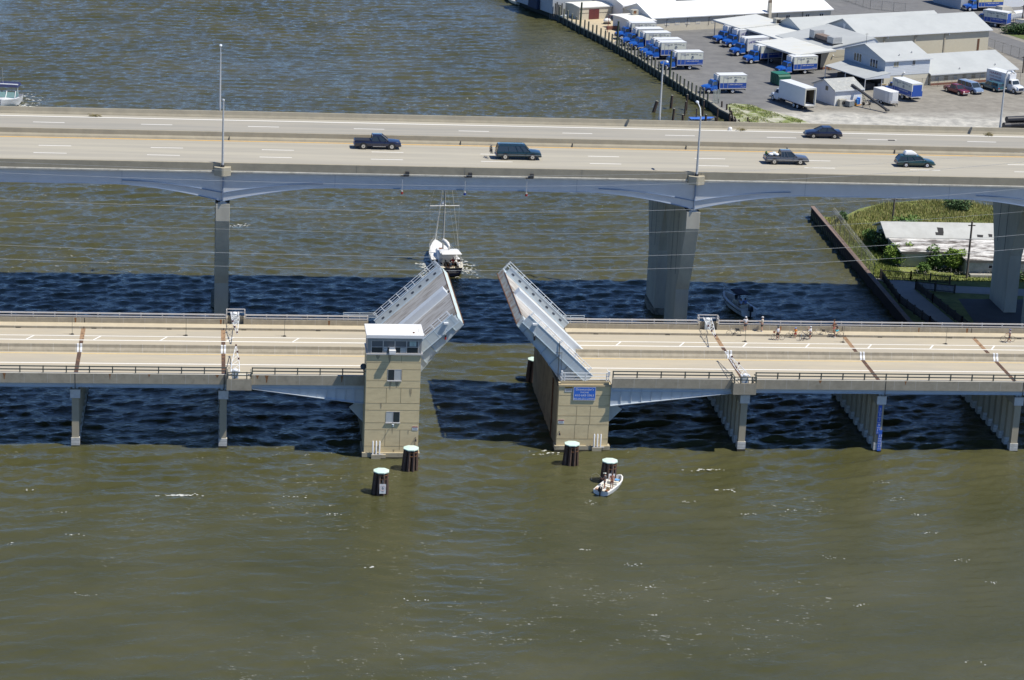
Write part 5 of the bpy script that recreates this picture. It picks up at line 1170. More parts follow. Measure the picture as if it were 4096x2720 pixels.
MB().box((.15,.35,.48),(.55,.75,.6)).build('life_vest', M('cushion_orange', (.5,.2,.06), .7, .3, 6, dark=(.6,.6,.55), dscale=6, dthr=.5, damt=.9), sk)
MB().ring((1.05,-.35,.45), .2, .03, 'x', 16, 5).box((1.03,-.5,.28),(1.07,-.2,.6)).build('steering_wheel', M('tan_trim', (.5,.36,.15), .6, .1, 5), sk)
rot = Matrix.Rotation(ang, 3, 'Z'); base = Vector((a.x,a.y,0))
q = base+rot @ Vector((1.55,.28,.23)); person('angler in dark shorts and pale cap standing in the skiff at left', q, ang+R(10), 1.75, dict(elL=(-.24,.16,1.12), wrL=(-.14,.34,1.06), haL=(-.1,.4,1.07)), M('cloth_mottled', (.10,.10,.11), .8, .3, 8, dark=(.5,.48,.42), dscale=3, dthr=.55, damt=.7), .2, M('cloth_charcoal', (.07,.075,.085), .8, .1, 5), 'tan', ('cap', (.62,.66,.55)), shoes=None)
q = base+rot @ Vector((1.9,-.38,.23)); person('bare chested angler in rust red shorts standing in the skiff at right', q, ang+R(120), 1.75, dict(elL=(-.26,.12,1.12), wrL=(-.1,.3,1.02), haL=(-.06,.34,1.0), elR=(.26,.12,1.12), wrR=(.1,.3,1.02), haR=(.06,.34,1.0)), None, 0, M('cloth_rust', (.23,.075,.05), .8, .15, 5), 'tan', ('hair', (.05,.025,.015)), shoes=None)
rd_ = base+rot @ Vector((1.75,.75,1.25)); tag(MB().tube([rd_, rd_+Vector((-.55,.15,.5)), rd_+Vector((-1.0,.2,.3)), rd_+Vector((-1.05,.2,-.3))], .012, 4).build('fishing_rod', alu), 'bent pale fishing rod held over the left side of the skiff', 'fishing rod')
# centre console boat
a = at(2996, 1268, 0); b = at(2905, 1192, .6); ang = math.atan2(b.y-a.y, b.x-a.x)
cc = thing('motor_boat', 'white centre console motor boat with dark canopy in the shade of the high bridge', 'motor boat', (a.x, a.y, 0), ang)
L_ = 7.6; S_ = [(0,1.22,.95,1.05,.2,-.3),(1.8,1.3,.98,1.1,.18,-.35),(4.0,1.25,1.08,1.0,.2,-.3),(5.8,1.0,1.22,.65,.32,-.15),(7.0,.5,1.36,.25,.5,.1),(7.6,.05,1.44,.02,.8,.5)]
hull(MB(), S_).build('hull', gel, cc, smooth=35)
mb = MB(); deck_rim(mb, S_, .3, .42); mb.build('cockpit', gel, cc)
mb = MB()
for s in (-1, 1): mb.tube([(x,s*(b_+.01),z-.22) for x, b_, z, *_ in S_], .045, 5)
mb.build('rub_rail', M('rub_navy', (.02,.03,.05), .5, 0), cc)
MB().loft([[Vector((x,y*k,z)) for x, y in ((3.1,-.45),(4.1,-.38),(4.1,.38),(3.1,.45))] for z, k in ((.42,1.05),(1.35,.95))]).box((4.15,-.5,.42),(4.6,.5,.85)).build('console', gel_s, cc, bevel=.04)
MB().add([(3.5,-.42,1.35),(3.5,.42,1.35),(3.75,.4,1.95),(3.75,-.4,1.95)], [(0,1,2,3)]).build('windscreen', glass, cc)
MB().box((1.55,-.55,.42),(2.25,.55,1.0)).box((1.5,-.55,1.0),(1.6,.55,1.25)).build('helm_seat', gel_s, cc, bevel=.04)
MB().box((.25,-1.1,.6),(.75,1.1,.95)).build('stern_bench', gel, cc, bevel=.04)
mb = MB()
for x in (2.2,4.0):
    for y in (-.62,.62): mb.tube([(x,y,.42),(x+.05,y*1.05,2.5)], .03)
mb.build('canopy_frame', alu, cc)
MB().loft([[Vector((x,y,2.5)) for x, y in ((1.6,-.95),(4.4,-.8),(4.4,.8),(1.6,.95))],[Vector((x,y,2.62)) for x, y in ((1.7,-.8),(4.3,-.65),(4.3,.65),(1.7,.8))]]).build('canopy', M('canopy_navy', (.02,.02,.04), .8, .1, 3), cc)
outboard(cc, -.35, .0, .75, 1.15)
mb = MB()
for s in (-1, 1): mb.tube([(5.2,s*1.0,1.2),(5.4,s*.95,1.75),(6.9,s*.5,1.95),(7.55,0,2.0)], .022, 5).tube([(6.2,s*.78,1.3),(6.2,s*.74,1.86)], .02, 5)
mb.build('bow_rail', alu, cc)
MB().tube([(7.3,0,1.4),(7.4,-.05,2.3)], .02).build('bow_light', dark, cc)
rot = Matrix.Rotation(ang, 3, 'Z'); base = Vector((a.x,a.y,0))
seat = dict(pel=(0,0,.62), spi=(0,.02,.84), che=(0,.04,1.06), nec=(0,.06,1.22), jaw=(0,.08,1.28), hea=(0,.09,1.36), cro=(0,.07,1.44), shL=(-.185,.04,1.14), shR=(.185,.04,1.14), elL=(-.25,.15,.9), elR=(.25,.15,.9), wrL=(-.2,.38,.95), wrR=(.2,.38,.95), haL=(-.18,.44,.96), haR=(.18,.44,.96), hiL=(-.1,.05,.56), hiR=(.1,.05,.56), knL=(-.14,.48,.55), knR=(.14,.48,.55), anL=(-.14,.5,.12), anR=(.14,.5,.12), toL=(-.15,.66,.05), toR=(.15,.66,.05))
for y, m, lab in ((.3,cl_lb,'person in pale blue shirt seated at left in the centre console boat'),(-.32,cl_bl,'person in mid blue shirt seated at right in the centre console boat')):
    q = base+rot @ Vector((1.95,y,.5)); person(lab, q, ang-math.pi/2, 1.75, seat, m, .5, cl_n)
# sailboat
a = at(1808, 1108, 0); b = at(1738, 968, 1.3); ang = math.atan2(b.y-a.y, b.x-a.x)
sb_ = thing('sailboat', 'sailboat with dark hull, white deck and furled sails motoring away through the channel', 'sailboat', (a.x, a.y, 0), ang); SBA = ang
S_ = [(0,1.35,1.25,1.15,.4,.1),(1.5,1.75,1.2,1.55,.1,-.4),(4.5,2.0,1.15,1.75,.05,-.7),(8,1.75,1.25,1.35,.1,-.6),(10.5,1.05,1.45,.65,.3,-.3),(12.2,.4,1.65,.2,.8,.2),(12.9,.05,1.75,.02,1.2,.9)]
hull(MB(), S_).build('hull', M('hull_navy', (.012,.015,.03), .25, .03, 2), sb_, smooth=40)
mb = MB()
for s in (-1, 1):
    o = [Vector((x,s*(b_+.02),z-.42 if x > 1 else z-.3)) for x, b_, z, *_ in S_]; p2 = [Vector((x,s*(b_+.02),z+.04)) for x, b_, z, *_ in S_]; n = len(o)
    mb.add(o+p2, [(j,j+1,n+j+1,n+j) for j in range(n-1)])
mb.build('topside_stripe', white_p, sb_)
mb = MB(); full_deck(mb, [s for s in S_ if s[0] >= 3], .05); mb.build('deck', M('deck_white', (.76,.76,.73), .5, .04, 2, dark=(.5,.42,.32), dscale=.9, dthr=.66, damt=.5), sb_)
mb = MB()
for s in (-1, 1): mb.add([(-.02,s*1.36,1.28),(1.5,s*1.77,1.23),(3.05,s*1.9,1.22),(3.05,s*1.25,1.28),(1.5,s*1.15,1.28),(-.02,s*.95,1.3)], [(0,1,2,3,4,5)]).add([(-.02,s*.95,1.3),(1.5,s*1.15,1.28),(3.05,s*1.25,1.28),(3.05,s*1.2,.6),(1.5,s*1.1,.6),(-.02,s*.9,.6)], [(0,1,4,5),(1,2,3,4)])
mb.add([(-.02,-.92,.6),(3.05,-1.22,.6),(3.05,1.22,.6),(-.02,.92,.6)], [(0,1,2,3)]).build('cockpit', gel_s, sb_)
MB().loft([[Vector((x,y,1.2)) for x, y in ((3.0,-1.3),(9.2,-.75),(9.2,.75),(3.0,1.3))],[Vector((x,y,1.72)) for x, y in ((3.2,-1.1),(8.6,-.55),(8.6,.55),(3.2,1.1))]]).build('cabin_top', M('deck_white', ()), sb_, bevel=.05)
mb = MB()
for x in (4.6,6.4,7.9): mb.box((x,-.3,1.74),(x+.5,.3,1.8))
mb.build('hatch', M('hatch_teak', (.25,.12,.06), .6, .2, 5), sb_)
MB().loft([[Vector((x,y,z)) for x, y in ((.5,-1.35),(3.0,-1.3),(3.0,1.3),(.5,1.35))] for z in (2.95,3.02)]+[[Vector((x,y,3.15)) for x, y in ((.7,-1.0),(2.8,-1.0),(2.8,1.0),(.7,1.0))]]).build('bimini', white_p, sb_, smooth=40)
MB().loft([[Vector((x,y,z)) for x, y in ((3.0,-1.2),(4.1,-1.0),(4.1,1.0),(3.0,1.2))] if i == 0 else [Vector((x,y,z)) for x, y in ((3.0,-1.1),(3.5,-.85),(3.5,.85),(3.0,1.1))] for i, z in enumerate((1.7,2.5))]).build('spray_hood', white_p, sb_, bevel=.05)
mb = MB()
for x in (.6,2.9):
    for y in (-1.25,1.25): mb.tube([(x,y,1.3),(x,y,2.97)], .025)
mb.build('bimini_frame', alu, sb_)
mst = Vector((7.1,0,1.7)); MB().tube([mst, (6.9,0,17)], [.11,.09], 8).build('mast', M('mast_grey', (.36,.38,.38), .4, .05, 3), sb_, smooth=50)
MB().tube([(6.95,-2.05,8.1),(6.95,2.05,8.1)], .055).build('spreader', white_p, sb_)
MB().ell((7.25,.15,8.35), (.32,.32,.18)).box((7.0,-.2,8.1),(7.4,.4,8.2)).build('radar_dome', white_p, sb_, smooth=60)
MB().tube([(12.6,0,1.9),(10.5,0,6.7),(7.0,0,14.8)], [.10,.085,.05], 7).build('furled_headsail', M('sail_white', (.76,.76,.72), .7, .05, 4), sb_, smooth=60)
MB().tube([(7.0,0,3.0),(2.4,0,3.25)], .09, 8).build('boom', alu, sb_); MB().tube([(6.9,0,3.35),(5.8,.05,3.42),(4.3,-.05,3.5),(2.6,0,3.45)], [.16,.3,.27,.14], 9).build('flaked_sail', M('sail_white', ()), sb_, smooth=60)
mb = MB()
for s in (-1, 1):
    mb.tube([(6.9,0,16.6),(6.95,s*2.05,8.1),(6.4,s*1.85,1.25)], .014, 4).tube([(6.9,0,11.5),(6.0,s*1.88,1.25)], .012, 4).tube([(6.9,0,16.6),(.1,s*1.2,1.35)], .012, 4)
mb.build('rigging', M('bare_wire', ()), sb_)
mb = MB()
for s in (-1, 1):
    for x, b_, z in ((.1,1.3,1.3),(1.6,1.75,1.26),(3.6,1.92,1.2),(5.6,1.95,1.2),(7.6,1.8,1.25),(9.6,1.4,1.4),(11.4,.75,1.58),(12.5,.25,1.75)): mb.tube([(x,s*b_,z),(x,s*b_*.98,z+.62)], .018, 4)
    for h in (.35,.62): mb.tube([(.1,s*1.3,1.3+h),(1.6,s*1.75,1.26+h),(5.6,s*1.95,1.2+h),(9.6,s*1.4,1.4+h),(12.5,s*.25,1.75+h)], .01, 4)
mb.build('guard_rail', M('bare_wire', ()), sb_)
nb = MB().box((-.06,-.55,.84),(-.05,.55,.87)).box((-.06,-.5,.60),(-.05,.5,.62)); nb.build('transom_lettering', white_p, sb_)
rot = Matrix.Rotation(ang, 3, 'Z'); base = Vector((a.x,a.y,0))
for x, y, m, hd_, lab in ((.9,.75,cl_k,('hair',(.02,.015,.01)),'person in black shirt seated at the left side of the sailboat cockpit'),(.8,.1,cl_n,('hair',(.06,.03,.02)),'person in navy shirt seated in the middle of the sailboat cockpit'),(1.4,-.35,cl_r,('cap',(.45,.03,.03)),'person in red shirt in the sailboat cockpit under the white bimini'),(.9,-.95,cl_w,('hair',(.03,.02,.015)),'person in white shirt seated at the right side of the sailboat cockpit')):
    q = base+rot @ Vector((x,y,.62)); person(lab, q, ang-math.pi/2+R(20 if y > 0 else -20), 1.75, dict(seat, pel=(0,0,.55)) if m is not cl_r else None, m, .5, cl_n, head=hd_, shoes=None)
# motor cruiser at the left edge, bow to the camera
e_ = Matrix.Rotation(R(-98), 3, 'Z') @ Vector((.75*1.3,0,0)); p = at(33, 421, 1.9); p = Vector((p.x-e_.x-1.3, p.y-e_.y+2.2, 0))
mc = thing('motor_cruiser', 'white motor cruiser with navy top coming towards the bridge at the left edge', 'motor boat', p, R(-98))
mc.scale = (1.3, 1.3, 1.3)
S_ = [(-6.2,1.35,1.2,1.2,.3,-.2),(-3.5,1.5,1.3,1.3,.3,-.2),(-1.5,1.4,1.5,1.0,.5,0),(0,1.0,1.7,.6,.75,.25),(.9,.5,1.85,.25,1.0,.6),(1.3,.06,1.92,.03,1.4,1.1)]
hull(MB(), S_).build('hull', white_p, mc, smooth=40)
mb = MB(); full_deck(mb, S_[1:], .03); mb.build('foredeck', white_p, mc)
MB().add([(-1.7,-1.2,1.6),(-1.7,1.2,1.6),(-2.5,1.15,2.15),(-2.5,-1.15,2.15)], [(0,1,2,3)]).add([(-1.7,-1.2,1.6),(-2.5,-1.15,2.15),(-3.6,-1.25,2.1),(-3.6,-1.35,1.45)], [(0,1,2,3)]).add([(-1.7,1.2,1.6),(-2.5,1.15,2.3),(-3.6,1.25,2.1),(-3.6,1.35,1.45)], [(0,1,2,3)]).build('windscreen', M('screen_green', (.16,.26,.25), .1, .1, 2, spec=.7), mc)
mb = MB()
for y in (-1.2,0,1.2): mb.tube([(-1.7,y,1.6),(-2.5,y*.96,2.3)], .04)
mb.build('screen_frame', white_p, mc)
mb = MB()
for y in (-1.25,1.25): mb.tube([(-3.4,y,1.4),(-3.2,y,3.0)], .05)
mb.build('arch', white_p, mc)
MB().loft([[Vector((x,y,2.75)) for x, y in ((-5,-1.4),(-2.7,-1.4),(-2.7,1.4),(-5,1.4))],[Vector((x,y,3.05)) for x, y in ((-4.9,-1.2),(-2.9,-1.2),(-2.9,1.2),(-4.9,1.2))]]).build('bimini', M('canopy_blue', (.02,.028,.09), .8, .1, 3), mc)
MB().box((-3.2,-1.35,3.02),(-2.9,1.35,3.12)).build('radar_arch', white_p, mc)
MB().tube([(-3.1,-.6,3.1),(-3.1,-.7,5.2)], .02).build('aerial', alu, mc)
MB().ell((.75,.0,1.45), (.25,.14,.09)).build('bow_emblem', M('emblem_maroon', (.25,.05,.05), .5, 0), mc)
rot = Matrix.Rotation(R(-98), 3, 'Z'); q = Vector((p.x,p.y,0))+rot @ Vector((-4.4,-1.1,1.0)); person('person at the helm of the motor cruiser behind the windscreen', q, R(-98)-math.pi/2, 1.75, None, cl_n, .4, cl_k)
# open boat moored at the far bulkhead
p = at(2062, 14, 0); wb_ = thing('moored_boat', 'cream open motor boat moored at the far left end of the bulkhead', 'motor boat', (p.x, p.y, 0), R(112))
S_ = [(-2.2,1.1,.8,1.0,.2,-.1),(0,1.15,.85,1.0,.2,-.1),(2.2,.9,1.0,.6,.3,0),(3.6,.2,1.15,.1,.7,.3)]
hull(MB(), S_).build('hull', gel_s, wb_, smooth=35); mb = MB(); deck_rim(mb, S_, .25, .4); mb.build('cockpit', gel, wb_); outboard(wb_, -2.5, 0, .6, 1.1)
MB().box((-.4,-.4,.4),(.3,.4,1.3)).build('console', gel_s, wb_, bevel=.05)
p = at(2797, 489, 0); bb_ = thing('covered_boat', 'small boat under a bright blue cover just behind the far parapet', 'boat', (p.x, p.y-.9, 0), R(5))
S_ = [(-2.0,.9,.7,.8,.1,-.1),(0,1.0,.7,.8,.1,-.1),(1.6,.7,.8,.4,.2,0),(2.5,.1,.9,.05,.5,.2)]
hull(MB(), S_).build('hull', gel, bb_, smooth=35); mb = MB(); full_deck(mb, S_, .25); mb.build('cover', M('tarp_blue', (.05,.16,.55), .6, .15, 1.5), bb_)

# foam and wakes: one sheet of small flecks each
def foam(lab, spots, seed):
    rr = random.Random(seed); mb = MB()
    for cx, cy, sx, sy, rot_, n, sz in spots:
        c, s = math.cos(rot_), math.sin(rot_)
        for k in range(n):
            u, v_ = rr.gauss(0,1), rr.gauss(0,1); x, y = u*sx*c-v_*sy*s+cx, u*sx*s+v_*sy*c+cy
            q = sz*(.4+rr.random()); a0 = rr.random()*6.28; m_ = 6
            pts = [(x+q*(.6+.7*rr.random())*1.7*math.cos(a0+6.283*j/m_), y+q*(.6+.7*rr.random())*math.sin(a0+6.283*j/m_), .03+.012*rr.random()) for j in range(m_)]
            mb.add(pts, [tuple(range(m_))])
    return tag(mb.build('foam', M('foam', (.62,.63,.58), .8, .15, 3), recalc=False), lab, 'foam', kind='stuff')
sa_ = Vector((math.cos(SBA), math.sin(SBA))); A0 = Vector((at(1808,1108,0).x, at(1808,1108,0).y)); pn = Vector((-sa_.y, sa_.x))
def w2(o, f, s): q = o+sa_*f+pn*s; return q.x, q.y
sp = []
for f, s_, sx, sy, n, sz in ((6.0,2.6,.8,.7,60,.10),(2.5,2.9,1.4,.5,40,.08),(5.0,-2.7,1.2,.6,90,.10),(2.0,-2.9,1.6,.6,60,.08),(-1.5,-.6,1.4,.5,30,.09),(-3,-1.5,2,.8,20,.08)): sp.append((*w2(A0,f,s_), sx, sy, SBA, n, sz))
foam('white bow and stern foam around the moving sailboat', sp, 1)
q0 = at(100,420,0); foam('white spray beside the motor cruiser at the left edge', [(q0.x-.2,q0.y-1,.8,1.6,.3,70,.12),(q0.x+.9,q0.y+2.5,1.2,2.2,-.2,50,.1),(q0.x-.5,q0.y+7,1.0,3,0,40,.1)], 2)
q0 = at(2360,2010,0); q1 = at(720,1982,0); q2 = at(2960,1960,0); q3 = at(950,905,0); q4 = at(2170,1812,0); q5 = at(2820,1880,0); q6 = at(1480,2270,0); q7 = at(2330,2200,0)
foam('scattered white wavelet foam on the water near the bridges', [(q0.x,q0.y,.5,.5,0,10,.05),(q1.x,q1.y,1.1,.14,.05,60,.08),(q2.x,q2.y,1.0,.2,.05,26,.1),(q3.x,q3.y,1.1,.6,.4,60,.07),(q4.x,q4.y,.9,.35,0,30,.09),(q5.x,q5.y,.9,.15,0,20,.1),(q6.x,q6.y,.25,.12,0,6,.08),(q7.x,q7.y,.3,.12,0,6,.07)]+[(at(x,y,0).x,at(x,y,0).y,.6,.25,0,9,.05) for x,y in ((120,1960),(250,2050),(300,2140),(60,2180),(330,2380),(2520,2260),(2600,2350),(3530,1930),(3600,2000),(3680,2060),(3720,2130),(3850,2240),(3960,2330),(3000,2060),(3160,2040),(3330,2230),(3900,2650),(1180,1990),(1350,2060),(2760,2010),(3450,2420),(1640,2400))], 3)
# ---------------------------------------------------------------- shellfish yard
GZ = 1.2
wall_c = M('painted_block_wall', (.62,.57,.45), .85, .06, 1.2, dark=(.45,.4,.3), dscale=.5, dthr=.62, damt=.4)
wall_w = M('white_wall', (.70,.70,.68), .8, .05, 1.5)
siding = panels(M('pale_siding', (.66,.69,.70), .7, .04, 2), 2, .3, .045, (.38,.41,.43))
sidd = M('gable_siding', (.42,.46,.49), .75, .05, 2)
roof_w = M('white_roof', (.82,.82,.79), .6, .03, .3)
roof_g = M('pale_grey_roof', (.43,.45,.44), .7, .05, .3, dark=(.37,.39,.385), dscale=.2, dthr=.52, damt=.6)
roof_c = M('canopy_roof', (.62,.63,.59), .6, .06, .4, stretch=(.5,2,1), dark=(.6,.54,.36), dscale=.3, dthr=.62, damt=.7)
brick = M('brick_base', (.22,.10,.07), .9, .2, 4)
trim = M('trim_white', (.74,.75,.74), .5, .03, 3)
def bld(name, label, u0, u1, v0, v1, eave, ridge, wallm, roofm, over=.35, gablem=None, vr=None, cat='building', thick=.16, along='u'):
    """block in yard axes; ridge along u (or along v)"""
    c = lot((u0+u1)/2, v0, GZ); t = thing(name, label, cat, c, A22)
    W_, D = u1-u0, v1-v0; e = eave-GZ; r = ridge-GZ; a, b = -W_/2, W_/2
    MB().box((a,0,0),(b,D,e)).build('wall', wallm, t)
    if along == 'u':
        k = D/2 if vr is None else vr-v0; sl = (r-e)/k; sl2 = (r-e)/(D-k)
        MB().prism([(0,e),(D,e),(k,r)], 'x', a, b).build('gable', gablem or wallm, t)
        rf = MB()
        p = [(-over,e-over*sl),(k,r),(D+over,e-over*sl2),(D+over,e-over*sl2+thick),(k,r+thick),(-over,e-over*sl+thick)]
        rf.prism(p, 'x', a-over, b+over).build('roof', roofm, t)
        MB().box((a-over,-over-.04,e-over*sl-.02),(b+over,-over+.0,e-over*sl+thick+.02)).build('eave_trim', trim, t)
    else:
        k = W_/2 if vr is None else vr
        MB().prism([(a,e),(b,e),(a+k,r)], 'y', 0, D).build('gable', gablem or wallm, t)
        sl = (r-e)/k; sl2 = (r-e)/(W_-k)
        MB().prism([(a-over,e-over*sl),(a+k,r),(b+over,e-over*sl2),(b+over,e-over*sl2+thick),(a+k,r+thick),(a-over,e-over*sl+thick)], 'y', -over, D+over).build('roof', roofm, t)
    return t
def win(t, x, y, z, w_, h, pane=None, face='front', frame=trim):
    if face == 'front':
        f = MB().box((x-w_/2-.06,y-.05,z-.06),(x+w_/2+.06,y-.01,z)).box((x-w_/2-.06,y-.05,z+h),(x+w_/2+.06,y-.01,z+h+.06)).box((x-w_/2-.06,y-.05,z),(x-w_/2,y-.01,z+h)).box((x+w_/2,y-.05,z),(x+w_/2+.06,y-.01,z+h)).box((x-.025,y-.045,z),(x+.025,y-.012,z+h)).build('window', frame, t)
        MB().box((x-w_/2,y-.03,z),(x+w_/2,y-.012,z+h)).build('pane', pane or glass, f)
    else:   # on a left gable wall at local x
        f = MB().box((x-.05,y-w_/2-.06,z-.06),(x-.01,y+w_/2+.06,z)).box((x-.05,y-w_/2-.06,z+h),(x-.01,y+w_/2+.06,z+h+.06)).box((x-.05,y-w_/2-.06,z),(x-.01,y-w_/2,z+h)).box((x-.05,y+w_/2,z),(x-.01,y+w_/2+.06,z+h)).box((x-.045,y-w_*.22,z),(x-.012,y-w_*.16,z+h)).box((x-.045,y+w_*.16,z),(x-.012,y+w_*.22,z+h)).build('window', frame, t)
        MB().box((x-.03,y-w_/2,z),(x-.012,y+w_/2,z+h)).build('pane', pane or glass, f)
tanp = M('filled_pane', (.36,.32,.22), .7, .05, 3)
# long white-roofed warehouse
W = bld('warehouse', 'long low warehouse with brilliant white roof behind the blue trucks', 158.6, 203.4, 205.4, 217, 4.1, 6.05, wall_c, roof_w, .4, wall_w)
hw_ = 22.4
for u in (162.2,164.7,167.2,169.8,173.6,176.0): win(W, u-181, 0, 1.35, .9, .55, M('niche_pane', (.62,.57,.45), .8, 0))
for u in (192.3,197.3,200.9): win(W, u-181, 0, .95, 1.0, 1.1)
for u in (162.6,167.6,172.9): MB().tube([(u-181-.5,-.08,.9),(u-181-.5,-.1,2.5),(u-181+.05,-.1,2.55)], .05).build('downpipe', dark, W)
for u in (178.8,181.2,189.5,196): MB().tube([(u-181,-.08,.1),(u-181,-.08,2.7)], .06).build('downpipe', dark, W)
MB().tube([(-17.6,-.3,2.6),(-17.4,-.4,3.0)], .04).build('lamp_arm', dark, W)
fl = thing('chimney_stack', 'tall pale block chimney on the front wall of the white roofed warehouse', 'chimney', lot(187.2,205.0), A22)
MB().box((-.35,-.35,0),(.35,.35,5.0)).build('stack', wall_c, fl); MB().box((-.3,-.3,5.0),(.3,.3,5.5)).tube([(.1,0,5.4),(.5,0,5.9)], .18, 7).build('stack_fan', M('rusty_fan', (.2,.15,.1), .7, .3, 5), fl); MB().box((-1.3,-.3,2.75),(-.3,.0,2.9)).build('shelf', trim, fl)
FB = bld('flat_annex', 'small white flat roofed annex at the left end of the warehouse', 153.2, 158.2, 204.4, 212, 3.75, 3.95, wall_w, M('cream_roof', (.78,.77,.70), .7, .05, .5), .55)
win(FB, -1.9, 0, .7, .6, .9); win(FB, .9, 0, .9, .5, .5)
ac = thing('rooftop_unit', 'rusty rooftop air conditioning unit on the white flat roofed annex', 'air conditioner', lot(157.0,210.0,4.15), A22); MB().box((-.7,-.5,0),(.7,.5,.95)).build('casing', M('unit_beige', (.42,.40,.33), .7, .2, 3), ac); MB().box((-.5,-.52,.2),(.2,-.5,.8)).build('grille', rust, ac)
GA = bld('garage', 'cream garage with dark red double door beside the bulkhead', 150.6, 158.4, 221.4, 227.4, 3.75, 4.0, wall_c, M('cream_roof', ()), .15)
MB().box((-1.6,-.06,.05),(.85,-.01,2.15)).build('door', M('dark_red_door', (.14,.035,.035), .6, .1, 3), GA); MB().box((-.40,-.075,.05),(-.36,-.06,2.15)).box((-3.9,-.04,1.35),(-1.65,-.01,1.40)).box((.9,-.04,1.35),(3.9,-.01,1.40)).build('door_seam', dark, GA)
BW = bld('rear_building', 'grey walled building at the top edge behind the garage', 148.5, 163, 229.2, 245, 6.0, 8.2, M('grey_wall', (.42,.45,.47), .8, .05, 1.5), roof_w, .3)
BW2 = bld('rear_wing', 'white walled wing joining the garage and the long warehouse', 158.7, 172, 217.4, 229, 4.6, 6.0, wall_w, roof_w, .2)
win(BW2, -5.7, 0, .9, .7, .9)
DK = thing('covered_stack', 'dark navy tarpaulin covered stack at the top edge by the chain barrier', 'covered stack', (*at(2186,30,GZ).xy, GZ), A22)
MB().loft([[Vector((x,y,0)) for x, y in ((-3.6,-2),(3.6,-2),(3.6,2),(-3.6,2))],[Vector((x*.97,y*.95,2.1)) for x, y in ((-3.6,-2),(3.6,-2),(3.6,2),(-3.6,2))]]).build('tarpaulin', M('tarp_navy', (.02,.035,.075), .7, .2, 1), DK, bevel=.15)
# big pale gabled sheds
MBK = bld('rear_shed', 'rear pale roofed shed whose grey gable faces the white canopies', 177.7, 213.6, 178.5, 189.2, 4.9, 7.0, M('grey_gable', (.45,.49,.50), .8, .05, 2), roof_g, .3)
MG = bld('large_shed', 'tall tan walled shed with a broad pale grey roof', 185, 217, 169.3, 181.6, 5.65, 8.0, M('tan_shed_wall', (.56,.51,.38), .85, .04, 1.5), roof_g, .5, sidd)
for x in (-5.6,-15.9+10.3+5.2,5.8): pass
for u in (190.6,198.2,205.7): MB().box((u-201-.14,-.16,0),(u-201+.14,-.005,4.4)).box((u-201+.14,-.3,3.7),(u-201+.6,-.005,4.4)).build('buttress', M('tan_pilaster', (.42,.38,.29), .85, .05, 2), MG)
for u in (191.3,206.6): MB().ell((u-201,-.25,3.9), .17).build('wall_lamp', trim, MG)
MB().box((13.2,-.06,0),(13.7,-.005,2.6)).build('door', M('brown_door', (.13,.06,.03), .7, .1, 3), MG)
MB().ell((-15.9-.12,6.2,5.95), .14).box((-16.05,5.6,4.6),(-16.01,6.3,5.9)).build('gable_lamp', trim, MG)
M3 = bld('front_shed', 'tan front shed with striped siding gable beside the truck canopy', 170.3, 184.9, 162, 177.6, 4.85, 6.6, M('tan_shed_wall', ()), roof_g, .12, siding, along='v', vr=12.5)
MB().ell((-4.6,-.2,2.6), .16).build('wall_lamp', trim, M3); MB().tube([(-4.6,-.05,2.6),(-3.9,-.1,2.45),(2,-.05,2.4)], .015, 4).build('cable', dark, M3); MB().box((-7.3,-.05,0),(7.2,-.005,.4)).build('brick_plinth', brick, M3)
MB().box((-7.3-.06,.02,0),(-7.3-.01,15,3.2)).build('dark_opening', black, M3)
un = thing('refrigeration_unit', 'large rusty refrigeration unit on the pale roof of the front shed', 'refrigeration unit', lot(174.6,167.6,5.55), A22)
MB().box((-1.2,1.6,.3),(1.2,3.2,1.8)).build('housing', M('unit_grey', (.40,.41,.40), .6, .2, 3), un); MB().box((-.9,-2.6,.35),(.9,1.6,1.15)).build('coil', M('unit_rust', (.20,.15,.12), .8, .3, 3), un); MB().box((-1.05,-4.6,.3),(1.05,-2.6,1.5)).build('control_box', M('unit_grey', ()), un); MB().box((-1.2,-4.8,0),(-1.0,3.2,.3)).box((1.0,-4.8,0),(1.2,3.2,.3)).build('skid', dark, un)
ab = thing('roof_fan', 'beige box fan mounted where two white canopies meet', 'fan', lot(177.2,187.6,5.1), A22); MB().box((-.6,-.6,0),(.6,.6,1.3)).build('casing', M('unit_beige', ()), ab); MB().box((-.45,-.62,.2),(.45,-.6,1.1)).build('grille', black, ab)
def canopy(label, u0, u1, v0, v1, zl, zr, posts):
    c = lot(u0, v0, GZ); t = thing('canopy', label, 'canopy', c, A22, 'white canopies over the truck bays'); W_, D = u1-u0, v1-v0
    P = lambda x, y, z: Vector((x, y, z))
    zl -= GZ; zr -= GZ; vs = [P(0,0,zl),P(W_,0,zr),P(W_,D,zr),P(0,D,zl),P(0,0,zl+.14),P(W_,0,zr+.14),P(W_,D,zr+.14),P(0,D,zl+.14)]
    MB().add(vs, [(0,3,2,1),(4,5,6,7),(0,1,5,4),(1,2,6,5),(2,3,7,6),(3,0,4,7)]).build('roof_sheet', roof_c, t)
    mb = MB(); mb.tube([(0,0,zl-.1),(0,D,zl-.1)], .12, 6).tube([(0,0,zl-.12),(W_,0,zr-.12)], .1, 6); mb.build('edge_beam', M('beam_grey', (.35,.36,.36), .6, .1, 3), t)
    for x, y in posts: MB().tube([(x,y,0),(x,y,zl+(zr-zl)*x/W_)], .09, 6).build('post', M('beam_grey', ()), t)
    return t
canopy('white canopy farthest back, beside the warehouse wall', 167.9, 178.4, 186.8, 197.0, 4.7, 5.4, [(.3,.3),(.3,5),(.3,9.8),(10,.4)])
canopy('middle white canopy between the other two truck canopies', 169.0, 177.6, 174.6, 186.7, 4.7, 5.05, [(.3,.3),(.3,6),(.3,11.7)])
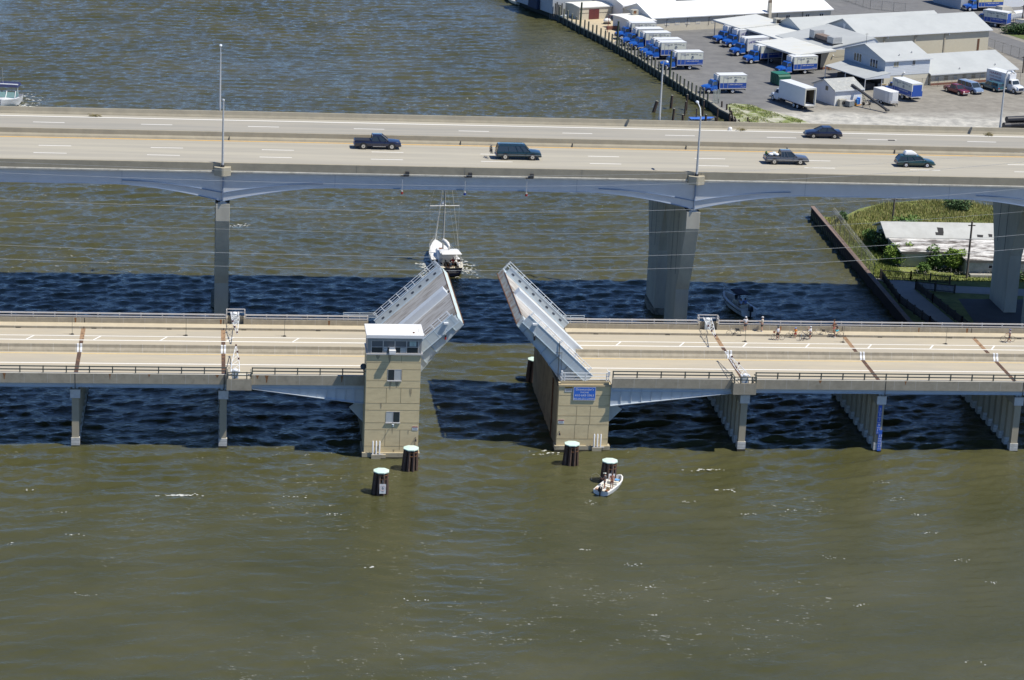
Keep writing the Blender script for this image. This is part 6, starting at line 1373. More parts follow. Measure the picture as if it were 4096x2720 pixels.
canopy('front white canopy with yellowish stains above the parked blue truck', 163.0, 172.4, 160.2, 174.2, 4.65, 5.1, [(.3,.3),(.3,4.8),(.3,9.4),(.3,13.7),(4.7,.3)])
# house and annex
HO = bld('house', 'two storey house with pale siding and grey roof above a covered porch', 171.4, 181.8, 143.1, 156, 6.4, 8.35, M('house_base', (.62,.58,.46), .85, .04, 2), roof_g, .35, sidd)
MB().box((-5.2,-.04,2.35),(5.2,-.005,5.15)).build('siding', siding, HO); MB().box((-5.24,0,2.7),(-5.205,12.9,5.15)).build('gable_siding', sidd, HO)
win(HO, -2.7, -.04, 4.0, 1.1, .9, tanp); win(HO, 1.4, -.04, 4.15, .6, .85)
win(HO, -5.24, 8.6, 3.55, 2.3, 1.5, face='side'); win(HO, -5.24, 3.4, 3.35, 2.3, 1.5, face='side')
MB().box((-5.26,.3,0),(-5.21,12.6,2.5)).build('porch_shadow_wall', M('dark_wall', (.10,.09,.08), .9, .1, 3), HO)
MB().ell((-.8,-.25,2.75), .2).build('wall_lamp', trim, HO)
MB().tube([(-5.2,6.45,7.2),(-5.2,6.45,9.3)], .035).tube([(-5.6,6.45,9.1),(-4.8,6.45,9.1)], .02).build('aerial', dark, HO)
pr = thing('porch', 'open porch with pale sloping roof in front of the house gable', 'porch', lot(165.8,141.4,GZ), A22)
MB().add([(0,0,2.35),(5.7,0,3.1),(5.7,13.6,3.1),(0,13.0,2.35),(0,0,2.5),(5.7,0,3.25),(5.7,13.6,3.25),(0,13.0,2.5)], [(0,3,2,1),(4,5,6,7),(0,1,5,4),(1,2,6,5),(2,3,7,6),(3,0,4,7)]).build('roof_sheet', roof_g, pr)
MB().prism([(0,2.3),(5.7,2.3),(5.7,3.1),(0,2.36)], 'y', .0, .06).build('gable_siding', siding, pr)
for x, y in ((.1,.1),(.1,6.4),(.1,12.8),(4,.2)): MB().tube([(x,y,0),(x,y,2.4)], .08, 6).build('post', trim, pr)
MB().box((1.2,1.5,0),(3.4,6,1.1)).box((2,7,0),(4.6,11.5,1.4)).build('stored_goods', M('dark_goods', (.06,.06,.06), .9, .4, 2), pr)
MB().box((4.2,.5,0),(5.2,1.6,1.0)).build('white_tank', M('tank_white', (.5,.5,.48), .6, .1, 3), pr)
MB().box((4.0,.35,.0),(4.1,.45,1.3)).box((4.0,.35,1.0),(5.3,.45,1.1)).build('yellow_rack', M('rack_yellow', (.45,.28,.06), .6, .1, 3), pr)
AN = bld('office_wing', 'single storey wing with a row of small windows right of the house', 182.2, 202.4, 142.8, 157, 3.4, 5.6, M('house_base', ()), roof_g, .45)
for i in range(9): win(AN, -8.7+i*2.18, 0, .95, .75, .65, (M('blue_pane', (.42,.46,.46), .5, 0) if i in (0,2,5) else tanp if i < 8 else glass), frame=M('sill_brown', (.40,.34,.25), .7, .05, 3))
MB().box((-10.1,-.06,0),(10.0,-.005,.42)).build('brick_plinth', brick, AN)
rr = random.Random(4)
def vent(u, v, z, lab, q=.16):
    t = thing('roof_vent', lab, 'vent', lot(u, v, z), A22); MB().tube([(0,0,0),(0,0,.45)], q*.6, 7).build('pipe', alu, t); MB().ell((0,0,.5), (q,q,.1)).build('cowl', alu, t)
vent(175.5,144.4,6.75,'small vent on the house roof, left one'); vent(178.9,145.1,6.95,'small vent on the house roof, right one'); vent(189.5,143.6,3.6,'small vent at the left end of the wing roof'); vent(198.5,144.2,3.8,'small vent at the right end of the wing roof')
# small shed with shingle roof
SH = bld('small_shed', 'small white shed with worn shingle roof beside the white box truck', 90*0+152.6, 158.6, 132.4, 139.2, 4.0, 5.35, M('shed_white', (.60,.61,.63), .8, .06, 1.5, dark=(.75,.75,.73), dscale=.4, dthr=.5, damt=.3), M('worn_shingle', (.36,.37,.35), .9, .2, 3, dark=(.55,.53,.46), dscale=1.2, dthr=.58, damt=.8), .3)
win(SH, -3.0, 2.6, 2.4, .7, .7, face='side', frame=M('sill_brown', ()))
MB().box((-3,-.05,0),(3,-.01,1.75)).build('lower_wall', M('bright_white_wall', (.78,.78,.74), .8, .04, 2), SH)
def Lp(u, v, z=GZ): return lot(u, v, z)
# dumpster
du = thing('dumpster', 'dark green lidded waste container behind the white box truck', 'dumpster', lot(154.0,150.3,GZ), A22+R(-2))
gn = M('container_green', (.015,.105,.065), .55, .1, 2)
MB().prism([(0,.15),(0,1.75),(.5,2.1),(3.0,2.1),(3.0,.15)], 'x', -1.3, 1.3).build('bin', gn, du); MB().box((-1.35,.4,2.1),(1.35,3.05,2.2)).build('lid', M('lid_green', (.02,.16,.10), .5, .1, 2), du)
mb = MB()
for y in (.6,1.2,1.8,2.4): mb.box((-1.36,y,.2),(-1.3,y+.1,2.0))
mb.build('rib', gn, du)
# roll cage of shed-side things
t = thing('condenser', 'grey condenser unit against the white shed wall', 'condenser', lot(153.9,131.9,GZ), A22); MB().box((-.7,-.35,0),(.75,.35,1.25)).build('casing', M('unit_beige', ()), t); MB().ring((.1,-.36,.65), .32, .05, 'y', 16, 4).ell((.1,-.36,.65), (.28,.02,.28)).build('fan', dark, t)
t = thing('wire_tote', 'grey mesh tote standing in front of the condenser by the shed', 'tote', lot(155.0,131.0,GZ), A22+R(12)); MB().box((-.65,-.55,.15),(.65,.55,1.05)).build('bin', M('tote_grey', (.22,.24,.24), .8, .2, 4), t); MB().box((-.68,-.58,1.05),(.68,.58,1.12)).build('rim', alu, t)
for i, (du_, dv, h, r, lab) in enumerate(((2.85,-.5,.95,.28,'light blue drum in front of the taller blue drum by the shed'),(3.3,-.35,1.2,.33,'taller blue drum at the right corner of the shed'))):
    t = thing('drum', lab, 'drum', lot(154.3+du_, 132.3+dv, GZ+.12)); MB().tube([(0,0,0),(0,0,h*.05),(0,0,h)], [r*.95,r,r], 14).build('barrel', M('drum_%d' % i, (.06,.27,.62) if i == 0 else (.03,.16,.62), .45, .05, 3), t, smooth=50); MB().tube([(0,0,h),(0,0,h+.05)], r*.9, 14).build('drum_lid', M('drum_lid', (.10,.30,.72), .45, 0), t)
t = thing('pallet_jack', 'yellow pallet jack under the blue drums', 'pallet jack', lot(156.6,131.5,GZ), A22+R(15)); MB().box((0,-.3,.03),(1.5,-.12,.12)).box((0,.12,.03),(1.5,.3,.12)).box((-.15,-.3,.03),(.05,.3,.5)).build('forks', M('jack_yellow', (.70,.33,.04), .5, .05, 3), t); MB().tube([(-.1,0,.4),(-.3,0,1.2)], .04).build('handle', red_lt, t)
t = thing('step_ladder', 'grey wooden steps leaning on the right side of the shed', 'steps', lot(159.0,133.0,GZ), A22); MB().tube([(0,0,1.9),(1.1,-.3,0)], .05).tube([(0,.7,1.9),(1.1,.5,0)], .05).build('stringer', wood_g, t); MB().box((.2,-.1,1.3),(.5,.65,1.36)).box((.5,-.2,.8),(.8,.6,.86)).box((.8,-.25,.35),(1.1,.55,.41)).build('tread', wood_g, t)
t = thing('yellow_stool', 'small yellow metal stand against the tan shed wall', 'stand', lot(171.6,160.6,GZ), A22); MB().box((0,0,.85),(1.3,.6,.95)).build('top', M('rack_yellow', ()), t)
for x, y in ((.05,.05),(1.25,.05),(.05,.55),(1.25,.55)): MB().box((x-.05,y-.05,0),(x+.05,y+.05,.85)).build('leg', M('rack_yellow', ()), t)
t = thing('hand_truck', 'dark upright hand truck beside the yellow stand', 'hand truck', lot(173.6,160.5,GZ), A22); MB().box((0,0,.1),(.9,.35,1.3)).build('frame', wood_d, t); MB().tube([(.1,-.15,.15),(.8,-.15,.15)], .14, 8).build('wheel', black, t)
# conveyor
p0, p1 = at(3549,444,1.55), at(3408,341,4.6)
cv = thing('conveyor', 'long black inclined belt conveyor on wheels in the gravel yard', 'conveyor', (p0.x, p0.y, GZ))
d = (p1-p0); n = Vector((-d.y, d.x, 0)).normalized()
mb = MB(); a0, a1 = p0-n*.27, p0+n*.27; b0, b1 = p1-n*.27, p1+n*.27; z = Vector((0,0,.24))
mb.add([a0,a1,b1,b0,a0+z,a1+z,b1+z,b0+z], [(0,1,2,3),(4,5,6,7),(0,1,5,4),(1,2,6,5),(2,3,7,6),(3,0,4,7)]).build('belt_frame', M('belt_black', (.02,.022,.025), .6, .1, 3), cv, world=True)
MB().tube([p0+z*.5-n*.42, p0+z*.5+n*.42], .2, 10).build('end_roller', dark, cv, world=True)
m = p0.lerp(p1, .52); wl, wr_ = at(3454,421,GZ), at(3478,419,GZ)
MB().tube([m-n*.3, wl+Vector((0,0,.3))], .04).tube([m+n*.3, wr_+Vector((0,0,.3))], .04).tube([p0.lerp(p1,.78)-n*.3, wl+Vector((0,0,.3))], .03).tube([p0.lerp(p1,.3)+n*.3, wr_+Vector((0,0,.3))], .03).tube([wl+Vector((0,0,.3)), wr_+Vector((0,0,.3))], .04).build('leg_frame', alu, cv, world=True)
for q in (wl, wr_): MB().tube([q+Vector((0,0,.3))-n*.1, q+Vector((0,0,.3))+n*.1], .3, 12).build('wheel', black, cv, world=True)

# ---------------------------------------------------------------- trucks
t_blue = carpaint('truck_blue', (.012,.10,.43)); t_white = carpaint('truck_white', (.72,.74,.74))
cream = M('box_cream', (.70,.70,.58), .5, .04, .8); boxblue = M('box_blue', (.025,.085,.36), .5, .04, .8); boxroof = M('box_roof', (.68,.70,.70), .5, .05, .6)
letters = M('lettering_navy', (.04,.06,.14), .6, 0)
def truck(label, loc, rz, cab=t_blue, body='cream', L=5.3, reefer=True, zt=3.45, text=True, opened=False, group='blue box trucks in the yard', wbase=4.7):
    t = thing('box_truck', label, 'truck', loc, rz, group)
    mb = MB()   # cab and hood
    mb.loft([[Vector((x,s*w_,z)) for s, w_, z in ((-1,w0,z0),(-1,w0,(z0+z1)/2),(-1,w0*.9,z1-.06),(-1,w0*.6,z1),(1,w0*.6,z1),(1,w0*.9,z1-.06),(1,w0,(z0+z1)/2),(1,w0,z0))] for x, w0, z0, z1 in ((-1.75,1.05,.6,1.62),(-.55,1.05,.6,1.6),(.3,.92,.6,1.48),(.85,.8,.62,1.32),(.98,.7,.66,1.2))])
    mb.loft([[Vector((-1.72,-.98,1.6)),Vector((-.5,-.98,1.58)),Vector((-.5,.98,1.58)),Vector((-1.72,.98,1.6))],[Vector((-1.7,-.9,2.36)),Vector((-.85,-.88,2.36)),Vector((-.85,.88,2.36)),Vector((-1.7,.9,2.36))],[Vector((-1.62,-.78,2.44)),Vector((-1.0,-.76,2.44)),Vector((-1.0,.76,2.44)),Vector((-1.62,.78,2.44))]])
    for s in (-1, 1): mb.tube([(-.62,s*.9,.95),(-.45,s*.95,1.12),(0,s*.97,1.22),(.42,s*.95,1.1),(.58,s*.9,.9)], [.1,.2,.24,.2,.1], 7)
    mb.build('cab', cab, t, smooth=40)
    MB().add([(-.47,-.84,1.66),(-.47,.84,1.66),(-.80,.78,2.28),(-.80,-.78,2.28)], [(0,1,2,3)]).build('windscreen', glass, t)
    for s in (-1, 1):
        MB().add([(-1.6,s*.992,1.66),(-.72,s*.995,1.66),(-.98,s*.925,2.25),(-1.6,s*.932,2.25)], [(0,1,2,3)]).build('side_window', glass, t)
        MB().box((-.75,s*1.12-.05,1.6),(-.66,s*1.12+.05,2.15)).tube([(-.7,s*.95,1.7),(-.7,s*1.12,1.75)], .03).build('mirror', chrome, t)
        MB().ell((.9,s*.62,1.0), (.1,.15,.1)).build('headlight', M('lamp_glass', ()), t, smooth=60)
        wheel(t, 0, s*1.03, .48, .28, M('white_rim', (.68,.68,.66), .4, .04, 4))
        wheel(t, -wbase, s*1.08, .48, .5, M('white_rim', ()))
        MB().box((-1.7,s*1.0-.2,.5),(-.75,s*1.0+.12,.62)).build('step', alu, t)
    MB().box((.93,-.62,.72),(1.0,.62,1.2)).build('grille', M('grille_dark', (.03,.04,.07), .4, .1, 6), t)
    MB().box((.9,-1.05,.45),(1.12,1.05,.72)).build('bumper', chrome, t)
    MB().box((-2.05-L,-.45,.6),(-1.7,.45,.85)).box((-2.0-L,-.9,.55),(-1.95-L,.9,.7)).box((-3.3,.5,.45),(-2.3,.95,.85)).build('chassis', black, t)
    x0, x1 = -2.0-L, -2.0; zb, zm = 1.0, 2.02
    if opened:
        bx = MB().box((x0,-1.22,zb),(x1,-1.17,zt)).box((x0,1.17,zb),(x1,1.22,zt)).box((x1-.05,-1.17,zb),(x1,1.17,zt)).box((x0,-1.17,zb),(x1-.05,1.17,zb+.1)).box((x0,-1.17,zt-.06),(x1-.05,1.17,zt)).build('cargo_box', M('box_white', (.70,.72,.73), .5, .04, .8), t)
        MB().box((x0-.03,-1.24,zb),(x0,-1.02,zt)).box((x0-.03,1.02,zb),(x0,1.24,zt)).box((x0-.03,-1.02,zt-.3),(x0,1.02,zt)).build('door_frame', M('frame_beige', (.50,.49,.43), .6, .05, 3), t)
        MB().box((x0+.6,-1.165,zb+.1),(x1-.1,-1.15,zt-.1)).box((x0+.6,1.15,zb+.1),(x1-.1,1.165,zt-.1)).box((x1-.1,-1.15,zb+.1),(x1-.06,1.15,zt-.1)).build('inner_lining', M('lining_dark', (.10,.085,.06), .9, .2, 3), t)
        MB().box((x0-.9,-1.15,zb-.12),(x0-.04,1.15,zb-.02)).build('tail_lift', M('lift_grey', (.26,.25,.22), .7, .2, 3), t)
        MB().box((x0+.01,-1.2,zt),(x1-.01,1.2,zt+.025)).build('box_roof', boxroof, t)
        wheel(t, -wbase-1.15, 1.08, .48, .5, M('white_rim', ())); wheel(t, -wbase-1.15, -1.08, .48, .5, M('white_rim', ()))
        mk = MB()
        for k in range(14): mk.box((x0+.3+k*.5,1.222,zb+.05),(x0+.5+k*.5,1.226,zb+.11))
        mk.build('reflector_strip', M('reflector_red', (.45,.08,.06), .5, 0), t)
        return t
    if body == 'white':
        MB().box((x0,-1.2,zb),(x1,1.2,zt)).build('cargo_box', M('box_white', ()), t)
    else:
        c = cream if body == 'cream' else M('box_yellow', (.72,.64,.30), .5, .04, .8)
        MB().box((x0,-1.2,zb),(x1,1.2,zm),1).box((x0,-1.2,zm),(x1,1.2,zt),0).build('cargo_box', [c, boxblue], t)
        MB().box((x0-.012,-1.0,zb+.1),(x0-.002,1.0,zt-.25)).build('rear_door', boxblue, t)
    MB().box((x0-.01,-1.21,zt),(x1+.01,1.21,zt+.03)).build('box_roof', boxroof, t)
    fr = MB()
    for s in (-1, 1): fr.box((x0-.01,s*1.205-.012,zb-.1),(x1+.01,s*1.205+.012,zb+.06)).box((x0-.01,s*1.205-.012,zt-.08),(x1+.01,s*1.205+.012,zt)).box((x1-.07,s*1.205-.012,zb+.06),(x1+.012,s*1.205+.012,zt-.08)).box((x0-.012,s*1.205-.012,zb+.06),(x0+.07,s*1.205+.012,zt-.08))
    fr.box((x0-.015,-1.2,zb-.12),(x0-.011+.003,1.2,zb+.05)).build('box_frame', alu, t)
    if body != 'white':
        dr = MB()
        for x in (x1-.75, x1-1.6): dr.box((x-.035,1.2,zb+.08),(x+.035,1.225,zt-.12))
        dr.box((x1-1.56,1.202,zt-.55),(x1-.8,1.212,zt-.2)).build('side_door', M('door_grey', (.45,.46,.45), .5, .05, 3), t)
    if reefer:
        MB().box((x1,-.85,zt-1.0),(x1+.5,.85,zt-.02)).build('refrigerator', M('reefer_white', (.70,.71,.71), .45, .04, 3), t, bevel=.04)
        MB().ring((x1+.27,-.4,zt-.015), .2, .04, 'z', 12, 4).ring((x1+.27,.4,zt-.015), .2, .04, 'z', 12, 4).build('fan', dark, t)
    if text:
        nb = MB(); xc = (x0+x1)/2-.45; r = (-1,0,0); u = (0,0,1)
        arc_text(nb, 'UNITED  SHELLFISH  CO', .36, (xc,1.226,zt-.62), r, u, L*.62, .22)
        nb.ring((xc,1.226,zt-.98), .25, .022, 'y', 20, 4).ell((xc+.02,1.226,zt-.92), (.1,.012,.11)).box((xc-.05,1.222,zt-1.16),(xc+.03,1.232,zt-.9))
        nb.build('lettering', letters, t, recalc=False)
        nb = MB(); put_text(nb, '1-800-368-3565', .34, (xc,1.226,zm-.3), r, u, width=L*.5); put_text(nb, '1-800-368-3565', .16, (x0+.7,1.226,zb+.28), r, u); nb.build('phone_number', paint_w, t, recalc=False)
    return t
def tat(x, y): p = at(x, y, GZ); return p
def place_truck(src, label, x, y, rz):
    """x, y: ground contact of the near front wheel in the photo"""
    p = at(x, y, GZ); off = Matrix.Rotation(rz, 3, 'Z') @ Vector((0,1.03,0)); loc = (p.x-off.x, p.y-off.y, GZ)
    if src is None: return loc
    return dup(src, label, loc, rz)
T0 = truck('blue and cream box truck parked alone nearest the bulkhead corner', place_truck(None, '', 2833.5, 376, R(190)), R(190))
place_truck(T0, 'blue and cream box truck nearest the camera in the row along the bulkhead', 2665.5, 281, R(190.5))
for (x, y, lab) in ((2602,241,'blue and cream box truck second from the front in the row along the bulkhead'),(2584,229,'blue truck squeezed just behind the second truck of the bulkhead row'),(2541,201.5,'blue and cream box truck in the middle of the bulkhead row'),(2512,185.5,'white roofed blue truck second from the back of the bulkhead row'),(2486,160,'blue and cream box truck farthest back in the bulkhead row, beside the annex')):
    place_truck(T0, lab, x, y, R(192))
T5 = place_truck(T0, 'blue and cream box truck parked out from under the front canopy', 3134.5, 301, R(199))
place_truck(T0, 'blue box truck backed under the front canopy, open blue bonnet line', 3004.5, 256.5, R(203))
TW = truck('blue truck with a white lettered box between the two canopies', place_truck(None, '', 2950.5, 225.5, R(203)), R(203), body='white', text=False)
nb = MB(); arc_text(nb, 'UNITED  SHELLFISH', .62, (-4.6,1.226,2.6), (-1,0,0), (0,0,1), 4.2, .2); nb.build('lettering', M('lettering_violet', (.12,.10,.35), .6, 0), TW, recalc=False)
place_truck(TW, 'blue truck with a grey box, second from the back under the canopies', 2920, 191, R(203))
place_truck(TW, 'blue truck farthest back under the rear white canopy', 2883, 176, R(203))
WT = truck('white box truck with open rear door and tail lift beside the small shed', tuple(lot(145.2,139.8,GZ)), A22+R(91), cab=t_white, opened=True, L=8.0, zt=4.15, text=False, group='other trucks in the yard', wbase=6.6)
UT = truck('blue and cream box truck seen from behind in the gravel yard', tuple(lot(170.0,138.9,GZ)), A22+R(88), L=6.2, reefer=False, group='blue box trucks in the yard', wbase=5.2)
HT = truck('white lettered restaurant box truck at the right edge of the gravel yard', tuple(lot(194.2,131.9,GZ)), A22+R(-86), cab=t_white, body='white', text=False, L=5.4, group='other trucks in the yard')
nb = MB(); 
for i, (s, sz) in enumerate((('HARRIS', .62),('CRAB HOUSE', .42))): put_text(nb, s, sz, (-5.0,-1.226,2.95-i*.6), (1,0,0), (0,0,1), width=3.2)
nb.box((-6.4,-1.228,1.75),(-3.5,-1.222,1.85)).box((-6.4,-1.228,1.45),(-3.5,-1.222,1.55)); nb.build('lettering', M('lettering_maroon', (.25,.03,.06), .6, 0), HT, recalc=False)
RT = truck('blue and yellow box truck at the top right beyond the large shed', place_truck(None, '', 3879, 46, R(196)), R(196), body='yellow', text=True, L=6.5)
RB = truck('blue and cream box truck parked end on behind the large shed', tuple(lot(235.6,196.2,GZ)), A22+R(118), L=5.3, group='blue box trucks in the yard')
# small vehicles in the gravel yard
red = carpaint('maroon', (.17,.012,.02)); sblue = carpaint('silver_blue', (.22,.30,.43)); tealp = carpaint('teal_blue', (.045,.13,.17))
car('pickup_truck', 'maroon pickup truck parked beside the silver blue van', lot(182.6,135.4,GZ), A22+R(-88), red, W=1.95,
    low=[(-2.8,1.02,.93),(-2.7,1.06,1),(-.8,1.06,1),(1.1,1.06,1),(2.2,1.0,.99),(2.7,.93,.95),(2.85,.75,.88)], gh=(-.9,-.8,.5,1.3), belt=1.06, roof=1.74, wb=(-1.75,1.75), wr=.39, pillars=(.2,-.4), zb=.36, cat='pickup', lowm=chrome)
car('van', 'silver blue passenger van parked between the maroon and teal pickups', lot(186.0,135.6,GZ), A22+R(-88), sblue, W=2.0,
    low=[(-2.8,1.2,.96),(-2.7,1.25,1),(0,1.25,1),(1.5,1.22,1),(2.2,1.08,.99),(2.65,.95,.95),(2.75,.7,.88)], gh=(-2.78,-2.68,1.0,1.75), belt=1.22, roof=2.02, wb=(-1.7,1.75), wr=.37, pillars=(-1.5,-.3,.8), zb=.36, cat='van', tall=.84, lowm=chrome)
tp = car('pickup_truck', 'teal pickup truck with a camper top parked facing the building', lot(191.6,136.2,GZ), A22+R(92), tealp, W=1.9,
    low=[(-2.7,1.0,.93),(-2.6,1.04,1),(-.8,1.04,1),(1.0,1.04,1),(2.1,.98,.99),(2.6,.9,.95),(2.75,.72,.88)], gh=(-.85,-.75,.5,1.25), belt=1.04, roof=1.68, wb=(-1.7,1.7), wr=.38, pillars=(.1,), zb=.36, cat='pickup', lowm=chrome)
MB().loft([[Vector((-2.6,-.85,1.04)),Vector((-.88,-.85,1.04)),Vector((-.88,.85,1.04)),Vector((-2.6,.85,1.04))],[Vector((-2.5,-.74,1.72)),Vector((-.88,-.74,1.72)),Vector((-.88,.74,1.72)),Vector((-2.5,.74,1.72))]]).build('camper_top', tealp, tp)
MB().add([(-2.62,-.7,1.12),(-2.62,.7,1.12),(-2.53,.66,1.62),(-2.53,-.66,1.62)], [(0,1,2,3)]).build('rear_window', glass, tp)
for s in (-1, 1): MB().add([(-2.4,s*.852,1.15),(-1.0,s*.852,1.15),(-1.0,s*.775,1.6),(-2.35,s*.775,1.6)], [(0,1,2,3)]).build('side_window', glass, tp)
tr = thing('cargo_trailer', 'white enclosed twin axle cargo trailer in the gravel yard', 'trailer', lot(163.4,131.6,GZ), A22+R(-88))
MB().box((-2.4,-1.05,.5),(2.2,1.05,2.55)).prism([(2.2,-1.05),(2.55,-.55),(2.55,.55),(2.2,1.05)], 'z', .5, 2.55).build('trailer_box', M('trailer_white', (.62,.63,.63), .4, .04, 1.5), tr); MB().box((-2.42,-1.07,2.55),(2.3,1.07,2.6)).build('trailer_roof', trim, tr)
MB().box((2.2,-.9,.5),(2.58,.9,.95)).build('stone_guard', alu, tr); MB().box((1.1,-1.07,.6),(1.75,-1.05,2.35)).build('side_door', trim, tr)
MB().tube([(2.4,-.5,.5),(3.5,0,.5)], .05).tube([(2.4,.5,.5),(3.5,0,.5)], .05).tube([(3.4,0,.1),(3.4,0,.7)], .05).build('hitch', dark, tr)
for x in (-.75,.1):
    for s in (-1, 1): wheel(tr, x, s*1.08, .33, .2, M('white_rim', ()))
# boats ashore at the top right
by = thing('cruiser_on_stands', 'white cabin cruiser with beige canvas stored ashore at the top right', 'motor boat', lot(242.6,193.6,GZ), A22+R(4))
S_ = [(-4,1.4,2.4,1.25,1.3,.9),(-1,1.5,2.5,1.35,1.25,.7),(2,1.35,2.65,1.0,1.4,.8),(4.2,.7,2.85,.35,1.8,1.2),(5.2,.06,3.0,.03,2.4,2.1)]
hull(MB(), S_).build('hull', white_p, by, smooth=40); mb = MB(); full_deck(mb, S_, .03); mb.build('deck', white_p, by)
MB().loft([[Vector((x,y,2.5)) for x, y in ((-4,-1.3),(.2,-1.3),(.2,1.3),(-4,1.3))],[Vector((x,y,4.1)) for x, y in ((-3.6,-1.0),(-1.2,-1.0),(-1.2,1.0),(-3.6,1.0))]]).build('canvas', M('canvas_beige', (.42,.40,.34), .8, .1, 2), by)
MB().add([(.3,-1.25,2.62),(.3,1.25,2.62),(-1.1,1.05,3.7),(-1.1,-1.05,3.7)], [(0,1,2,3)]).build('windscreen', M('screen_green', ()), by)
for x in (-3,0,3):
    for s in (-1, 1): MB().tube([(x,s*1.3,0),(x,s*.9,1.5)], .05).build('stand', dark, by)
b2 = thing('boat_on_trailer', 'white boat with beige cover on a trailer in front of the stored cruiser', 'motor boat', lot(243.4,188.6,GZ), A22+R(176))
S_ = [(-3,1.15,1.7,1.0,.9,.7),(0,1.2,1.75,1.0,.9,.6),(2.2,.9,1.9,.55,1.1,.8),(3.4,.1,2.05,.05,1.6,1.4)]
hull(MB(), S_).build('hull', white_p, b2, smooth=40); mb = MB(); full_deck(mb, S_, .12); mb.build('cover', M('canvas_beige', ()), b2); MB().box((-2.6,-.9,.45),(3.4,-.8,.55)).box((-2.6,.8,.45),(3.4,.9,.55)).build('trailer_frame', alu, b2)
for s in (-1, 1): wheel(b2, -1, s*1.05, .33, .2, chrome)
sf = bld('store_front', 'grey and white shop building at the top right corner', 243.5, 262, 212, 222, 5.0, 6.2, M('grey_wall', ()), roof_g, .3)
MB().box((-3.2,-.06,2.0),(.6,-.01,3.6)).build('dark_sign_panel', M('sign_black', (.02,.02,.02), .5, 0), sf); MB().box((1.5,-.05,0),(9,-.01,3.4)).build('white_front', trim, sf)
# black pipes at the right edge
bp = thing('pipe_stack', 'stack of large black pipes at the right edge behind the high bridge', 'pipes', (*at(4075,512,GZ).xy, GZ), R(15))
for x, z in ((-.7,.55),(.5,.55),(.1,1.5)): MB().tube([(x-2.5,z*.5-.3,z),(x+3.5,z*.5-.3,z)], .55, 12).build('pipe', M('pipe_black', (.014,.015,.02), .5, .1, 3), bp, smooth=50)

# ---------------------------------------------------------------- bulkhead, pilings
bt = thing('bulkhead', 'dark timber bulkhead with pale cap along the edge of the truck yard', 'retaining wall', BH[5])
fc = MB(); cp = MB(); k = len(BH)
for i in range(k-1):
    a, b = BH[i], BH[i+1]; d = (b-a); d.normalize(); n = Vector((d.y, -d.x, 0)); n = n if n.x < 0 else -n
    o = Vector((0,0,.0))
    fc.add([a+n*.12+Vector((0,0,-3.2)), b+n*.12+Vector((0,0,-3.2)), b+n*.12+Vector((0,0,-.12)), a+n*.12+Vector((0,0,-.12))], [(0,1,2,3)])
    cp.add([a+n*.2+Vector((0,0,-.12)), b+n*.2+Vector((0,0,-.12)), b-n*.35+Vector((0,0,-.12)), a-n*.35+Vector((0,0,-.12)), a+n*.2+Vector((0,0,.12)), b+n*.2+Vector((0,0,.12)), b-n*.35+Vector((0,0,.12)), a-n*.35+Vector((0,0,.12))], [(4,5,6,7),(0,1,5,4),(2,3,7,6),(0,1,2,3)])
fc.build('timber_face', M('bulkhead_timber', (.035,.04,.032), .9, .4, 1.5, stretch=(2,2,.4)), bt, world=True, recalc=False); cp.build('cap_timber', M('cap_timber', (.27,.26,.21), .9, .15, 1.5), bt, world=True)
def bh_at(xf):
    for i in range(len(BHP)-1):
        if BHP[i][0] <= xf <= BHP[i+1][0]:
            s = (xf-BHP[i][0])/(BHP[i+1][0]-BHP[i][0]); return BH[i+1].lerp(BH[i+2], s)
    return BH[1] if xf < BHP[0][0] else BH[-2]
proto = None
px_list = [720,770,815,865,915,1015,1060,1110,1155,1205,1258,1300,1338,1422,1455,1492,1527,1565,1605,1645,1690,1722,1762,1805,1845,1890,1925,1970,2060,2105,2142,2190,2237,2280,2330]
px_list = [2000+q/2.951 for q in px_list]+[2805,2820,2836]
for i, xf in enumerate(px_list):
    p = bh_at(xf-1.5); p = Vector((p.x-.22, p.y-.1, 0)); rr = random.Random(i)
    if proto is None:
        proto = thing('mooring_piling', 'greenish timber piling in the row along the dark bulkhead', 'piling', p, 0, 'pilings along the yard bulkhead')
        MB().tube([(0,0,-2),(0,0,3.1)], [.19,.165], 8).build('pile', wood_g, proto, smooth=50); MB().tube([(0,0,3.1),(0,0,3.16)], [.165,.12], 8).build('pile_top', M('pile_top_pale', (.25,.25,.2), .9, .2, 4), proto)
        o = proto
    else: o = dup(proto, None, p, rr.random()*6)
    o.scale = (1, 1, .93+.12*rr.random())
for i, (xf, h, lab) in enumerate(((2000+965/2.951,6.3,'extra tall piling of the bulkhead row, left one near the garage'),(2000+1398/2.951,6.2,'extra tall piling of the bulkhead row, middle one beside the annex'),(2000+2020/2.951,6.4,'extra tall piling of the bulkhead row, right one beside the nearest truck'))):
    p = bh_at(xf-3); t = thing('tall_piling', lab, 'piling', (p.x-.25,p.y-.1,0)); MB().tube([(0,0,-2),(.15,0,h)], [.24,.2], 8).build('pile', M('piling_dark_green', (.075,.095,.06), .9, .3, 3, stretch=(3,3,.4)), t, smooth=50); MB().tube([(.15,0,h),(.15,0,h+.06)], .2, 8).build('pile_top', M('pile_top_pale', ()), t)
for i, xf in enumerate((2000+300/2.951, 2000+355/2.951, 2000+408/2.951, 2000+462/2.951, 2000+515/2.951, 2000+570/2.951, 2000+625/2.951)):
    p = bh_at(max(xf,2101)); p = Vector((p.x+.25, p.y+.3, GZ))
    if i == 0:
        ps = thing('chain_post', 'pale timber post linked by chain at the far end of the bulkhead', 'post', p, 0, 'chain posts on the far bulkhead'); MB().tube([(0,0,0),(0,0,1.75)], .13, 7).build('post', wood_g, ps)
    else: dup(ps, None, p)
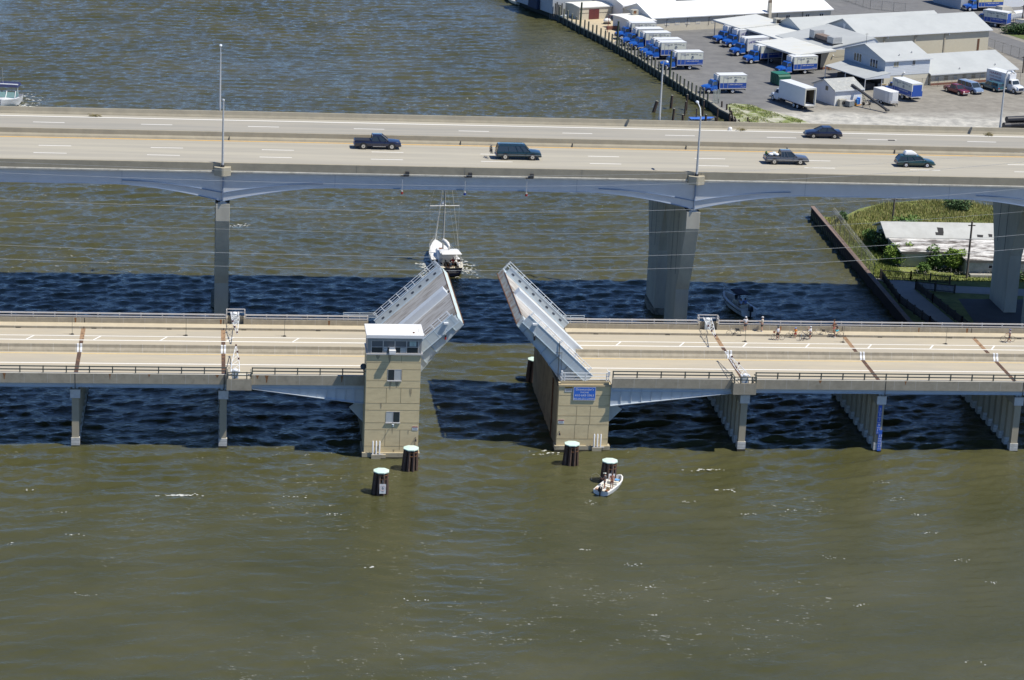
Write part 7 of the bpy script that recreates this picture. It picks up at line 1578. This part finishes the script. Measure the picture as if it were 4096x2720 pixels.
q = [bh_at(max(2000+v_/2.951,2101))+Vector((.25,.3,1.2)) for v_ in (300,355,408,462,515,570,625)]; mb = MB()
for a, b in zip(q[:-1], q[1:]): mb.tube([a, a.lerp(b,.5)-Vector((0,0,.45)), b], .04, 4)
tag(mb.build('chain', alu), 'sagging chain strung between the pale posts at the far bulkhead', 'chain')
p = bh_at(2225); fd = thing('fender_cluster', 'bundle of grey timber fender piles at the bend of the bulkhead', 'fender piles', (p.x-.3,p.y-.2,0))
for k in range(8): MB().tube([(k*.28-.8,-k*.5+1.5,-2),(k*.28-.8,-k*.5+1.5,3.6+.3*math.sin(k*2))], .16, 6).build('pile', M('grey_fender', (.13,.13,.12), .9, .3, 3), fd)
p = at(2863,414,GZ); gt = thing('picket_gate', 'pale upright picket panel standing at the corner of the bulkhead', 'gate', (p.x,p.y-.2,GZ), R(10))
for k in range(5): MB().box((k*.28-.6,-.05,0),(k*.28-.47,.05,2.6)).build('picket', M('pale_picket', (.42,.44,.38), .9, .15, 3), gt)
MB().box((-.62,.05,.5),(.7,.1,.62)).box((-.62,.05,1.9),(.7,.1,2.02)).build('rail', M('pale_picket', ()), gt)
for i, (x, y, xt, yt, r) in enumerate(((2614,450,2629,404,.32),(2683,437,2689,381,.27),(2689,500,2697,434,.22),(2730,500,2732,458,.22),(2738,462,2744,405,.16),(2745,440,2750,378,.2),(2784,490,2787,433,.12),(2810,462,2816,402,.16),(2820,500,2825,458,.2),(2862,500,2863,468,.17),(2867,500,2871,430,.16),(2917,500,2919,452,.18),(2924,500,2927,470,.16))):
    p = at(x, y, 0); tp_ = atY(xt, yt, p.y); t = thing('old_piling', ('leaning thick' if i == 0 else 'weathered') + ' dark piling in the water behind the high bridge, ' + ['farthest left','second from left','third from left','short with pale top','thin with tan sides','tall and brown behind a thin one','very thin','tall and thin under the lamp head','short and dark right of the blue boat','stubby grey','tall brown by the bulkhead','pale topped by the bulkhead end','stubby at the bulkhead end'][i], 'piling', p, 0, 'old pilings in the water by the yard')
    d = tp_-p; MB().tube([d*-.3, d*.0, d], [r,r,r*.9], 8).build('pile', wood_d, t, smooth=50); MB().tube([d, d*1.015], [r*.9,r*.7], 8).build('pile_top', M('pile_top_pale', ()), t)
for i, (x, y, xt, yt) in enumerate(((2871,420,2873,396),(2888,436,2888,405),(2906,448,2908,416),(2925,470,2919,428),(2940,490,2925,442),(2956,495,2938,466),(2962,495,2956,478),(2993,495,2992,469),(3000,497,2998,485))):
    p = at(x, y, GZ*.7); tp_ = atY(xt, yt, p.y); t = thing('broken_post', 'dark broken post at the weedy bank, ' + ['farthest left','second from left','third from left','fourth from left, slanted','leaning long one','slanted one over the water','short one with pale top','upright one in the weeds','short stump in the weeds'][i], 'post', p, 0, 'broken posts along the weedy bank')
    MB().tube([(0,0,-1), tp_-p], [.17,.15], 7).build('post', wood_d, t)
# pallets and oddments on the concrete pad
t = thing('dinghy_stack', 'grey dinghy parts stacked beside the garage wall', 'stack', (*at(2268,68,GZ).xy, GZ), A22); MB().box((-1.4,-.6,0),(1.4,.6,.35)).build('crate', M('crate_grey', (.35,.38,.38), .8, .1, 3), t); MB().box((-.9,-.4,.35),(1.6,.5,.5)).build('lid', trim, t)
t = thing('white_tank', 'small white trailer tank beside the annex on the concrete pad', 'tank', (*at(2428,96,GZ).xy, GZ), A22); MB().ell((0,0,.75), (.9,.55,.5)).build('tank', white_p, t, smooth=60); MB().box((-.7,-.4,.0),(.7,.4,.3)).build('cradle', dark, t)
t = thing('brick_planter', 'low red brick kerb box at the front corner of the annex', 'planter', (*at(2455,118,GZ).xy, GZ), A22+R(-12)); MB().box((-1.5,-.4,0),(1.5,.4,.7)).build('brickwork', brick, t)
t = thing('red_davit', 'thin red davit post by the bulkhead near the middle tall piling', 'davit', (*at(2430,130,GZ).xy, GZ)); MB().tube([(0,0,0),(.1,0,3.3),(.9,.1,3.5)], .06).build('post', M('davit_red', (.25,.05,.05), .6, .2, 4), t)
for i, (x, y) in enumerate(((2705,118),(2785,114),(2877,108))):
    c_ = thing('condenser', 'boxed condenser unit against the warehouse wall, ' + ('left one','middle one','right one')[i], 'condenser', (*at(x, y, GZ).xy, GZ), A22, 'condensers along the warehouse'); MB().box((-.55,-.4,.1),(.55,.4,.95)).build('casing', M('unit_beige', ()), c_); MB().box((-.4,-.42,.25),(.4,-.4,.8)).build('grille', dark, c_); MB().box((-1.2,-.8,-.02),(1.0,.6,.1)).build('kerb_base', brick, c_)
# fences
link = M('chain_link', (.26,.25,.22), .6, .1, 3, met=.3)
def link_fence(label, pts, h, z, step=3.0, barb=False):
    t = thing('chain_link_fence', label, 'fence', (*pts[0][:2], z)); ws = MB(); Lp_ = 0
    for a, b in zip(pts[:-1], pts[1:]):
        a, b = Vector((a[0],a[1],z)), Vector((b[0],b[1],z)); d = b-a; n = max(1, round(d.length/step))
        for i in range(n+1):
            q = a+d*(i/n); MB().tube([q, q+Vector((0,0,h+.1))], .04, 5).build('post', link, t, world=True)
        for f in (0.02, 1.0): ws.tube([a+Vector((0,0,h*f)), b+Vector((0,0,h*f))], .025, 4)
        m_ = int(d.length/.38)
        for i in range(m_):
            q0, q1 = a+d*(i/m_), a+d*((i+1)/m_)
            for k in range(4):
                z0, z1 = h*k/4, h*(k+1)/4
                ws.tube([q0+Vector((0,0,z0)), q1+Vector((0,0,z1))], .0075, 3, cap=False).tube([q1+Vector((0,0,z0)), q0+Vector((0,0,z1))], .0075, 3, cap=False)
    ws.build('wire_mesh', link, t, world=True, recalc=False)
    return t
link_fence('chain link fence along the road at the top right of the yard', [tuple(at(3340,-12,GZ).xy), tuple(at(3480,36,GZ).xy), tuple(at(3620,50,GZ).xy)], 2.0, GZ, 3)
link_fence('chain link fence beside the road right of the large shed', [tuple(at(3944,190,GZ).xy), tuple(at(4075,232,GZ).xy), tuple(at(4180,262,GZ).xy)], 2.0, GZ, 3)
link_fence('low chain link fence in front of the office wing windows', [tuple(lot(172,142.0).xy), tuple(lot(183,141.6).xy), tuple(lot(203,141.8).xy)], 1.7, GZ, 3.5)
fe = link_fence('chain link fence with coiled barbed wire on top along the sheet pile wall', [(71.35,95.2),(70.9,80),(70.35,66.2)], 2.3, .9, 3)
cw = MB(); nC = 420
cw.tube([Vector((71.35-1.0*k/nC+.28*math.cos(k*.9)+.25, 95.2-29*k/nC, 3.35+.28*math.sin(k*.9))) for k in range(nC)], .014, 3); cw.build('barbed_coil', M('razor_wire', (.5,.5,.48), .5, .1, 4, met=.3), fe, world=True, recalc=False)
def wood_fence(label, pts, h):
    t = thing('timber_fence', label, 'fence', (*pts[0], IZ)); pk = MB(); rl = MB()
    for a, b in zip(pts[:-1], pts[1:]):
        a, b = Vector((a[0],a[1],IZ)), Vector((b[0],b[1],IZ)); d = b-a; n = max(1, int(d.length/2.1)); e = d.normalized(); s = Vector((-e.y,e.x,0))
        for i in range(n+1):
            q = a+d*(i/n); MB().box(q-Vector((.09,.09,0)), q+Vector((.09,.09,h+.12))).build('post', M('dark_fence_timber', (.075,.065,.055), .9, .25, 3), t, world=True)
        for f in (.15, .9): rl.tube([a+Vector((0,0,h*f)), b+Vector((0,0,h*f))], .06, 4)
        m_ = int(d.length/.16)
        for i in range(m_):
            q = a+d*(i/m_); pk.tube([q+Vector((0,0,.08)), q+Vector((0,0,h))], .035, 4)
    rl.build('rail', M('dark_fence_timber', ()), t, world=True); pk.build('picket', M('dark_fence_timber', ()), t, world=True)
wood_fence('dark picket fence along the back of the shaded footpath', [(71.8,67.9),(75.8,66.9),(80.8,65.0)], 1.15)
wood_fence('dark picket fence following the left side of the shaded footpath', [(71.8,67.6),(71.2,55.5),(72.6,45.5),(74.0,27.5)], 1.15)
wood_fence('dark picket fence following the right side of the shaded footpath', [(80.2,60.6),(75.3,62.4),(75.9,56),(76.9,45.6),(78.9,27.5)], 1.15)
# utility poles
def upole(x, y, xt, yt, lab, z):
    p = at(x, y, z); q = atY(xt, yt, p.y); t = thing('utility_pole', lab, 'utility pole', p); d = q-p
    MB().tube([d*-.05, d], [.17,.13], 8).build('pole', M('pole_timber', (.14,.12,.10), .9, .2, 3), t, smooth=50); MB().box(d*.93-Vector((.5,.06,.06)), d*.93+Vector((.5,.06,.06))).build('cross_arm', wood_d, t)
    return t
upole(3866, 1112, 3889, 886, 'grey timber utility pole in front of the ruined building', IZ)
upole(3570, 880, 3579, 792, 'dark timber pole standing in the tall grass behind the ruined building', IZ)
upole(4086, 105, 4096, 20, 'dark utility pole by the hedge at the top right', GZ)
upole(4091, 292, 4097, 225, 'dark pole at the right edge behind the wing', GZ)

# ---------------------------------------------------------------- ruined building on the island
rb_ = thing('ruined_building', 'derelict building with holed grey roof and peeling white lean-to roof', 'building', (83, 75, IZ))
Bq = lambda n, mb, m, **k: mb.build(n, m, rb_, world=True, **k)
rwall = M('ruin_wall', (.48,.50,.45), .9, .12, 1, dark=(.2,.22,.15), dscale=.6, dthr=.56, damt=.6)
zr, ze, zl, zf = 4.95, 3.55, 3.45, 3.1
Bq('wall', MB().box((75.8,79.3,0),(99,86.3,ze-.2)).box((76.2,73.7,0),(84.4,79.3,zf-.2)).box((84.4,70.0,0),(99,79.3,zf-.2)), rwall)
Bq('gable', MB().prism([(79.2,ze-.25),(86.4,ze-.25),(82.6,zr-.15)], 'x', 75.7, 98.9), rwall)
Bq('upper_roof', MB().prism([(78.9,ze),(82.6,zr),(86.8,ze-.2),(86.8,ze-.35),(82.6,zr-.15),(78.9,ze-.15)], 'x', 75.2, 99.3), M('weathered_grey_roof', (.47,.48,.46), .9, .08, .6, dark=(.36,.36,.34), dscale=.35, dthr=.55, damt=.5))
peel = M('peeling_roof', (.72,.71,.68), .85, .08, 1.5, stretch=(.45,1.2,1), dark=(.085,.07,.06), dscale=.7, dthr=.47, damt=.97)
Bq('lean_to_roof', MB().add([(75.6,79.0,zl),(99.3,79.0,zl),(99.3,72.9,zf),(75.9,73.2,zf),(75.6,79.0,zl-.2),(99.3,79.0,zl-.2),(99.3,72.9,zf-.2),(75.9,73.2,zf-.2)], [(3,2,1,0),(4,5,6,7),(0,1,5,4),(1,2,6,5),(2,3,7,6),(3,0,4,7)]).add([(84.0,73.6,zf+.03),(99.3,73.6,zf+.03),(99.3,69.2,zf-.05),(84.1,69.3,zf-.05),(84.0,73.6,zf-.2),(99.3,73.6,zf-.2),(99.3,69.2,zf-.25),(84.1,69.3,zf-.25)], [(3,2,1,0),(4,5,6,7),(0,1,5,4),(1,2,6,5),(2,3,7,6),(3,0,4,7)]), peel)
Bq('roof_edge', MB().box((84.1,69.22,zf-.42),(99.3,69.3,zf-.06)).box((76,73.1,zf-.36),(84,73.2,zf-.02)), M('edge_dark', (.12,.12,.11), .8, .2, 2))
hm_ = MB(); sl = (zr-ze)/3.7
for x0, x1, y0, y1 in ((82.6,83.7,79.6,80.2),(83.1,83.9,80.2,81.3),(88.6,89.4,79.3,79.8),(90.3,90.8,79.4,80.0),(91.2,92.4,79.3,79.7)):
    hm_.add([(x0,y0,ze+(y0-78.9)*sl+.012),(x1,y0-.05,ze+(y0-.05-78.9)*sl+.012),(x1+.2,y1,ze+(y1-78.9)*sl+.012),(x0+.1,y1+.1,ze+(y1+.1-78.9)*sl+.012)], [(0,1,2,3)])
Bq('roof_hole', hm_, black, recalc=False)
f = Bq('window', MB().box((80.2,73.66,1.6),(81.5,73.695,2.5)).box((87.6,69.94,1.7),(88.2,69.995,2.2)), trim); MB().box((80.28,73.65,1.68),(81.42,73.658,2.42)).box((87.66,69.93,1.75),(88.14,69.938,2.15)).build('pane', black, f, world=True)
tag(MB().box((84.8,68.6,IZ),(99,69.9,IZ+.35)).build('loading_slab', M('path_concrete', ())), 'pale concrete slab below the front wall of the ruined building', 'slab')

# ---------------------------------------------------------------- vegetation
def leafy(mb, cs, n, size, rr, m=0, flat=.5):
    """small leaf faces through the volume of several blobs"""
    tot = sum(c[3]*c[4]*c[5] for c in cs)
    for c in cs:
        k = int(n*c[3]*c[4]*c[5]/tot)
        for _ in range(k):
            while True:
                x, y, z = (rr.uniform(-1,1) for _ in range(3)); q = x*x+y*y+z*z
                if q < 1 and rr.random() < .25+.75*q: break
            p = Vector((c[0]+x*c[3]*(1+.15*rr.gauss(0,1)), c[1]+y*c[4]*(1+.15*rr.gauss(0,1)), max(IZ*.5, c[2]+z*c[5]*(1+.1*rr.gauss(0,1)))))
            a, b = Vector((rr.gauss(0,1),rr.gauss(0,1),rr.gauss(0,.6))).normalized(), Vector((rr.gauss(0,1),rr.gauss(0,1),rr.gauss(0,.6))).normalized(); s = size*(.6+.8*rr.random())
            mb.add([p-a*s*.6, p-b*s*.35, p+a*s*.7, p+b*s*.4], [(0,1,2,3)], m)
    return mb
def foliage(n, c): return M('leaf_'+n, c, .75, 0, island=.45)
lf1 = foliage('bright', (.19,.29,.045)); lf2 = foliage('mid', (.11,.20,.04)); lf3 = foliage('dark', (.05,.10,.03))
rr = random.Random(11)
def bush(x, y, w_, d, h, mat_, lab, n=1500, z=IZ, size=.3, name='bush', cat='bush', grp='bushes around the ruined building'):
    t = thing(name, lab, cat, (x, y, z), 0, grp); cs = []; k = 6
    for i in range(k):
        a = rr.uniform(0, 6.28); q = rr.uniform(.2,.62); cs.append((math.cos(a)*w_*q, math.sin(a)*d*q, h*rr.uniform(.3,.62), w_*rr.uniform(.35,.55), d*rr.uniform(.35,.55), h*rr.uniform(.28,.42)))
    leafy(MB(), cs, n, size, rr).build('foliage', mat_, t, recalc=False)
    st = MB()
    for c in cs: st.tube([(0,0,-.1),(c[0]*.5,c[1]*.5,c[2]*.6),(c[0],c[1],c[2])], [.06,.04,.015], 5)
    st.build('stem', wood_d, t)
    return t
bush(76.6,75.2,2.6,2.6,3.0,lf1,'broad bright green bush at the left front corner of the ruined building',2600)
bush(81.2,73.0,1.9,1.8,3.4,lf2,'darker rounded bush in front of the lean-to roof',1900)
bush(83.4,72.0,2.2,1.9,3.7,lf1,'tall yellow green bush right of the darker bush',2300)
bush(75.4,81.5,1.4,2.4,3.2,lf3,'dark leafy creeper bush against the left gable of the ruined building',1500)
bush(75.0,86.5,1.5,2.2,2.0,lf2,'mid green bush behind the left gable in the tall grass',900)
bush(94.0,106.6,3.2,2.0,1.9,lf3,'dark low thicket near the far shore of the island',1300)
bush(83.5,96.0,2.6,1.8,1.7,lf2,'low green thicket behind the ruin roof',900)
bush(79.0,71.0,1.6,1.2,1.5,lf2,'low weedy bush in front of the shaded lean-to wall',800)
bush(90.5,67.8,3.0,1.0,1.3,lf3,'dark low weeds along the slab right of the utility pole',900)
bush(73.6,98.2,1.0,1.0,1.8,lf3,'small dark shrub by the fence end at the shore',450)
def meadow():
    mb = MB(); g = random.Random(5)
    def inside(x, y):
        c = False; n = len(isl); j = n-1
        for i in range(n):
            xi, yi = isl[i]; xj, yj = isl[j]
            if (yi > y) != (yj > y) and x < (xj-xi)*(y-yi)/(yj-yi)+xi: c = not c
            j = i
        return c
    cnt = 0
    while cnt < 52000:
        x, y = g.uniform(71, 106), g.uniform(66.5, 111.5)
        if not inside(x+.4, y) or not inside(x-.7, y+.4): continue
        if 75.6 < x < 99 and 69.5 < y < 86.5: continue
        if y < 69 and g.random() < .5: continue
        far = y > 86; h = (.42 if far else .34)*g.uniform(.5,1.4)*(1.0+.6*math.sin(x*.55+y*.35)*math.sin(y*.4-x*.2))
        if x < 73: h *= .6
        k = 0 if far and g.random() < .72 else (1 if g.random() < .75 else 2)
        a = g.uniform(0,6.28); w_ = g.uniform(.03,.075); l = Vector((g.gauss(0,.25)-.05, g.gauss(0,.25), 0))*h
        mb.add([Vector((x-math.cos(a)*w_,y-math.sin(a)*w_,IZ)), Vector((x+math.cos(a)*w_,y+math.sin(a)*w_,IZ)), Vector((x,y,IZ+h))+l], [(0,1,2)], k); cnt += 1
    for _ in range(260):
        x, y = g.uniform(75, 90), g.uniform(67.5, 72.5); z = IZ+g.uniform(.4,.8); mb.add([(x-.05,y,z),(x,y-.05,z+.03),(x+.05,y,z),(x,y+.05,z+.03)], [(0,1,2,3)], 3)
    return mb.build('tall_grass', [foliage('straw', (.36,.34,.13)), foliage('grass', (.24,.29,.07)), foliage('weed', (.12,.18,.045)), M('wild_flower', (.7,.7,.65), .8, 0)], recalc=False)
tag(meadow(), 'tall yellow green grass and weeds covering the small island', 'grass', kind='stuff')
def bank():
    mb = MB(); g = random.Random(9); P = [(p.x,p.y) for p in wp]; x0, x1 = min(p[0] for p in P), max(p[0] for p in P); y0, y1 = min(p[1] for p in P), max(p[1] for p in P); cnt = 0
    while cnt < 4200:
        x, y = g.uniform(x0,x1), g.uniform(y0,y1); s = g.uniform(.6,1.3)
        if math.sin(x*.9)*math.sin(y*.7+1)+.4*math.sin(x*2.3+y) < -.15-(0 if x < x0+8 else -.45): continue
        c = False; j = len(P)-1
        for i in range(len(P)):
            if (P[i][1] > y) != (P[j][1] > y) and x < (P[j][0]-P[i][0])*(y-P[i][1])/(P[j][1]-P[i][1])+P[i][0]: c = not c
            j = i
        if not c: continue
        h = .22*s; a = g.uniform(0,6.28); w_ = .06*s
        mb.add([(x-math.cos(a)*w_,y-math.sin(a)*w_,GZ),(x+math.cos(a)*w_,y+math.sin(a)*w_,GZ),(x+g.gauss(0,.12),y+g.gauss(0,.12),GZ+h)], [(0,1,2)], g.randrange(3)); cnt += 1
    return mb.build('weeds', [foliage('straw', ()), foliage('grass', ()), foliage('weed', ())], recalc=False)
tag(bank(), 'patchy green weeds growing on the pale gravel bank', 'grass', kind='stuff')
hg = at(4085,135,GZ); bush(hg.x, hg.y, 6.5, 2.2, 2.2, lf3, 'dark clipped hedge beside the road at the top right', 2600, GZ, .35, 'hedge', 'hedge', None)
tr_ = at(3948,40,GZ); bush(tr_.x, tr_.y, 1.0, 1.0, 3.2, lf3, 'small dark conical shrub between the stored trucks', 700, GZ, .3, 'shrub', 'shrub', None)
